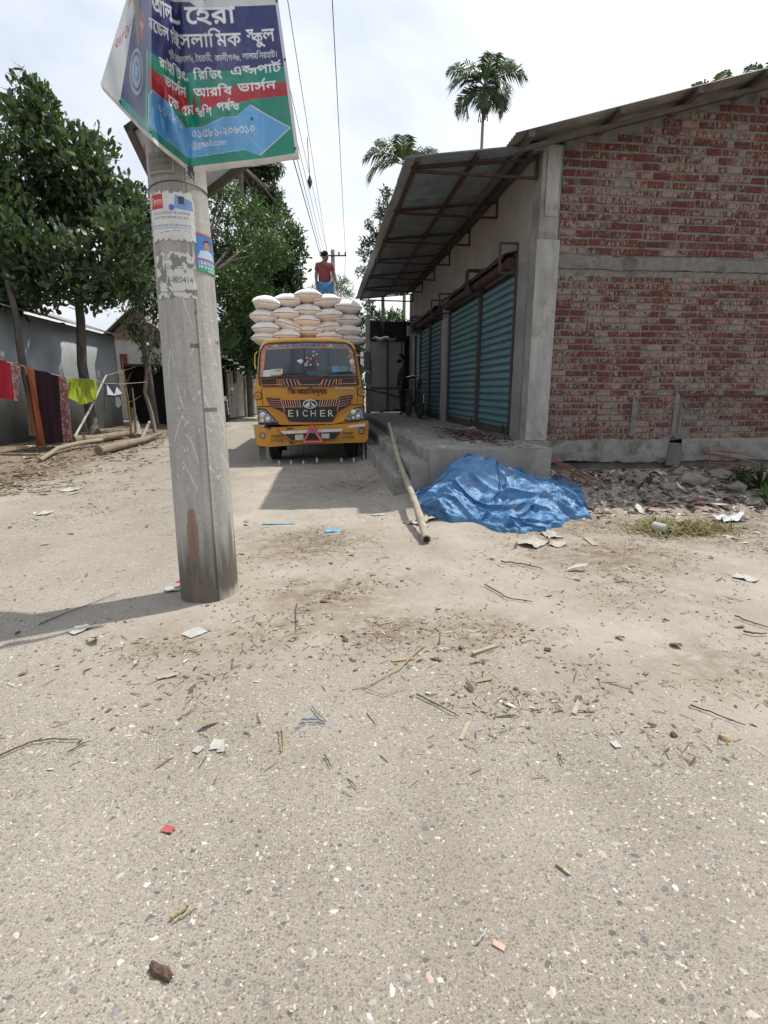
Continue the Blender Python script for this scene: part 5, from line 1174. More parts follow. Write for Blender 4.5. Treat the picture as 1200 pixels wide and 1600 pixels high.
# scattering helper: many small flat shapes in one object
def scatter(name, label, n, posf, size, mat, kind='chip', zoff=.002, varr=(0, 1), elong=(1, 2.5), seed=1, lift=.0, where_z=None, tilt=.35):
    r = np.random.default_rng(seed); XY = posf(r, n); n = len(XY); s = r.uniform(size[0], size[1], n)*(1+.8*(r.random(n) < .06)); e = r.uniform(*elong, n); a = r.uniform(0, 2*np.pi, n)
    if kind == 'chip': base_ = np.array([(-.5, 0, 0), (-.2, -.35, .12), (.3, -.3, .08), (.5, .05, .0), (.15, .4, .14), (-.3, .3, .04)]); F = [(0, 1, 2), (0, 2, 3), (0, 3, 4), (0, 4, 5)]
    elif kind == 'straw': base_ = np.array([(-.5, -.5, .0), (0., -.5, .5), (.5, -.5, 0.), (.5, .5, 0.), (0., .5, .6), (-.5, .5, 0.)]); F = [(0, 1, 4), (0, 4, 5), (1, 2, 3), (1, 3, 4)]
    else: base_ = np.array([(-.5, 0, 0), (-.15, -.42, 0), (.35, -.3, 0), (.5, .15, 0), (.1, .45, 0), (-.35, .3, 0), (-.05, 0, .30), (.15, .08, .26)]); F = [(0, 1, 6), (1, 2, 7), (1, 7, 6), (2, 3, 7), (3, 4, 7), (4, 6, 7), (4, 5, 6), (5, 0, 6)]
    B = base_[None]*np.ones((n, 1, 1)); B = B+r.normal(0, .07, B.shape)*np.array([1, 1, .5]); B[..., 0] *= (s*e)[:, None]; B[..., 1] *= (s if kind != 'straw' else s*.10)[:, None]; B[..., 2] *= (s if kind != 'straw' else s*.12)[:, None]
    tx = r.normal(0, tilt*.3, n); B[..., 2] += B[..., 0]*np.tan(tx)[:, None]*(kind != 'stone')
    if kind != 'stone': B[..., 2] -= np.minimum(B[..., 2].min(1), 0)[:, None]
    X = B[..., 0]*np.cos(a)[:, None]-B[..., 1]*np.sin(a)[:, None]+XY[:, 0:1]; Y = B[..., 0]*np.sin(a)[:, None]+B[..., 1]*np.cos(a)[:, None]+XY[:, 1:2]
    Z = B[..., 2]+(gh(XY[:, 0], XY[:, 1])[:, None] if where_z is None else where_z)+zoff
    V = np.stack([X, Y, Z], -1).reshape(-1, 3); k = len(base_); Fa = (np.array(F)[None]+np.arange(n)[:, None, None]*k).reshape(-1, 3)
    var = np.repeat(r.uniform(*varr, n), k); o = link(name, fastmesh(name, V, Fa, mat, var), None)
    return tag(o, label, kind='stuff')
def varmat(name, stops, rough=.9):
    m, t, b, P = base(name, rough); a = N(t, 'ShaderNodeAttribute', attribute_name='var'); t.links.new(ramp(t, a.outputs['Fac'], stops), b.inputs['Base Color']); return m
LITM = varmat('dry_litter', [(0, (.055, .042, .03, 1)), (.35, (.12, .085, .055, 1)), (.65, (.22, .165, .105, 1)), (.88, (.32, .265, .185, 1)), (1, (.50, .46, .38, 1))])
STNM = varmat('pebble_colours', [(0, (.12, .11, .11, 1)), (.2, (.24, .23, .23, 1)), (.45, (.38, .355, .32, 1)), (.7, (.46, .42, .36, 1)), (.85, (.45, .33, .27, 1)), (.95, (.50, .48, .44, 1)), (1, (.62, .60, .55, 1))], .8)
RUBM = varmat('rubble_colours', [(0, (.16, .15, .14, 1)), (.35, (.27, .25, .22, 1)), (.6, (.40, .36, .31, 1)), (.8, (.36, .16, .11, 1)), (.9, (.50, .46, .40, 1)), (1, (.62, .58, .52, 1))])
def by_density(x0, x1, y0, y1, f):
    def g(r, n):
        out = []
        tot = 0
        while tot < n:
            x = r.uniform(x0, x1, n*3); y = y0+(y1-y0)*r.random(n*3)**1.25; k = r.random(n*3) < f(x, y); q = np.stack([x[k], y[k]], -1); out.append(q); tot += len(q)
            if len(q) == 0: break
        return np.concatenate(out)[:n]
    return g
clear = lambda x, y: (np.hypot(x-PX0, y-PY0) > .2)*((x < .8) | (y < 6.3) | (y > 18) | ((x > 2.9) & (y < 7.2)))
df = lambda x, y: np.clip(soil_f(x, y)*(fbm(x*3, y*3, 7, 4) > .43)*.9+.03, 0, 1)*clear(x, y)
scatter('dry_leaf_litter', 'dry leaf and straw litter scattered over the dirt', 24000, by_density(-6, 6.5, 1.8, 13, df), (.004, .016), LITM, 'chip', seed=2, tilt=.2)
scatter('straw_litter', 'thin straw and twig bits scattered over the dirt', 9000, by_density(-5, 6, 1.6, 11, df), (.012, .045), LITM, 'straw', seed=3, elong=(.8, 1.8), tilt=.25)
scatter('dry_leaf_litter', 'larger curled leaf scraps among the fine litter', 420, by_density(-6, 6.5, 2.0, 12, df), (.02, .045), LITM, 'chip', seed=22, tilt=.6)
scatter('loose_grit', 'loose clods and grit on the dirt', 9000, by_density(-5, 6, 1.2, 9, lambda x, y: np.clip((1-pavedness(x, y))*.6+.08, 0, 1)*(fbm(x*2, y*2, 3, 4)*1.6-.4)*clear(x, y)), (.004, .014), STNM, 'stone', seed=4, elong=(.8, 1.5), varr=(0, .7), zoff=-.001)
scatter('embedded_pebbles', 'stone chips bedded in the worn asphalt', 12000, by_density(-2.3, 2.6, .62, 3.3, lambda x, y: pavedness(x, y)*.9), (.004, .0125), STNM, 'stone', seed=5, elong=(.9, 1.9), zoff=-.0012)
scatter('brick_rubble', 'pale rubble chips along the foot of the brick wall', 9000, by_density(2.2, 9, 5.2, 7.35, lambda x, y: np.clip(sstep(5.4, 6.3, y+(fbm(x*1.5, y*2, 4)-.5)*1.2)*sstep(2.3, 3.1, x), 0, 1)*clear(x, y)), (.010, .045), RUBM, 'stone', seed=6, elong=(.8, 1.8), zoff=-.004)
scatter('brick_rubble', 'grey chips scattered beside the concrete steps', 2500, by_density(-.7, 1.1, 5.6, 10, lambda x, y: sstep(-.6, .7, x)*(x < .82)*.9), (.01, .035), RUBM, 'stone', seed=16, elong=(.8, 1.8), zoff=-.004, varr=(0, .7))
scatter('verge_litter', 'chips and leaves along the verge below the shed', 3800, by_density(-7.3, -2.8, 7.5, 20, lambda x, y: sstep(-3.0, -5.3, x)*(fbm(x*1.5, y*1.5, 3) > .42)), (.02, .07), LITM, 'chip', seed=7)
scatter('platform_dust', 'dark brown sweepings on the platform floor', 1400, lambda r, n: np.stack([2.35+r.normal(0, .22, n).clip(-.7, .45), 8.3+r.normal(0, .75, n)], -1), (.01, .05), varmat('sweepings', [(0, (.05, .03, .02, 1)), (.7, (.12, .07, .045, 1)), (1, (.25, .2, .15, 1))]), 'chip', seed=8, where_z=.695)
scatter('platform_dust', 'grit and chips on the platform edge and steps', 700, lambda r, n: np.stack([r.choice([1.34, 1.16, .95, 1.5, 2.0], n)+r.normal(0, .05, n), r.uniform(6.4, 13, n)], -1), (.008, .03), RUBM, 'stone', seed=18, where_z=0.)
scatter('dry_leaf_litter', 'dead leaves and scraps among the rubble', 1800, by_density(2.4, 9, 5.2, 7.3, lambda x, y: sstep(5.2, 6, y)*clear(x, y)), (.025, .075), varmat('dead_leaf_colours', [(0, (.05, .04, .03, 1)), (.5, (.20, .16, .11, 1)), (.85, (.42, .37, .30, 1)), (1, (.6, .57, .5, 1))]), 'chip', seed=26, tilt=1.)
o = bpy.data.objects['platform_dust.001']; me = o.data; co = np.zeros(len(me.vertices)*3, np.float32); me.vertices.foreach_get('co', co); co = co.reshape(-1, 3); c_ = co.reshape(-1, 8, 3).mean(1, keepdims=True); zt_ = np.where(c_[..., 0] > 1.30, .692, np.where(c_[..., 0] > 1.065, .522, .347)); co = (co.reshape(-1, 8, 3)+np.stack([0*zt_, 0*zt_, zt_], -1)).reshape(-1, 3); me.vertices.foreach_set('co', co.ravel())
GRASSM = varmat('dry_grass_colours', [(0, (.07, .06, .02, 1)), (.5, (.15, .14, .045, 1)), (1, (.27, .23, .10, 1))])
pg = onG(1062, 828)
scatter('dry_grass_heap', 'flattened heap of yellow green straw on the dirt right of the tarpaulin', 2600, lambda r, n: np.stack([pg.x+r.normal(0, .24, n), pg.y+r.normal(0, .13, n)], -1), (.03, .085), GRASSM, 'straw', seed=9, elong=(.9, 2.0), zoff=.006, tilt=.9)
# larger rubble lumps: each its own thing
ST = [simple('rubble_grey', (.25, .225, .19, 1), (.165, .15, .128, 1), .95, scale=12, bs=50, bstr=.6), simple('rubble_brick', (.24, .10, .07, 1), (.17, .08, .06, 1), .95, scale=12, bs=50, bstr=.5)]
def rock(seed, s=(1, 1, .6)):
    r = random.Random(seed*7+1); bm = bmesh.new()
    for _ in range(16):
        v = Vector((r.gauss(0, 1), r.gauss(0, 1), r.gauss(0, 1))).normalized()*.5*r.uniform(.75, 1.05); bm.verts.new((v.x*s[0], v.y*s[1], v.z*s[2]))
    bmesh.ops.convex_hull(bm, input=bm.verts); bmesh.ops.delete(bm, geom=[v for v in bm.verts if not v.link_faces], context='VERTS')
    bmesh.ops.bevel(bm, geom=bm.edges[:], offset=.02, segments=1, affect='EDGES'); bmesh.ops.triangulate(bm, faces=bm.faces[:]); bmesh.ops.subdivide_edges(bm, edges=bm.edges[:], cuts=1)
    for v in bm.verts: v.co += v.co.normalized()*(float(fbm(v.co.x*7+seed, v.co.y*7, v.co.z*7, 3))-.5)*.07
    me = bpy.data.meshes.new('rubble_lump'); bm.to_mesh(me); bm.free(); me.materials.append(ST[0 if seed % 4 else 1]); return me
RM = [rock(k, (1, .8, .5+.08*(k % 3))) for k in range(8)]
spots = [(1075, 772, 60), (1000, 760, 34), (985, 775, 30), (1040, 780, 34), (1010, 770, 24), (1120, 765, 40), (1150, 778, 46), (1175, 790, 38), (1090, 790, 28), (960, 765, 26), (940, 780, 22), (1055, 760, 26), (1135, 795, 24), (1190, 772, 30), (1020, 792, 22), (905, 772, 20), (1165, 760, 30), (880, 768, 22)]
words = ['big grey rubble lump, largest of those at the foot of the brick wall', 'grey rubble lump close under the plastered skirting', 'broken concrete chunk left of the largest lump', 'flat rubble chunk just in front of the largest lump', 'brick-red rubble chunk left of the largest lump', 'grey rubble lump right of the largest, below the concrete stub', 'broad grey lump near the weeds at the right', 'rubble lump at the sunlit edge beside the weeds', 'brick-red lump at the sunlit edge below the largest lump', 'rubble lump left of the skirting lump', 'small grey lump at the tarpaulin side of the rubble', 'small lump tucked against the grade beam', 'small rubble lump below the weeds', 'rubble lump at the right-hand edge under the weeds', 'small brick-red lump in the sunlit chips', 'small lump beside the ends of the steel bars', 'grey lump behind the weeds at the wall foot', 'small rubble lump under the steel bars']
for k, (px, py, w) in enumerate(spots):
    p = onG(px, py); s_ = .85*w/FPX*(p-Vector((0, 0, EYE))).length
    o = link('rubble_lump', RM[(1, 2, 3, 5, 6, 7)[k % 6]] if k not in (4, 8, 14) else RM[(0, 4)[k % 2]], None, (p.x, min(p.y, 7.2), gz(p.x, p.y)+.08*s_)); o.scale = (s_,)*3; o.rotation_euler = (0, 0, k*1.7); tag(o, words[k], 'rubble', 'rubble lumps at the wall foot')
# ================================================================== BLUE TARPAULIN
tc_ = (1.98, 5.62)
m, t, b, P = base('blue_tarpaulin_cloth', .42, 0, .45)
bc = ramp(t, noise(t, P, 3.5, 6, .6), [(.3, (.05, .155, .31, 1)), (.7, (.08, .21, .39, 1))]); bc = mixc(t, ramp(t, noise(t, P, 6, 8, .72, 1.5), [(.54, (0, 0, 0, 1)), (.70, (.75, .75, .75, 1))]), bc, (.30, .40, .50, 1))
bc = mixc(t, ramp(t, noise(t, P, 2.6, 5, .6), [(.60, (0, 0, 0, 1)), (.8, (.5, .5, .5, 1))]), bc, (.33, .29, .24, 1))
t.links.new(bc, b.inputs['Base Color']); bump(t, b, noise(t, P, 26, 6, .62, .8), .5, .02); TARP = m
outl = [onG(*q) for q in ((655, 768), (645, 790), (690, 812), (740, 815), (800, 832), (850, 828), (885, 815), (915, 795), (905, 775), (865, 752), (830, 738), (760, 728), (705, 722), (672, 745))]
oa = np.array([math.atan2(p.y-tc_[1], p.x-tc_[0]) for p in outl]); orr = np.array([math.hypot(p.x-tc_[0], p.y-tc_[1]) for p in outl]); od = np.argsort(oa); oa, orr = oa[od], orr[od]
oa = np.concatenate([oa-2*np.pi, oa, oa+2*np.pi]); orr = np.tile(orr, 3)
na_, nr_ = 420, 170; A, Rn = np.meshgrid(np.linspace(-np.pi, np.pi, na_), np.linspace(0, 1, nr_))
Rmax = np.interp(A, oa, orr)*(1+.03*np.sin(A*9+1)+.30*(fbm(np.cos(A)*5, np.sin(A)*5, 2, 5)-.5))
X = tc_[0]+Rn*Rmax*np.cos(A); Y = tc_[1]+Rn*Rmax*np.sin(A)
H = .41*np.exp(-(((X-1.74)/.42)**2+((Y-6.20)/.30)**2))+.27*np.exp(-(((X-2.35)/.45)**2+((Y-5.95)/.33)**2))+.13*np.exp(-(((X-1.40)/.30)**2+((Y-5.75)/.30)**2))+.10*np.exp(-(((X-2.55)/.4)**2+((Y-5.45)/.25)**2))
H = H*sstep(1.02, .62, Rn)
wx = (fbm(X*1.6, Y*1.6, 3, 3)-.5)*1.8; wy = (fbm(X*1.6, Y*1.6, 9, 3)-.5)*1.8
def ridged(u, v, s, w=3.2): n = fbm(u, v, s, 3); return np.clip(1-np.abs(2*n-1)*w, 0, 1)
rot = lambda a: (X*math.cos(a)+Y*math.sin(a), -X*math.sin(a)+Y*math.cos(a))
u1, v1 = rot(.35); u2, v2 = rot(-.5); u3, v3 = rot(1.3)
calm = sstep(.55, .15, np.hypot((X-1.85)/.8, (Y-5.95)/.45))
fw = (1-.75*calm)
fold = ridged(u1*1.2+wx, v1*3.4+wy, 4, 4)*.075+ridged(u2*1.6+wy, v2*5+wx, 8, 4)*.055+ridged(u3*4+wx*2, v3*2.0+wy*2, 12, 3)*.040+ridged(u1*5+wx*3, v1*9+wy*3, 15, 3)*.014+ridged(u2*11+wx*4, v2*14+wy*3, 19, 2.5)*.005
edge = sstep(1.0, .965, Rn)*(.35+.65*sstep(1.0, .80, Rn))
H = H+fold*fw*edge+.010+.03*sstep(.9, .97, Rn)*sstep(1.0, .985, Rn)*fbm(np.cos(A)*9, np.sin(A)*9, 3, 3)
shear = (fold-.03)
X2 = X+shear*.7*np.cos(A*3+wy*3); Y2 = Y-shear*.8
Zt = gh(X2, Y2)+H-.03*sstep(.988, 1, Rn)
me = fastmesh('blue_tarpaulin', np.stack([X2, Y2, Zt], -1).reshape(-1, 3), np.stack([(a := (np.arange(nr_-1)[:, None]*na_+np.arange(na_-1)[None]).ravel()), a+1, a+na_+1, a+na_], 1), TARP, None, True)
o = link('blue_tarpaulin', me); tag(o, 'crumpled blue tarpaulin spread over a heap beside the concrete steps', 'tarpaulin')
# bamboo pole leaning down the steps
BAM = simple('weathered_bamboo', (.36, .32, .24, 1), (.25, .22, .165, 1), .7, scale=9, bs=60, bstr=.3, dirt=(.16, .13, .09, 1), dscale=5, dlo=.55, dhi=.75)
pe = onG(666, 850); pa = [(pe.x, pe.y, gz(pe.x, pe.y)+.045), (.96, 6.3, .42), (1.10, 8.1, .62), (1.16, 9.5, .80)]
pa = [Vector(q) for q in pa]; pa[1] = pa[0].lerp(pa[3], .36)+Vector((-.02, 0, .03)); pa[2] = pa[0].lerp(pa[3], .7)+Vector((-.02, 0, .04))
bt_ = thing('bamboo_pole', 'long bamboo pole leaning down the concrete steps beside the tarpaulin', 'pole', pa[0])
pts_ = []; rad_ = []
for k in range(61):
    f_ = k/60; s_ = f_*3; i_ = min(int(s_), 2); p = pa[i_].lerp(pa[i_+1], s_-i_); pts_.append(p+Vector((.012*math.sin(f_*9), 0, .008*math.sin(f_*14)))); rad_.append(.040-.014*f_+(.005 if k % 6 == 0 else 0))
MB().tube(pts_, rad_, 12).build('cane', BAM, bt_, smooth=True)
MB().lathe([(.001, -.002), (.030, -.002), (.030, .01), (.001, .01)], (pe.x, pe.y-.004, pa[0].z), 10, 'Y').build('hollow_end', DARK, bt_)
for f_, sx in ((12, 1), (20, -1), (33, -1), (42, 1)): q = pts_[f_]; MB().tube([q+Vector((0, 0, .02)), q+Vector((sx*.06, .02, .07))], [.009, .004], 5).build('twig_stub', BAM, bt_)
# rebars bent out of the column foot, and those of the stub on the right
def rebar(q, par): MB().tube(q, .0085, 6).build('rebar', REBR, par, smooth=True)
for a_, b_ in (((832, 701), (955, 772)), ((834, 705), (930, 758)), ((838, 710), (897, 757)), ((836, 716), (880, 776)), ((842, 703), (925, 752))):
    A1 = onY(*a_, WY-.03); B1 = onY(*b_, WY-1.0); B1.z = max(B1.z, gz(B1.x, B1.y)+.02); M1 = A1.lerp(B1, .55)+Vector((0, 0, -.02+.03*random.random())); rebar([A1+Vector((0, .1, 0)), A1, M1, B1], bld)
for k, (a_, b_) in enumerate((((1098, 702), (1185, 714)), ((1098, 706), (1180, 722)), ((1100, 722), (1188, 729)), ((1098, 704), (1172, 708)), ((1100, 726), (1160, 736)), ((1099, 708), (1195, 727)))):
    A1 = onY(*a_, WY-.02); B1 = onY(*b_, WY-.28); rebar([A1, A1.lerp(B1, .5)+Vector((0, 0, .01)), B1], bld)
for x_ in (1109, 1140): A1 = onY(x_, 704, WY-.08); B1 = onY(x_, 728, WY-.08); rebar([A1, B1], bld)
# ================================================================== SMALL LITTER, one by one
def twig(name, label, px, r, mat, cat='twig', lift=.006, group=None, taper=.5):
    ps = [onG(*q) for q in px]; base_ = ps[0]; t_ = thing(name, label, cat, (base_.x, base_.y, gz(base_.x, base_.y)), 0, group)
    P_ = []
    for i_ in range(len(ps)-1):
        for f_ in np.linspace(0, 1, 5)[:(5 if i_ == len(ps)-2 else 4)]: q = ps[i_].lerp(ps[i_+1], f_); P_.append(Vector((q.x+random.uniform(-.004, .004), q.y+random.uniform(-.004, .004), gz(q.x, q.y)+lift+r*(.7+.8*random.random()))))
    n = len(P_); MB().tube(P_, [.62*r*(1-(1-taper)*k/n) for k in range(n)], 6).build('stem', mat, t_, smooth=True); return t_
TW = flatmat('dark_twig', (.09, .06, .04, 1), .9); STR = flatmat('yellow_straw', (.36, .28, .14, 1), .8); BLP = flatmat('grey_blue_plastic', (.13, .19, .25, 1), .5); PALE = flatmat('pale_wood', (.38, .32, .23, 1), .8); PAP = flatmat('white_paper', (.42, .41, .375, 1), .85); CYP = flatmat('cyan_plastic', (.15, .36, .50, 1), .5)
twig('straw_loop', 'bent loop of yellow straw lying open on the asphalt', [(664, 1010), (625, 1048), (568, 1078), (600, 1089), (635, 1076)], .006, STR, 'straw')
twig('twig', 'straight dark twig right of the straw loop', [(650, 1088), (690, 1108), (716, 1123)], .006, TW)
twig('twig', 'dark forked twig beyond the fallen straw on the dirt', [(757, 916), (790, 936), (832, 943)], .008, TW)
twig('twig', 'thin leafy twig in front of the bamboo pole end', [(782, 880), (815, 884), (848, 892)], .010, TW)
twig('twig', 'long brown twig across the pole shadow', [(62, 978), (110, 958), (182, 930)], .006, TW)
twig('twig', 'long curved twig at the left edge of the asphalt', [(0, 1186), (45, 1164), (85, 1158), (124, 1160)], .006, TW)
twig('twig', 'short twig crossing the curved one at the left', [(105, 1180), (122, 1170), (140, 1161)], .005, TW)
twig('twig', 'slanting dark twig far right above the soil mound', [(1078, 1104), (1120, 1120), (1162, 1136)], .006, TW)
twig('twig', 'dark twig lying at the right border of the dirt', [(1148, 966), (1172, 975), (1200, 984)], .008, TW)
twig('twig', 'short thick twig below the one at the right border', [(1160, 990), (1180, 994), (1198, 994)], .010, TW)
twig('twig', 'short upright-lying twig on the dirt left of centre', [(463, 946), (462, 965), (463, 990)], .006, TW)
twig('twig', 'small twig under the dead leaf by the pole', [(278, 1128), (295, 1116), (310, 1108)], .005, TW)
twig('twig', 'tiny dark twig in the middle of the asphalt', [(872, 1180), (876, 1190), (881, 1199)], .005, TW)
twig('twig', 'tiny leaning twig left of the straw sticks', [(508, 1184), (513, 1193), (517, 1202)], .005, TW)
twig('straw_stick', 'pair-like straw stick standing upright in the view, the left of two', [(436, 1142), (438, 1160), (440, 1178)], .005, STR, 'straw'); twig('straw_stick', 'straw stick just right of its twin below the plastic strips', [(441, 1140), (444, 1158), (443, 1176)], .005, STR, 'straw')
twig('straw_stick', 'brown split straw lying beside a white one near the bottom', [(268, 1438), (282, 1430), (296, 1421)], .008, STR, 'straw', taper=.9); twig('white_stick', 'thin white stick beside the brown split straw', [(272, 1443), (290, 1432), (309, 1420)], .004, PALE, 'stick', taper=.9)
twig('white_stick', 'thin white splinter on the asphalt near the bottom centre', [(742, 1477), (752, 1468), (761, 1458)], .004, PAP, 'stick', taper=.9)
t_ = twig('plastic_strip', 'dark blue plastic strip crumpled on the asphalt, upper of three strands', [(488, 1107), (498, 1120), (508, 1130)], .006, BLP, 'plastic strip'); twig('plastic_strip', 'grey blue plastic strand, middle of the three', [(470, 1130), (490, 1127), (508, 1131)], .008, BLP, 'plastic strip'); twig('plastic_strip', 'curved grey blue strand, lowest of the three', [(461, 1142), (478, 1132), (504, 1131)], .005, BLP, 'plastic strip')
twig('dried_root', 'pale root curl lying on the dirt to the right', [(938, 1066), (945, 1080), (962, 1086)], .004, PALE, 'root')
def slabthing(name, label, cat, a_, b_, w, h, mat, mat2=None):
    A1, B1 = onG(*a_), onG(*b_); c = (A1+B1)/2; L_ = (B1-A1).length; t_ = thing(name, label, cat, (c.x, c.y, gz(c.x, c.y)+.002), math.atan2(B1.y-A1.y, B1.x-A1.x))
    mb = MB().box((-L_/2, -w/2, 0), (L_/2 if not mat2 else 0, w/2, h), .0015); o = link('body', mb.mesh('body', mat), t_); bv = o.modifiers.new('b', 'BEVEL'); bv.width = .001
    if name == 'tree_bark_piece':
        bm = bmesh.new(); bm.from_mesh(o.data); bmesh.ops.subdivide_edges(bm, edges=bm.edges[:], cuts=5, use_grid_fill=True)
        for v in bm.verts: v.co.z = v.co.z*(1+.5*math.cos(v.co.y*90))*.8+.003*math.sin(v.co.x*200+v.co.y*300); v.co.y *= 1-.45*abs(v.co.x/(L_/2))**3; v.co += Vector((0, .003*math.sin(v.co.x*160), 0))+Vector([random.uniform(-.0012, .0012) for _ in range(3)])
        bm.to_mesh(o.data); bm.free()
    if mat2: link('tip', MB().box((0, -w/2*.98, .0005), (L_/2, w/2*.98, h*.98), .0008).mesh('tip', mat2), t_)
    return t_
slabthing('wood_chip', 'pale split bamboo chip upright in the view at right of centre', 'wood chip', (896, 1117), (906, 1094), .022, .008, PALE)
slabthing('wood_chip', 'pale wood chip lying beside dark stubble', 'wood chip', (720, 1157), (731, 1133), .018, .008, PALE)
slabthing('wood_chip', 'yellow flat chip on the litter above the straw loop', 'wood chip', (612, 1034), (648, 1030), .018, .006, STR)
slabthing('wood_chip', 'pale broken stick across the litter, right of the yellow chip', 'wood chip', (738, 1024), (776, 1010), .022, .012, PALE)
slabthing('wood_chip', 'paddle-shaped brown wood chip in front of the tarpaulin', 'wood chip', (915, 842), (930, 853), .05, .012, PALE)
slabthing('wood_chip', 'pinkish flat chip near the bottom of the asphalt', 'wood chip', (770, 1473), (789, 1484), .016, .004, flatmat('pink_chip', (.60, .36, .28, 1), .8))
slabthing('cigarette_butt', 'cigarette butt with an orange filter on the asphalt', 'cigarette butt', (891, 1369), (869, 1352), .0085, .008, PAP, STR)
slabthing('tree_bark_piece', 'dark brown piece of bark at the lower left', 'bark', (236, 1514), (268, 1531), .024, .014, simple('bark_piece_brown', (.13, .08, .055, 1), (.08, .05, .035, 1), .9, scale=30, bs=90, bstr=.8))
p = onG(263, 1298); scrap('sweet_wrapper', 'small red sweet wrapper on the asphalt', 'wrapper', (p.x, p.y, gz(p.x, p.y)+.002), (.042, .026), flatmat('red_wrapper', (.40, .09, .09, 1), .5), seed=5, rz=-.4)
p = onG(262, 1058); scrap('dead_leaf', 'curled grey dead leaf in front of the pole', 'leaf', (p.x, p.y, gz(p.x, p.y)+.003), (.10, .035), flatmat('grey_leaf', (.36, .32, .26, 1), .8), seed=8, rz=.3)
p = onG(276, 921); t_ = scrap('paper_packet', 'torn white and red paper packet against the pole foot', 'packet', (p.x, p.y, gz(p.x, p.y)+.003), (.15, .10), PAP, seed=12, rz=.2); link('red_print', MB().box((0, 0, .045), (.07, .045, .047)).mesh('red_print', REDL), t_)
p = onG(591, 805); scrap('paper_scrap', 'folded white paper scrap at the edge of the shadow', 'paper', (p.x, p.y, gz(p.x, p.y)+.003), (.14, .07), PAP, seed=14, rz=.1)
p = onG(520, 830); scrap('plastic_scrap', 'faded cyan plastic scrap on the dirt before the truck', 'litter', (p.x, p.y, gz(p.x, p.y)+.002), (.16, .12), CYP, seed=15, flat=.15)
p = onG(435, 819); scrap('plastic_scrap', 'long flattened cyan plastic strip at the shadow corner', 'litter', (p.x, p.y, gz(p.x, p.y)+.002), (.34, .05), CYP, seed=17, flat=.15, rz=-.05)
p = onG(1140, 813); scrap('plastic_bag', 'crumpled white plastic bag beside the yellow grass heap', 'plastic bag', (p.x, p.y, gz(p.x, p.y)+.01), (.30, .18), flatmat('white_plastic', (.55, .57, .60, 1), .4), seed=19, flat=.6, n=14, rz=.1)
p = onG(1140, 813)
p = onG(1030, 832); t_ = thing('plastic_cup', 'crushed clear plastic cup lying in the yellow grass', 'cup', (p.x, p.y, gz(p.x, p.y)+.05), .6); o = link('cup_wall', MB().lathe([(.045, -.06), (.055, .06), (.052, .06), (.042, -.058)], (0, 0, 0), 16, 'Y').mesh('cup_wall', flatmat('cloudy_plastic', (.45, .44, .40, 1), .3), smooth=True), t_)
p = onG(1085, 842); scrap('paper_scrap', 'white scrap lying alone on the right side of the dirt', 'paper', (p.x+.35, p.y, gz(p.x, p.y)+.004), (.10, .08), PAP, seed=22)
for k, (px, py, w) in enumerate(((640, 818, .13), (668, 812, .16), (660, 822, .10))): p = onG(px, py); scrap('torn_sack_scrap', ['crumpled pale sacking left of the bamboo pole end', 'crumpled pale sacking half under the tarpaulin edge', 'small pale sacking scrap behind the bamboo pole'][k], 'sacking', (p.x, p.y, gz(p.x, p.y)+.004), (w*1.4, w), flatmat('pale_sacking', (.42, .38, .33, 1), .9) if k == 0 else MATS['pale_sacking'], seed=30+k, flat=.5, n=12)
for k, (px, py, w) in enumerate(((835, 850, .20), (862, 838, .16), (872, 852, .12))): p = onG(px, py); scrap('banana_leaf_scrap', ['dry pale leaf scraps heaped in front of the tarpaulin', 'dry leaf scrap touching the tarpaulin hem', 'small dry leaf scrap right of the leaf heap'][k], 'dry leaf', (p.x, p.y, gz(p.x, p.y)+.004), (w*1.4, w), MATS['pale_sacking'], seed=40+k, flat=.5, n=12)
for k, (px, py, w) in enumerate(((340, 1165, .05), (310, 1173, .03), (345, 1172, .03), (962, 1165, .03), (305, 990, .09), (125, 985, .09), (1165, 905, .12), (70, 803, .14), (112, 766, .2))): p = onG(px, py); scrap('eggshell_scrap' if k < 4 else 'paper_scrap', ['broken white eggshell on the asphalt below the dead leaf', 'small white flake left of the broken eggshell', 'white flake touching the broken eggshell', 'single cream petal-like flake right of centre', 'whitish rag half buried in front of the pole', 'pale stone-like scrap at the edge of the pole shadow', 'white scraps on the dirt far right', 'small cyan and white packet on the far left of the lane', 'white papers at the far left of the lane'][k], 'litter', (p.x, p.y, gz(p.x, p.y)+.002), (w*1.3, w), PAP, seed=50+k, flat=.3)
for k, (px, py, w, mt) in enumerate(((805, 1078, .025, TW), (820, 1086, .022, flatmat('green_stone', (.06, .10, .07, 1), .6)), (1052, 1150, .03, TW), (1130, 1155, .05, STR))): p = onG(px, py); o = link('pebble', RM[k].copy(), None, (p.x, p.y, gz(p.x, p.y)+.006)); o.data.materials[0] = mt; o.scale = (w*1.3,)*3; tag(o, ['black charcoal bit on the soil patch', 'dark green stone beside the black charcoal bit', 'dark clod on the little soil ridge', 'yellowish clod on the dirt at the right'][k], 'stone')
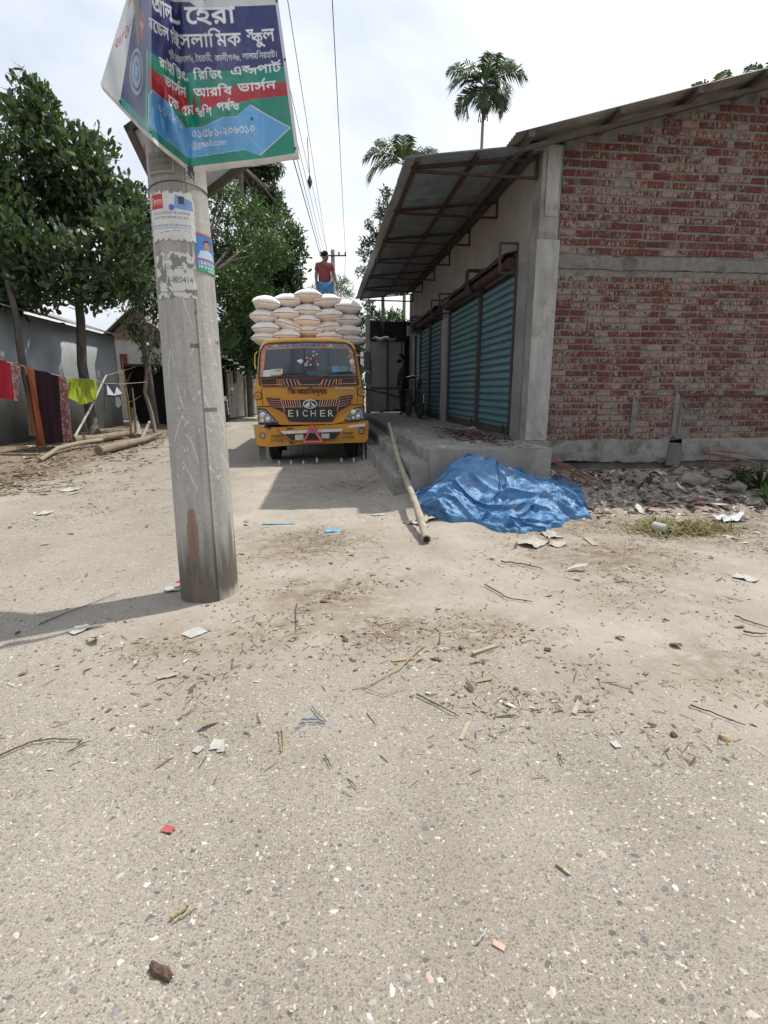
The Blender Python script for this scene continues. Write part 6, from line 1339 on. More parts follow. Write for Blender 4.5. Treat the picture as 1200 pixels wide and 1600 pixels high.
# ================================================================== TREES
def leaves(name, blobs, n, size, mat, parent=None, seed=1, aspect=.42, up=.35, rosette=5, jitter=.35, hollow=.5, kind=6, droop=0.):
    r = np.random.default_rng(seed); B = np.array(blobs, float); w = B[:, 3]**2.2; w /= w.sum(); m_ = n//rosette
    k = r.choice(len(B), m_, p=w); d = r.normal(size=(m_, 3)); d /= np.linalg.norm(d, axis=1)[:, None]
    rr = B[k, 3]*(hollow+(1-hollow)*r.random(m_)**.6)*(1+.28*(fbm(d[:, 0]*2.3+k*3, d[:, 1]*2.3, d[:, 2]*2.3, 3)-.5)*2)
    c = B[k, :3]+d*rr[:, None]*np.array([1, 1, .92])
    c = np.repeat(c, rosette, 0)+r.normal(0, size*jitter, (m_*rosette, 3)); dd = np.repeat(d, rosette, 0); N_ = len(c)
    ax = dd*.7+r.normal(0, .75, (N_, 3)); ax[:, 2] += up-droop; ax /= np.linalg.norm(ax, axis=1)[:, None]
    nr = r.normal(0, .6, (N_, 3))+np.array([0, 0, .9])+dd*.5; sd = np.cross(ax, nr); sd /= np.linalg.norm(sd, axis=1)[:, None]; nn = np.cross(sd, ax)
    s = size*r.uniform(.6, 1.25, N_)
    if kind == 6: pr = [(0, 0, 0), (.35, -.8, .05), (.35, .8, .05), (.75, -.95, .0), (.75, .95, .0), (1.05, 0, -.08)]; F = [(0, 1, 2), (1, 3, 4), (1, 4, 2), (3, 5, 4)]
    else: pr = [(0, 0, 0), (.45, -1, .04), (.45, 1, .04), (1, 0, -.06)]; F = [(0, 1, 2), (1, 3, 2)]
    P_ = np.stack([c+ax*(s*a)[:, None]+sd*(s*b_*aspect*.5)[:, None]+nn*(s*h_)[:, None] for a, b_, h_ in pr], 1)
    V = P_.reshape(-1, 3); kk = len(pr); Fa = (np.array(F)[None]+np.arange(N_)[:, None, None]*kk).reshape(-1, 3)
    var = np.repeat(np.clip(r.normal(.4, .2, N_)+np.repeat(r.normal(0, .14, m_), rosette), 0, 1), kk)
    off = origin(parent) if parent is not None else Vector((0, 0, 0))
    return link(name, fastmesh(name, V-np.array(off), Fa, mat, var, True), parent)
BARK = simple('tree_bark', (.13, .11, .09, 1), (.07, .06, .05, 1), .95, scale=8, bs=40, bstr=.7, bdist=.01, stretch=(1, 1, .3)); BARKP = simple('pale_bark', (.26, .23, .19, 1), (.17, .15, .125, 1), .95, scale=8, bs=40, bstr=.6, stretch=(1, 1, .3))
LJ = leafmat('jackfruit_leaf', (.030, .050, .026, 1), (.050, .080, .036, 1), (.15, .22, .045, 1), .28)
LG = leafmat('bright_leaf', (.034, .070, .022, 1), (.062, .125, .03, 1), (.14, .24, .045, 1), .35); LD = leafmat('dark_leaf', (.020, .040, .020, 1), (.032, .062, .026, 1), (.07, .12, .035, 1), .22); LM = leafmat('mango_leaf', (.02, .036, .018, 1), (.034, .06, .022, 1), (.16, .20, .05, 1), .22)
def pxb(lst, d, spread=1.2, seed=0):
    r = random.Random(seed); out = []
    for x, y, rp in lst:
        dd = d+r.uniform(-spread, spread); p = deep(x, y, dd); out.append((p.x, p.y, p.z, rp/FPX*dd))
    return out
def tree(name, label, base_, trunk, branches, blobs, n, size, mat, seed, group=None, bark=BARK, **kw):
    t_ = thing(name, label, 'tree', base_, 0, group)
    for q, r0, r1 in trunk:
        m_ = len(q); MB().tube(q, [r0+(r1-r0)*k/(m_-1) for k in range(m_)], 9).build('trunk', bark, t_, smooth=True)
    fork = Vector(trunk[0][0][-1]); mb = MB(); r = random.Random(seed)
    for b_ in blobs:
        c = Vector(b_[:3]); e = c+Vector((r.uniform(-.4, .4), r.uniform(-.4, .4), r.uniform(.0, .6)))*b_[3]; m1 = fork.lerp(c, .5)+Vector((r.uniform(-.2, .2), r.uniform(-.2, .2), .15))
        mb.tube([fork, m1, c, e], [r0*.4, r0*.28, r0*.16, .012], 6)
        for _ in range(branches):
            d = Vector((r.gauss(0, 1), r.gauss(0, 1), r.gauss(.3, 1))).normalized(); mb.tube([c, c+d*b_[3]*.55, c+d*b_[3]*.95+Vector((0, 0, .05))], [r0*.12, r0*.07, .006], 4)
    mb.build('branches', bark, t_, smooth=True)
    leaves('crown', blobs, n, size, mat, t_, seed, **kw); return t_
G0 = lambda px, py: onZ(px, py)
b1 = G0(150, 688); s_ = 1.
jb = pxb([(48, 190, 50), (30, 290, 62), (105, 262, 62), (70, 360, 70), (145, 318, 62), (188, 372, 46), (110, 420, 62), (200, 320, 26), (44, 138, 22), (60, 160, 24), (152, 235, 24), (130, 222, 18), (195, 430, 36), (150, 460, 34), (60, 450, 40)], 14.3, 1.1, 3)
p_ = lambda x, y, d: tuple(deep(x, y, d))
tA = [(tuple(b1), p_(140, 640, 15.6), p_(128, 570, 15.2), p_(126, 500, 14.9), p_(118, 430, 14.6), p_(105, 340, 14.4))]
tree('jackfruit_tree', 'tall jackfruit tree with broad dark leaves, its trunk behind the green shirt', b1, [(tA[0], .16, .09)], 7, [(a, b, c, d*.97) for a, b, c, d in jb], 11500, .225, LJ, 11, 'jackfruit trees by the shed', aspect=.46, up=1.0, rosette=7, hollow=.25, jitter=.45)
b2 = G0(72, 697); jb2 = pxb([(10, 380, 60), (-30, 300, 70), (20, 440, 50), (-40, 420, 60), (50, 410, 34), (5, 475, 26), (-60, 200, 60)], 12.6, .8, 5)
tree('jackfruit_tree', 'jackfruit tree cut by the left border, its thin trunk behind the dark blanket', b2, [((tuple(b2), p_(52, 640, 13.4), p_(34, 560, 13), p_(24, 490, 12.8), p_(8, 420, 12.7)), .10, .07)], 6, jb2, 6500, .20, LJ, 12, 'jackfruit trees by the shed', aspect=.46, up=.9, rosette=7, hollow=.25, jitter=.45)
b3 = G0(243, 678); mb_ = pxb([(212, 512, 20), (238, 528, 22), (246, 480, 26), (198, 505, 10), (222, 452, 34), (206, 470, 20), (240, 560, 14)], 16.5, .6, 6)
tree('mango_tree', 'slender mango tree with drooping leaves between the shed and the pole', b3, [((tuple(b3), p_(236, 645, 17.4), p_(226, 612, 17), p_(231, 570, 16.8), p_(238, 520, 16.6)), .07, .045)], 4, mb_, 1500, .24, LM, 13, aspect=.26, droop=.9, rosette=7, hollow=.2, kind=4, bark=BARKP)
fb = pxb([(218, 340, 26), (228, 400, 40), (214, 300, 14), (232, 440, 40), (250, 380, 40), (270, 340, 40), (285, 300, 30), (205, 385, 26)], 20, 1., 7)
tree('leafy_tree', 'mid green tree directly behind the pole, showing on its left side', (-6.2, 20.5, 0), [(((-6.2, 20.5, 0), (-6.3, 20.4, 3), (-6.2, 20.2, 5.5)), .14, .09)], 4, fb, 9000, .18, LD, 14, aspect=.42, rosette=5)
bb_ = pxb([(352, 318, 32), (392, 348, 40), (420, 392, 34), (360, 400, 46), (336, 450, 36), (345, 292, 16), (441, 352, 20), (376, 455, 46), (325, 380, 40), (400, 480, 34), (340, 520, 34), (300, 470, 36)], 21, 1.2, 8)
tree('bright_green_tree', 'bright green tree with hanging sprays just right of the pole', (-4.6, 21.5, 0), [(((-4.6, 21.5, 0), (-4.7, 21.4, 3), (-4.4, 21.2, 5.2)), .16, .10)], 4, bb_, 20000, .19, LG, 15, aspect=.30, droop=.55, rosette=7, hollow=.35, kind=4)
db_ = pxb([(405, 420, 52), (440, 425, 36), (432, 490, 40), (385, 520, 44), (455, 372, 20), (466, 398, 16), (350, 545, 34), (420, 530, 30), (445, 460, 30), (455, 440, 20), (432, 332, 16), (395, 560, 30), (300, 560, 40)], 26, 1.4, 9)
tree('dark_green_tree', 'dark spreading tree rising behind the load of sacks on the left', (-2.9, 27.5, 0), [(((-2.9, 27.5, 0), (-3.0, 27.3, 3), (-3.0, 27, 6)), .22, .12)], 4, db_, 20000, .24, LD, 16, aspect=.42, rosette=5, hollow=.3)
eb_ = pxb([(408, 285, 22), (398, 256, 22), (420, 262, 20), (412, 310, 20), (404, 338, 22), (380, 275, 16), (432, 262, 10), (430, 305, 14), (418, 235, 16), (388, 240, 18), (440, 330, 10), (372, 300, 14), (410, 210, 16)], 28, .6, 10)
tree('tall_dark_tree', 'tall narrow dark tree standing above the others behind the banner', (-3.9, 29.5, 0), [(((-3.9, 29.5, 0), (-3.9, 29.4, 6), (-3.7, 29.2, 12)), .2, .08)], 3, eb_, 12000, .25, LD, 17, aspect=.26, droop=1.3, rosette=8, hollow=.15, kind=4)
cb_ = pxb([(598, 330, 14), (590, 372, 12), (578, 352, 8), (572, 398, 9), (566, 425, 9), (588, 400, 10), (604, 300, 9), (572, 378, 7), (610, 360, 16), (600, 420, 14), (585, 440, 12)], 20, .4, 11)
tree('feathery_tree', 'thin leafy tree peeping round the outer edge of the canopy', (2.3, 21.5, 0), [(((2.3, 21.5, 0), (2.4, 21.4, 3), (2.3, 21, 6.5)), .10, .05)], 4, cb_, 2600, .18, LD, 18, aspect=.28, droop=.4, rosette=6, hollow=.1, kind=4)
gb_ = pxb([(560, 500, 12), (585, 498, 12), (605, 498, 12), (560, 530, 14), (562, 560, 14), (575, 480, 8), (620, 500, 14)], 23, .5, 12)
tree('sunlit_bush', 'sunlit yellow green bush showing through the gap under the canopy end', (1.6, 23, 0), [(((1.6, 23, 0), (1.6, 23, 1), (1.6, 23, 2)), .06, .04)], 2, gb_, 3200, .15, LG, 19, aspect=.4, rosette=5)
hb_ = pxb([(532, 448, 15), (515, 452, 12), (490, 452, 9), (540, 440, 8), (545, 458, 10), (478, 458, 8)], 38, .8, 13)
tree('small_feathery_tree', 'pale feathery tree far off behind the man on the sacks', (.9, 38.5, 0), [(((.9, 38.5, 0), (.9, 38.4, 4), (1., 38.2, 7.5)), .12, .06)], 3, hb_, 1300, .28, LG, 20, aspect=.2, droop=.2, rosette=9, hollow=.05, kind=4)
# far belt of trees that closes the horizon
r = random.Random(4); fbl = []
for k in range(60): a_ = r.uniform(-1.2, 1.3); R_ = r.uniform(60, 85); h_ = r.uniform(1.5, 3.4); fbl.append((math.sin(a_)*R_, math.cos(a_)*R_, h_*.9, h_*1.5))
o = leaves('far_tree_belt', fbl, 26000, .9, LD, None, 30, rosette=5, kind=4, hollow=.3); tag(o, 'far belt of trees along the horizon', kind='stuff')
# palms
PALM = leafmat('palm_leaf', (.028, .05, .026, 1), (.045, .08, .034, 1), (.12, .17, .05, 1), .2)
def palm(label, base_, top, fr, L_, seed, fruit=False, nleaf=46, width=.06, group='palms behind the building', trunk_r=.07):
    r = random.Random(seed); t_ = thing('palm_tree', label, 'palm tree', base_, 0, group); b_ = Vector(base_); tp_ = Vector(top)
    MB().tube([b_, b_.lerp(tp_, .5)+Vector((.05, 0, 0)), tp_], [trunk_r*1.3, trunk_r, trunk_r*.75], 10).build('trunk', BARKP, t_, smooth=True)
    for (az, el, ln) in fr:
        d = Vector((math.cos(az), math.sin(az), 0)); P_ = []; ln *= L_
        for k in range(12): s_ = k/11; ang = el-1.35*s_**1.4*(.75+.45*math.cos(el)); P_.append((P_[-1] if P_ else tp_)+(d*math.cos(ang)+Vector((0, 0, math.sin(ang))))*(ln/11 if k else 0))
        mb = MB().tube(P_, [.022-.0016*k for k in range(12)], 5)
        for k in range(nleaf):
            s_ = .12+.88*k/nleaf; f_ = s_*11; i_ = min(int(f_), 10); q = P_[i_].lerp(P_[i_+1], f_-i_); tn = (P_[i_+1]-P_[i_]).normalized(); sd = tn.cross(Vector((0, 0, 1))).normalized(); upv = sd.cross(tn)
            for sg in (-1, 1):
                l_ = ln*.46*math.sin(math.pi*(.15+.8*s_))*r.uniform(.75, 1.1); e1 = (sd*sg*.8+tn*.55+upv*r.uniform(-.1, .35)).normalized(); m_ = q+e1*l_*.55; e = q+e1*l_+Vector((0, 0, -.32*l_-r.uniform(0, .15)*l_)); wv = tn*width*.5
                mb.add([q-wv*.5, q+wv*.5, m_+wv, e, m_-wv], [(0, 1, 2, 4), (4, 2, 3)])
        me = mb.mesh('frond', PALM, b_, fix=False); aa = me.attributes.new('var', 'FLOAT', 'POINT'); aa.data.foreach_set('value', np.full(len(me.vertices), r.uniform(.1, .7), np.float32)); link('frond', me, t_)
    if fruit:
        mb = MB()
        for k in range(26): a_ = r.uniform(0, 6.28); q = tp_+Vector((0, 0, -.75)); e = q+Vector((math.cos(a_)*.32*r.random(), math.sin(a_)*.32*r.random(), -.1-.42*r.random())); mb.tube([q, (q+e)/2+Vector((math.cos(a_)*.1, math.sin(a_)*.1, .05)), e], [.014, .01, .025], 4)
        mb.build('fruit_cluster', BARK, t_)
    return t_
q = deep(757, 135, 21.); 
palm('tall areca palm rising over the canopy with a hanging fruit cluster', (q.x-.2, q.y+.2, 0), q, [(0.2, 1.15, 1), (-.3, .75, 1.05), (.6, .35, .9), (3.0, .95, 1), (3.5, .45, 1), (2.6, .1, .9), (1.6, 1.35, 1.0), (4.7, .9, .9), (5.3, .1, .9), (4.2, -.3, .8), (0., -.25, .85), (3.1, -.35, .85), (1.2, .5, .9)], 1.75, 41, True)
q = deep(632, 258, 22.)
palm('areca palm with yellowing fronds behind the upper corner of the canopy', (q.x, q.y+.2, 0), q, [(.1, .9, 1), (3.1, .75, 1.1), (3.3, .25, 1.1), (2.7, 1.2, 1), (1.5, 1.3, 1), (.5, .45, 1), (4.5, 1.0, .9), (-.3, .2, .9), (5.2, .5, .9)], 1.75, 42)
for k, (px, py, d_, l_) in enumerate(((1112, 128, 16, .9), (1072, 138, 16.5, .6), (1196, 104, 15, .9))):
    q = deep(px, py+34, d_)
    palm(['palm frond tips spiking above the middle of the brick gable roof', 'low palm tips just left of the spiky ones above the roof', 'palm tips above the roof at the right border'][k], (q.x, q.y, 0), q, [(a_, e_, 1) for a_, e_ in ((.2, 1.25), (1.7, 1.3), (3.1, 1.2), (4.6, 1.3), (2.4, .8), (5.6, .9))], l_, 50+k, nleaf=20)
# ================================================================== LEFT SIDE: SHED, HOUSES, FENCE
TIN = simple('blue_grey_tin', (.36, .375, .38, 1), (.27, .285, .29, 1), .45, .35, scale=1.2, bs=12, bstr=.1, dirt=(.30, .31, .31, 1), dscale=1.3, dlo=.55, dhi=.72)
TINR = simple('old_roof_tin', (.34, .33, .32, 1), (.22, .20, .185, 1), .6, .2, scale=2, bstr=.2, dirt=(.17, .10, .07, 1), dscale=1.6, dlo=.58, dhi=.75)
sh = thing('tin_shed', 'long blue grey corrugated tin shed behind the washing line', 'shed', (-7.7, 15, 0))
def wallsheet(y0, y1, x, z0, z1, mat, par, amp=.008, pitch=.08, name='wall_sheet'):
    n = max(8, int((y1-y0)/pitch*6)); ys = np.linspace(y0, y1, n); P_ = np.zeros((n, 2, 3)); P_[:, 0] = np.stack([x+amp*np.sin(2*np.pi*ys/pitch), ys, np.full(n, z0)], -1); P_[:, 1] = P_[:, 0]; P_[:, 1, 2] = z1
    o = MB().grid(P_).build(name, mat, par, smooth='all', fix=False); o.modifiers.new('t', 'SOLIDIFY').thickness = .002; return o
y = 7.0; k = 0
while y < 21.4: wallsheet(y, min(y+.84, 21.6), -7.7+.005*(k % 2), .10, 3.35, TIN, sh); y += .8; k += 1
for z_ in (1.75,): 
    y = 7.0
for yy in (7.0, 10.6, 14.2, 17.8, 21.5): MB().box((-7.86, yy-.05, 0), (-7.76, yy+.05, 3.4)).build('post', WOODD, sh)
MB().box((-11, 21.58, .1), (-7.72, 21.6, 3.4)).build('end_wall', TIN, sh); MB().box((-11, 7.0, .1), (-7.72, 7.02, 3.4)).build('end_wall', TIN, sh); MB().box((-11, 7.0, .1), (-10.98, 21.6, 4.4)).build('back_wall', TIN, sh)
y = 6.8; k = 0
while y < 21.6: 
    o = corr_sheet(-7.45, 3.36+.004*(k % 2), -11.2, 4.55+.004*(k % 2), y, y+.84, nx=3).build('roof_sheet', TINR, sh, smooth='all', fix=False); o.modifiers.new('t', 'SOLIDIFY').thickness = .002; y += .8; k += 1
MB().box((-8.0, 6.9, -.05), (-7.72, 21.7, .12)).build('earth_plinth', DCONC, sh)
# pale house behind, with gable trim and a dark red shutter
WW = simple('white_wash', (.50, .49, .46, 1), (.40, .39, .36, 1), .9, scale=1.5, bs=20, bstr=.2, dirt=(.22, .2, .18, 1), dscale=1.5, dlo=.58, dhi=.8)
ho = thing('whitewashed_house', 'whitewashed house with a dark red shutter and brown gable board past the shed', 'house', (-8, 26, 0))
MB().box((-13, 26, 0), (-6.9, 31, 3.6)).build('wall', WW, ho); MB().prismY([(-9.7, 3.6), (-6.9, 3.6), (-8.3, 4.9)], 26.02, 31).build('gable', simple('brown_board', (.28, .19, .14, 1), None, .8), ho)
pA = onY(187, 553, 25.97); pB = onY(198, 577, 25.97); MB().box((pA.x, 25.93, pB.z), (pB.x+.05, 26, pA.z)).build('shutter', flatmat('dark_red_board', (.16, .03, .03, 1), .7), ho)
MB().add([(-8.3, 25.7, 5.05), (-6.55, 25.7, 3.45), (-6.55, 31.2, 3.45), (-8.3, 31.2, 5.05)], [(0, 1, 2, 3)]).build('roof', TINR, ho).modifiers.new('t', 'SOLIDIFY').thickness = .04
MB().add([(-8.3, 25.7, 5.05), (-10.1, 25.7, 3.45), (-10.1, 31.2, 3.45), (-8.3, 31.2, 5.05)], [(0, 1, 2, 3)]).build('roof', TINR, ho).modifiers.new('t', 'SOLIDIFY').thickness = .04
MB().bar((-8.32, 25.66, 5.03), (-6.52, 25.66, 3.42), .05, .16, up=(0, 1, 0)).build('barge_board', WHP, ho)
ln = thing('dark_lean_to', 'dark low lean-to with deep shade painted on its walls, between the shed and the pole', 'lean-to', (-6.8, 23, 0))
MB().box((-7.68, 22.6, 0), (-5.7, 22.7, 2.35)).build('rear_wall', DARK, ln); MB().box((-7.7, 22.0, 2.32), (-5.6, 24.0, 2.40)).build('roof', WOODD, ln); MB().box((-7.68, 22.1, 0), (-7.6, 22.6, 2.3)).build('side_wall', DARK, ln)  # near-black walls carry the deep shade of a dark gap in their colour
br = thing('brick_pillar', 'old brick gate pillar just left of the pole', 'pillar', (-5.75, 21.5, 0))
for k in range(26):
    for j_ in range(2): 
        o = MB().box((-5.9+.16*j_+(.0 if k % 2 else .02), 21.4, .02+k*.088), (-5.9+.16*j_+.145, 21.62, .02+k*.088+.072), .004).build('brick', BRICK, br)
        aa = o.data.attributes.new('var', 'FLOAT', 'POINT'); aa.data.foreach_set('value', np.full(len(o.data.vertices), random.random(), np.float32))
MB().box((-5.89, 21.41, 0), (-5.61, 21.61, 2.31)).build('mortar_core', MORT, br)
# hut and rusty fence left of the truck
FEN = simple('rusty_pale_sheet', (.33, .31, .27, 1), (.24, .22, .18, 1), .75, scale=3, bstr=.2, dirt=(.20, .12, .07, 1), dscale=1.2, dlo=.5, dhi=.75, stretch=(1, 1, .35))
hu = thing('dark_hut', 'dark thatched hut with a tin roof edge behind the parked motorbike', 'hut', (-5.6, 27, 0))
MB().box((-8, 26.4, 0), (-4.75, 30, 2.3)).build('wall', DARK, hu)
MB().add([(-8, 26.0, 4.3), (-4.2, 26.0, 2.75), (-4.2, 31, 2.75), (-8, 31, 4.3)], [(0, 1, 2, 3)]).build('roof', TINR, hu).modifiers.new('t', 'SOLIDIFY').thickness = .03
for k in range(5): q = onY(342+k*9, 551+k*5.5, 25.9); MB().box((q.x-.1, 25.8, q.z-.04), (q.x+.1, 25.95, q.z+.03), .02).build('roof_weight', WHP, hu)
fe_ = thing('sheet_fence', 'fence of patched rusty pale sheets beside the lane left of the truck', 'fence', (-4.1, 30, 0))
xy = [(-4.55, 26.6), (-4.38, 27.9), (-4.22, 29.2), (-4.05, 30.5), (-3.9, 31.8), (-3.7, 33.2), (-3.55, 34.6), (-3.4, 36)]
for k in range(len(xy)-1):
    for hf in range(3):
        a_ = Vector(xy[k]+(0,)).lerp(Vector(xy[k+1]+(0,)), hf/3); b_ = Vector(xy[k]+(0,)).lerp(Vector(xy[k+1]+(0,)), (hf+1)/3); h_ = random.uniform(2.15, 2.45); n = 14; P_ = np.zeros((n, 2, 3))
        for i_ in range(n): c = a_.lerp(b_, i_/(n-1)); P_[i_, 0] = (c.x+.012*math.sin(i_*2.4)+.01*(hf % 2), c.y, .08); P_[i_, 1] = (c.x+.012*math.sin(i_*2.4)+.01*(hf % 2), c.y, h_)
        MB().grid(P_).build('fence_sheet', FEN, fe_, fix=False).modifiers.new('t', 'SOLIDIFY').thickness = .003
for k in range(len(xy)): MB().bar((xy[k][0]-.06, xy[k][1], 0), (xy[k][0]-.06, xy[k][1], 2.6), .07).build('fence_post', WOODD, fe_)
MB().box((-4.40, 27.5, 1.75), (-4.34, 28.2, 2.5)).build('rusty_patch', RUSTS, fe_)
# dry creeper on the fence
o = leaves('dry_creeper', pxb([(385, 575, 12), (390, 600, 9), (383, 555, 9)], 27, .3, 33), 700, .14, LG, None, 34, aspect=.2, kind=4); tag(o, 'straggling creeper over the top of the patched sheet fence', 'creeper')
# motorbike parked by the hut
mt = thing('motorbike', 'black motorbike parked beside the hut, partly hidden by the pole', 'motorbike', (-4.35, 24.6, 0), 0); mt.rotation_euler = (0, 0, .25); mt.scale = (1.2,)*3
for y_ in (0, 1.25):
    ty = bcy(MB().lathe([(.22, -.04), (.28, -.05), (.31, 0), (.28, .05), (.22, .04)], (0, y_, .31), 26, 'X'), 'tyre', RUB, mt); bcy(MB().lathe([(.03, -.05), (.21, -.03), (.22, .03), (.03, .05)], (0, y_, .31), 18, 'X'), 'rim', CHR, ty)
bcy(MB().tube([(0, .35, .72), (0, .55, .80), (0, .80, .74)], [.10, .13, .09], 12), 'tank', BLK, mt); bcy(MB().tube([(0, .75, .76), (0, 1.1, .78), (0, 1.45, .82)], [.09, .11, .06], 10, flat=.5), 'seat', BLK, mt); bcy(MB().box((-.14, .45, .25), (.14, .85, .55), .02), 'engine', CHR, mt, False)
for s_ in (-.07, .07): bcy(MB().tube([(s_, 0, .31), (s_, .22, .9)], .02, 8), 'fork', CHR, mt)
bcy(MB().tube([(-.34, .32, 1.0), (-.15, .22, .98), (.15, .22, .98), (.34, .32, 1.0)], .014, 6), 'handlebar', BLK, mt); bcy(MB().lathe([(.02, -.06), (.08, -.05), (.09, .03), (.02, .05)], (0, .12, .86), 16, 'Y'), 'headlight', CHR, mt)
for s_ in (-1, 1): bcy(MB().tube([(s_*.22, .25, .99), (s_*.28, .24, 1.18)], .006, 5), 'mirror_stalk', BLK, mt); bcy(MB().lathe([(.001, -.012), (.055, -.01), (.055, .01), (.001, .012)], (s_*.29, .23, 1.22), 12, 'Y'), 'mirror', WHP, mt)
bcy(MB().tube([(0, -.1, .62), (0, .05, .66), (0, .25, .6)], [.05, .06, .05], 8, flat=.3), 'mudguard', BLK, mt); bcy(MB().tube([(.16, .6, .28), (.18, 1.0, .26), (.18, 1.5, .34)], .035, 8), 'exhaust', CHR, mt)
# ================================================================== WASHING LINE
XL = -6.15
def onL(px, py, dx=0.): return onX(px, py, XL+dx)
rope = flatmat('pale_rope', (.45, .43, .38, 1), .9)
wl = thing('clothes_line', 'pale rope strung between the trees carrying the washing', 'clothes line', onL(50, 580))
MB().tube([onL(-60, 545), onL(0, 563), onL(33, 571), onL(60, 580), onL(105, 590), onL(150, 594)], .007, 5).build('rope', rope, wl)
pz = onX(165, 587, -6.0); pw = onX(228, 597, -5.4)
wl2 = thing('clothes_line', 'second rope running from the white prop to the mango tree', 'clothes line', pz); MB().tube([onL(148, 594), onX(164, 599, -6.0), onX(190, 600, -5.8), pw], .007, 5).build('rope', rope, wl2); MB().tube([pz, onX(190, 580, -5.9), onX(212, 573, -6.0)], .006, 5).build('rope', rope, wl2)
prp = thing('line_prop', 'whitish bamboo prop leaning under the washing line', 'prop', onX(116, 684, -6.3)); MB().tube([onX(116, 684, -6.3), onX(140, 640, -6.2), onX(166, 586, -6.0)], [.03, .028, .024], 7).build('prop_pole', flatmat('white_bamboo', (.50, .48, .42, 1), .8), prp, smooth=True)
def cloth(name, label, cat, p4, mat, nx=22, nz=26, wav=.05, seed=1, dx=0., parts=()):
    (x0, y0), (x1, y1), (x2, y2), (x3, y3) = p4      # top left, top right, bottom right, bottom left
    t_ = thing(name, label, cat, onL(x0, y0, dx)); 
    def surf(u0, u1, off=0., v0=0., v1=1.):
        G = np.zeros((nz, nx, 3))
        for i_, v in enumerate(np.linspace(v0, v1, nz)):
            for j_, u in enumerate(np.linspace(u0, u1, nx)):
                px = (x0*(1-u)+x1*u)*(1-v)+(x3*(1-u)+x2*u)*v; py = (y0*(1-u)+y1*u)*(1-v)+(y3*(1-u)+y2*u)*v
                p = onL(px, py, dx); p.x += wav*v*math.sin(u*9+seed)+.4*wav*math.sin(u*23+seed*2+v*3)*(.3+v)+off+.02*(1-v); p.z -= .01*math.sin(u*12); G[i_, j_] = p
        return MB().grid(G)
    surf(0, 1).build('fabric', mat, t_, smooth=True)
    for nm, u0, u1, v0, v1, m_ in parts: surf(u0, u1, .008, v0, v1).build(nm, m_, t_, smooth=True)
    return t_
def pattern(name, cols, scale, kind='check'):
    m, t, b, P = base(name, .9); v = N(t, 'ShaderNodeTexVoronoi', i_Scale=scale, distance='CHEBYCHEV'); t.links.new(P, v.inputs['Vector']); sp = N(t, 'ShaderNodeSeparateColor'); t.links.new(v.outputs['Color'], sp.inputs[0])
    t.links.new(ramp(t, sp.outputs[0], [(i_/len(cols), c) for i_, c in enumerate(cols)], 'CONSTANT'), b.inputs['Base Color']); return m
RC = simple('red_cloth', (.20, .010, .02, 1), (.14, .008, .016, 1), .85, spec=.08, scale=6); FL = pattern('floral_border', [(.15, .015, .02, 1), (.05, .05, .07, 1), (.20, .14, .12, 1), (.09, .02, .025, 1), (.13, .08, .07, 1)], 24)
DM = simple('dark_maroon_blanket', (.014, .005, .008, 1), (.009, .004, .006, 1), .95, spec=.08, scale=10); BD = pattern('woven_border', [(.09, .015, .018, 1), (.03, .015, .025, 1), (.16, .10, .09, 1), (.10, .02, .02, 1)], 30); OC = simple('orange_scarf', (.20, .065, .03, 1), (.13, .04, .022, 1), .9, spec=.08, scale=12, stretch=(1, 1, .2))
GC = simple('lime_green_cloth', (.25, .30, .03, 1), (.19, .235, .024, 1), .85, spec=.08, scale=8, bs=14, bstr=.4, bdist=.02)
cloth('red_cloth', 'bright red cloth with a floral border at the left end of the line', 'cloth', ((-14, 560), (30, 570), (33, 628), (-14, 620)), RC, parts=[('floral_border', .62, 1., 0., 1., FL)], seed=2)
cloth('orange_scarf', 'narrow orange scarf hanging long beside the dark blanket', 'scarf', ((40, 573), (52, 577), (72, 697), (60, 697)), OC, nx=10, seed=3, dx=.06)
cloth('brown_scarf', 'short brown fringed scarf half behind the orange one', 'scarf', ((36, 572), (44, 574), (58, 682), (50, 680)), simple('brown_scarf_cloth', (.16, .09, .05, 1), None, .9), nx=8, seed=4, dx=.0)
cloth('dark_blanket', 'dark maroon blanket with a patterned edge hanging to the ground', 'blanket', ((50, 576), (101, 590), (112, 690), (70, 694)), DM, parts=[('woven_border', .76, .98, 0, 1, BD)], seed=5)
gs = thing('green_shirt', 'lime green shirt draped over the line in front of the tree trunk', 'shirt', onL(104, 590))
sil = [(103, 591), (148, 594), (154, 612), (148, 628), (140, 624), (134, 632), (120, 631), (108, 622), (103, 606)]
G = np.zeros((14, 24, 3))
for i_, v in enumerate(np.linspace(0, 1, 14)):
    for j_, u in enumerate(np.linspace(0, 1, 24)):
        bot_ = np.interp(u, [0, .1, .35, .65, .8, 1], [612, 621, 631, 632, 624, 628]); px = 103+45*u+(4 if u > .7 else 0)*v; py = (591+3*u)*(1-v)+bot_*v; p = onL(px, py); p.x += .05*math.sin(u*13+v*4)*v+.02; G[i_, j_] = p
MB().grid(G).build('fabric', GC, gs, smooth=True)
wg = thing('navy_white_garment', 'navy and white garment with dangling sleeves on the second rope', 'garment', onX(165, 599, -5.98))
def patch(name, poly_, mat, par, X_, dxx=0.): 
    q = [onX(x, y, X_) for x, y in poly_]; o = MB().add(q, [tuple(range(len(q)))]).build(name, mat, par); o.data.transform(Matrix.Translation((dxx, 0, 0))); md = o.modifiers.new('t', 'SOLIDIFY'); md.thickness = .015; return o
NAV = flatmat('navy_cloth', (.03, .035, .05, 1), .9); WC = flatmat('white_cloth', (.60, .61, .66, 1), .9)
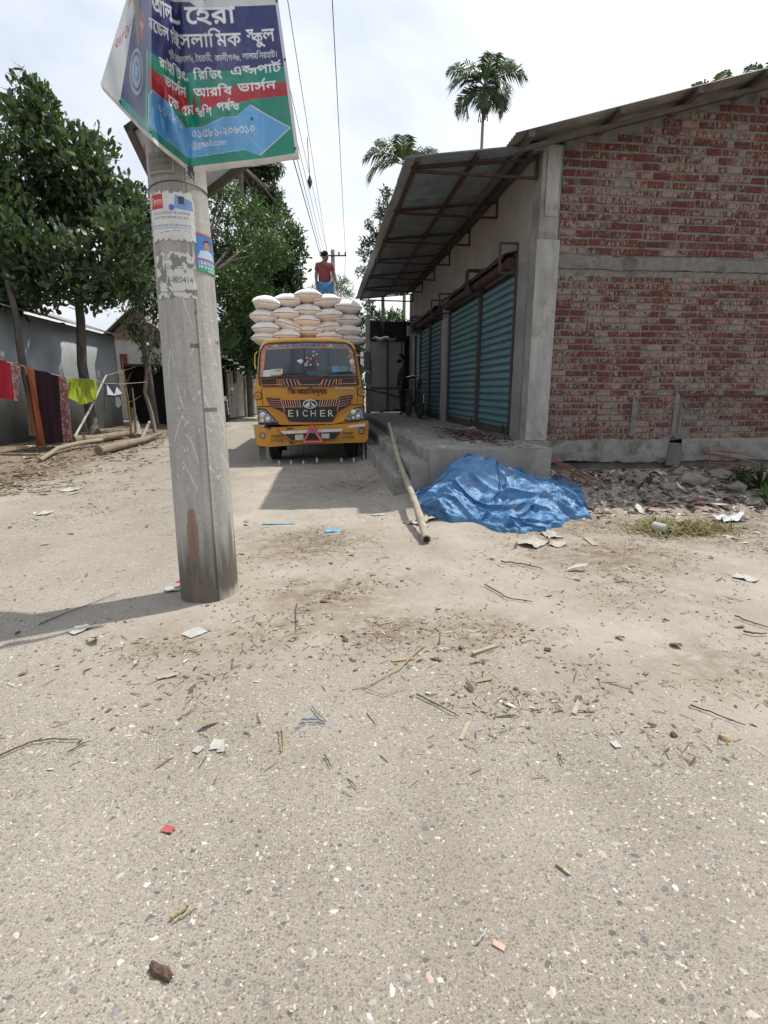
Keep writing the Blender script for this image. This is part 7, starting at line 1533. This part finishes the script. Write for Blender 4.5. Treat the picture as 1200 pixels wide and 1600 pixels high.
patch('body', [(163, 599), (182, 600), (186, 610), (184, 622), (166, 622)], NAV, wg, -5.95); patch('white_panel', [(166, 601), (174, 612), (178, 618), (167, 617)], WC, wg, -5.95, .02); patch('white_panel', [(182, 605), (190, 615), (178, 618)], WC, wg, -5.95, .02)
patch('sleeve', [(163, 612), (166, 622), (168, 640), (163, 641)], NAV, wg, -5.93); patch('sleeve', [(180, 620), (186, 620), (189, 632), (184, 638), (180, 634)], flatmat('grey_blue_cloth', (.14, .16, .18, 1), .9), wg, -5.93)
# ---------------- logs, sapling, stump
LOGM = simple('peeled_log', (.30, .25, .18, 1), (.20, .165, .12, 1), .85, scale=6, bs=40, bstr=.4, stretch=(.5, .5, 1)); LOGD = simple('dull_log', (.24, .19, .13, 1), (.15, .12, .085, 1), .9, scale=6, bs=40, bstr=.5)
def log(name, label, pts, rad, mat, cat='log'):
    t_ = thing(name, label, cat, pts[0]); MB().tube(pts, rad, 12).build('log_body', mat, t_, smooth=True); p = Vector(pts[0]); d = (Vector(pts[0])-Vector(pts[1])).normalized(); MB().tube([p+d*.001, p+d*.012], rad[0]*.72, 10).build('cut_end', flatmat('cut_wood', (.20, .14, .09, 1), .9) if 'cut_wood' not in MATS else MATS['cut_wood'], t_)
    return t_
def lp(x, y, h): p = onG(x, y); return Vector((p.x, p.y, gz(p.x, p.y)+h))
log('thick_log', 'thick pale log lying at the edge of the lane, front right of three', [lp(155, 712, .11), lp(190, 703, .12), lp(225, 694, .12), lp(252, 684, .13)], [.105, .095, .08, .05], LOGM)
log('long_branch', 'long bent pale branch sloping down to the lane, front left of three', [lp(63, 723, .05), lp(92, 709, .12), lp(125, 702, .15), lp(160, 696, .14)], [.042, .05, .055, .05], LOGM, 'branch')
log('rough_log', 'darker rough log lying behind the two pale ones', [lp(115, 696, .12), lp(150, 693, .12), lp(200, 684, .13)], [.12, .11, .09], LOGD)
log('cut_stub', 'short pale stub leaning up behind the thick log', [lp(222, 688, .05), lp(229, 680, .18), lp(235, 675, .34)], [.05, .05, .045], LOGM, 'stub')
st_ = thing('tree_stump', 'weathered grey forked stump beside the sapling', 'stump', lp(212, 683, 0)); 
for q, rr in (([lp(213, 684, 0), lp(212, 680, .4), lp(211, 680, .85)], [.16, .09, .03]), ([lp(216, 684, 0), lp(215, 681, .4), lp(214, 681, .7)], [.15, .08, .03]), ([lp(213, 684, .1), lp(215, 684, .7), lp(215, 684, 1.45)], [.04, .03, .015])): MB().tube(q, rr, 8).build('stem', BARKP, st_, smooth=True)
sp_ = thing('bare_sapling', 'bare sapling with orange twigs at the shed corner', 'sapling', lp(206, 683, 0)); a0_ = lp(206, 683, 0); tpz = onY(190, 560, a0_.y)
MB().tube([a0_, a0_.lerp(tpz, .5)+Vector((.03, 0, 0)), tpz], [.03, .02, .008], 6).build('stem', flatmat('ochre_stem', (.30, .20, .08, 1), .9), sp_)
r = random.Random(9)
for k in range(22): q = a0_.lerp(tpz, r.uniform(.3, .85)); e = q+Vector((r.uniform(-.35, .35), r.uniform(-.2, .2), r.uniform(.15, .55))); MB().tube([q, q.lerp(e, .5)+Vector((0, 0, -.03)), e], [.008, .006, .003], 4).build('twig', flatmat('orange_twig', (.34, .16, .04, 1), .9) if k == 0 else MATS['orange_twig'], sp_)
# weeds at the right end of the brick wall
WDM = leafmat('weed_leaf', (.018, .035, .016, 1), (.035, .06, .022, 1), (.10, .15, .04, 1), .25)
for j_, (px, py, h_, n_) in enumerate(((1185, 775, .70, 46), (1150, 772, .42, 22), (1198, 790, .5, 30))):
    g_ = onG(px, py); wd = thing('weed_plant', ['tall leafy weed against the brick wall at the right border', 'smaller weed left of the tall one in the rubble', 'low weed in front of the tall one at the right border'][j_], 'weed', (g_.x, min(g_.y, 7.1), gz(g_.x, g_.y)), 0, 'weeds at the wall foot'); c = Vector(wd.location); r = random.Random(j_)
    for k in range(n_):
        a_ = r.uniform(0, 6.28); el = r.uniform(.3, 1.3); L_ = h_*r.uniform(.6, 1.05); d = Vector((math.cos(a_)*math.cos(el), math.sin(a_)*math.cos(el)*.6-.1, math.sin(el))); P_ = [c+d*L_*s_+Vector((0, 0, -.35*L_*s_**2.2)) for s_ in np.linspace(0, 1, 7)]; sd = d.cross(Vector((0, 0, 1))).normalized(); W_ = [.003, .008, .016, .020, .017, .010, .001]
        G = np.array([[tuple(p-sd*w), tuple(p+Vector((0, 0, -.006))), tuple(p+sd*w)] for p, w in zip(P_, W_)]); me = MB().grid(G).mesh('leaf', WDM, c, smooth=True, fix=False); aa = me.attributes.new('var', 'FLOAT', 'POINT'); aa.data.foreach_set('value', np.full(len(me.vertices), r.uniform(.1, .8), np.float32)); link('leaf', me, wd)
# ================================================================== POWER LINES
fp = thing('far_utility_pole', 'slim utility pole with a crossarm far behind the man on the sacks', 'pole', (.82, 36, 0))
MB().tube([(.82, 36, 0), (.82, 36, 10.0)], [.19, .13], 10).build('shaft', CONCP, fp, smooth=True); MB().bar((.0, 35.85, 9.62), (1.66, 35.85, 9.66), .07, .07).build('crossarm', BLKS, fp)
for x_ in (.08, .45, 1.2, 1.6): MB().lathe([(.03, 0), (.06, .05), (.04, .10), (.06, .15), (.02, .2)], (x_, 35.85, 9.68), 10).build('insulator', DARK, fp, smooth=True)
WM = flatmat('wire_black', (.02, .02, .022, 1), .6)
def wire(name, label, a_, b_, sag, r, group='overhead wires along the lane'):
    a_ = Vector(a_); b_ = Vector(b_); P_ = [a_.lerp(b_, s_)-Vector((0, 0, sag*4*s_*(1-s_))) for s_ in np.linspace(0, 1, 40)]
    o = MB().tube(P_, r, 5).build(name, WM, None, smooth=True); return tag(o, label, 'wire', group)
near = lambda px, py, d_: deep(px, py, d_)
wire('power_cable', 'thick twisted cable, lowest and leftmost of the overhead bundle', near(372, -60, 9), (.05, 35.85, 9.55), .0, .018)
wire('power_cable', 'second cable of the overhead bundle, just right of the thick one', near(384, -60, 9), (.1, 35.85, 9.80), .0, .012)
wire('power_cable', 'third thin wire of the overhead bundle', near(396, -60, 9), (.25, 35.85, 9.85), .0, .009)
wire('power_cable', 'fourth thin wire, rightmost of the bundle beside the banner', near(408, -60, 9), (.45, 35.85, 9.88), .0, .008)
wire('power_cable', 'thin wire running past the top right corner of the banner', near(440, -60, 9), (.45, 35.85, 9.92), .0, .008)
wire('power_cable', 'single wire well right of the others, coming straight down the sky', near(516, -60, 9), (1.6, 35.85, 9.88), .0, .010)
wire('drop_wire', 'wire hanging below the right end of the far crossarm', (1.6, 35.85, 9.6), (1.5, 40, 6.5), .2, .012)
q = deep(484, 284, 12); t_ = thing('wire_spacer', 'small dark diamond spacer hanging on the wires', 'wire spacer', q)
MB().add([q+Vector((0, 0, .17)), q+Vector((.06, 0, 0)), q+Vector((0, 0, -.17)), q+Vector((-.06, 0, 0)), q+Vector((0, .04, 0)), q+Vector((0, -.04, 0))], [(0, 1, 5), (1, 2, 5), (2, 3, 5), (3, 0, 5), (1, 0, 4), (2, 1, 4), (3, 2, 4), (0, 3, 4)]).build('plate', WM, t_); MB().tube([q+Vector((0, 0, .17)), q+Vector((-.03, 0, .9))], .008, 4).build('hanger', WM, t_)
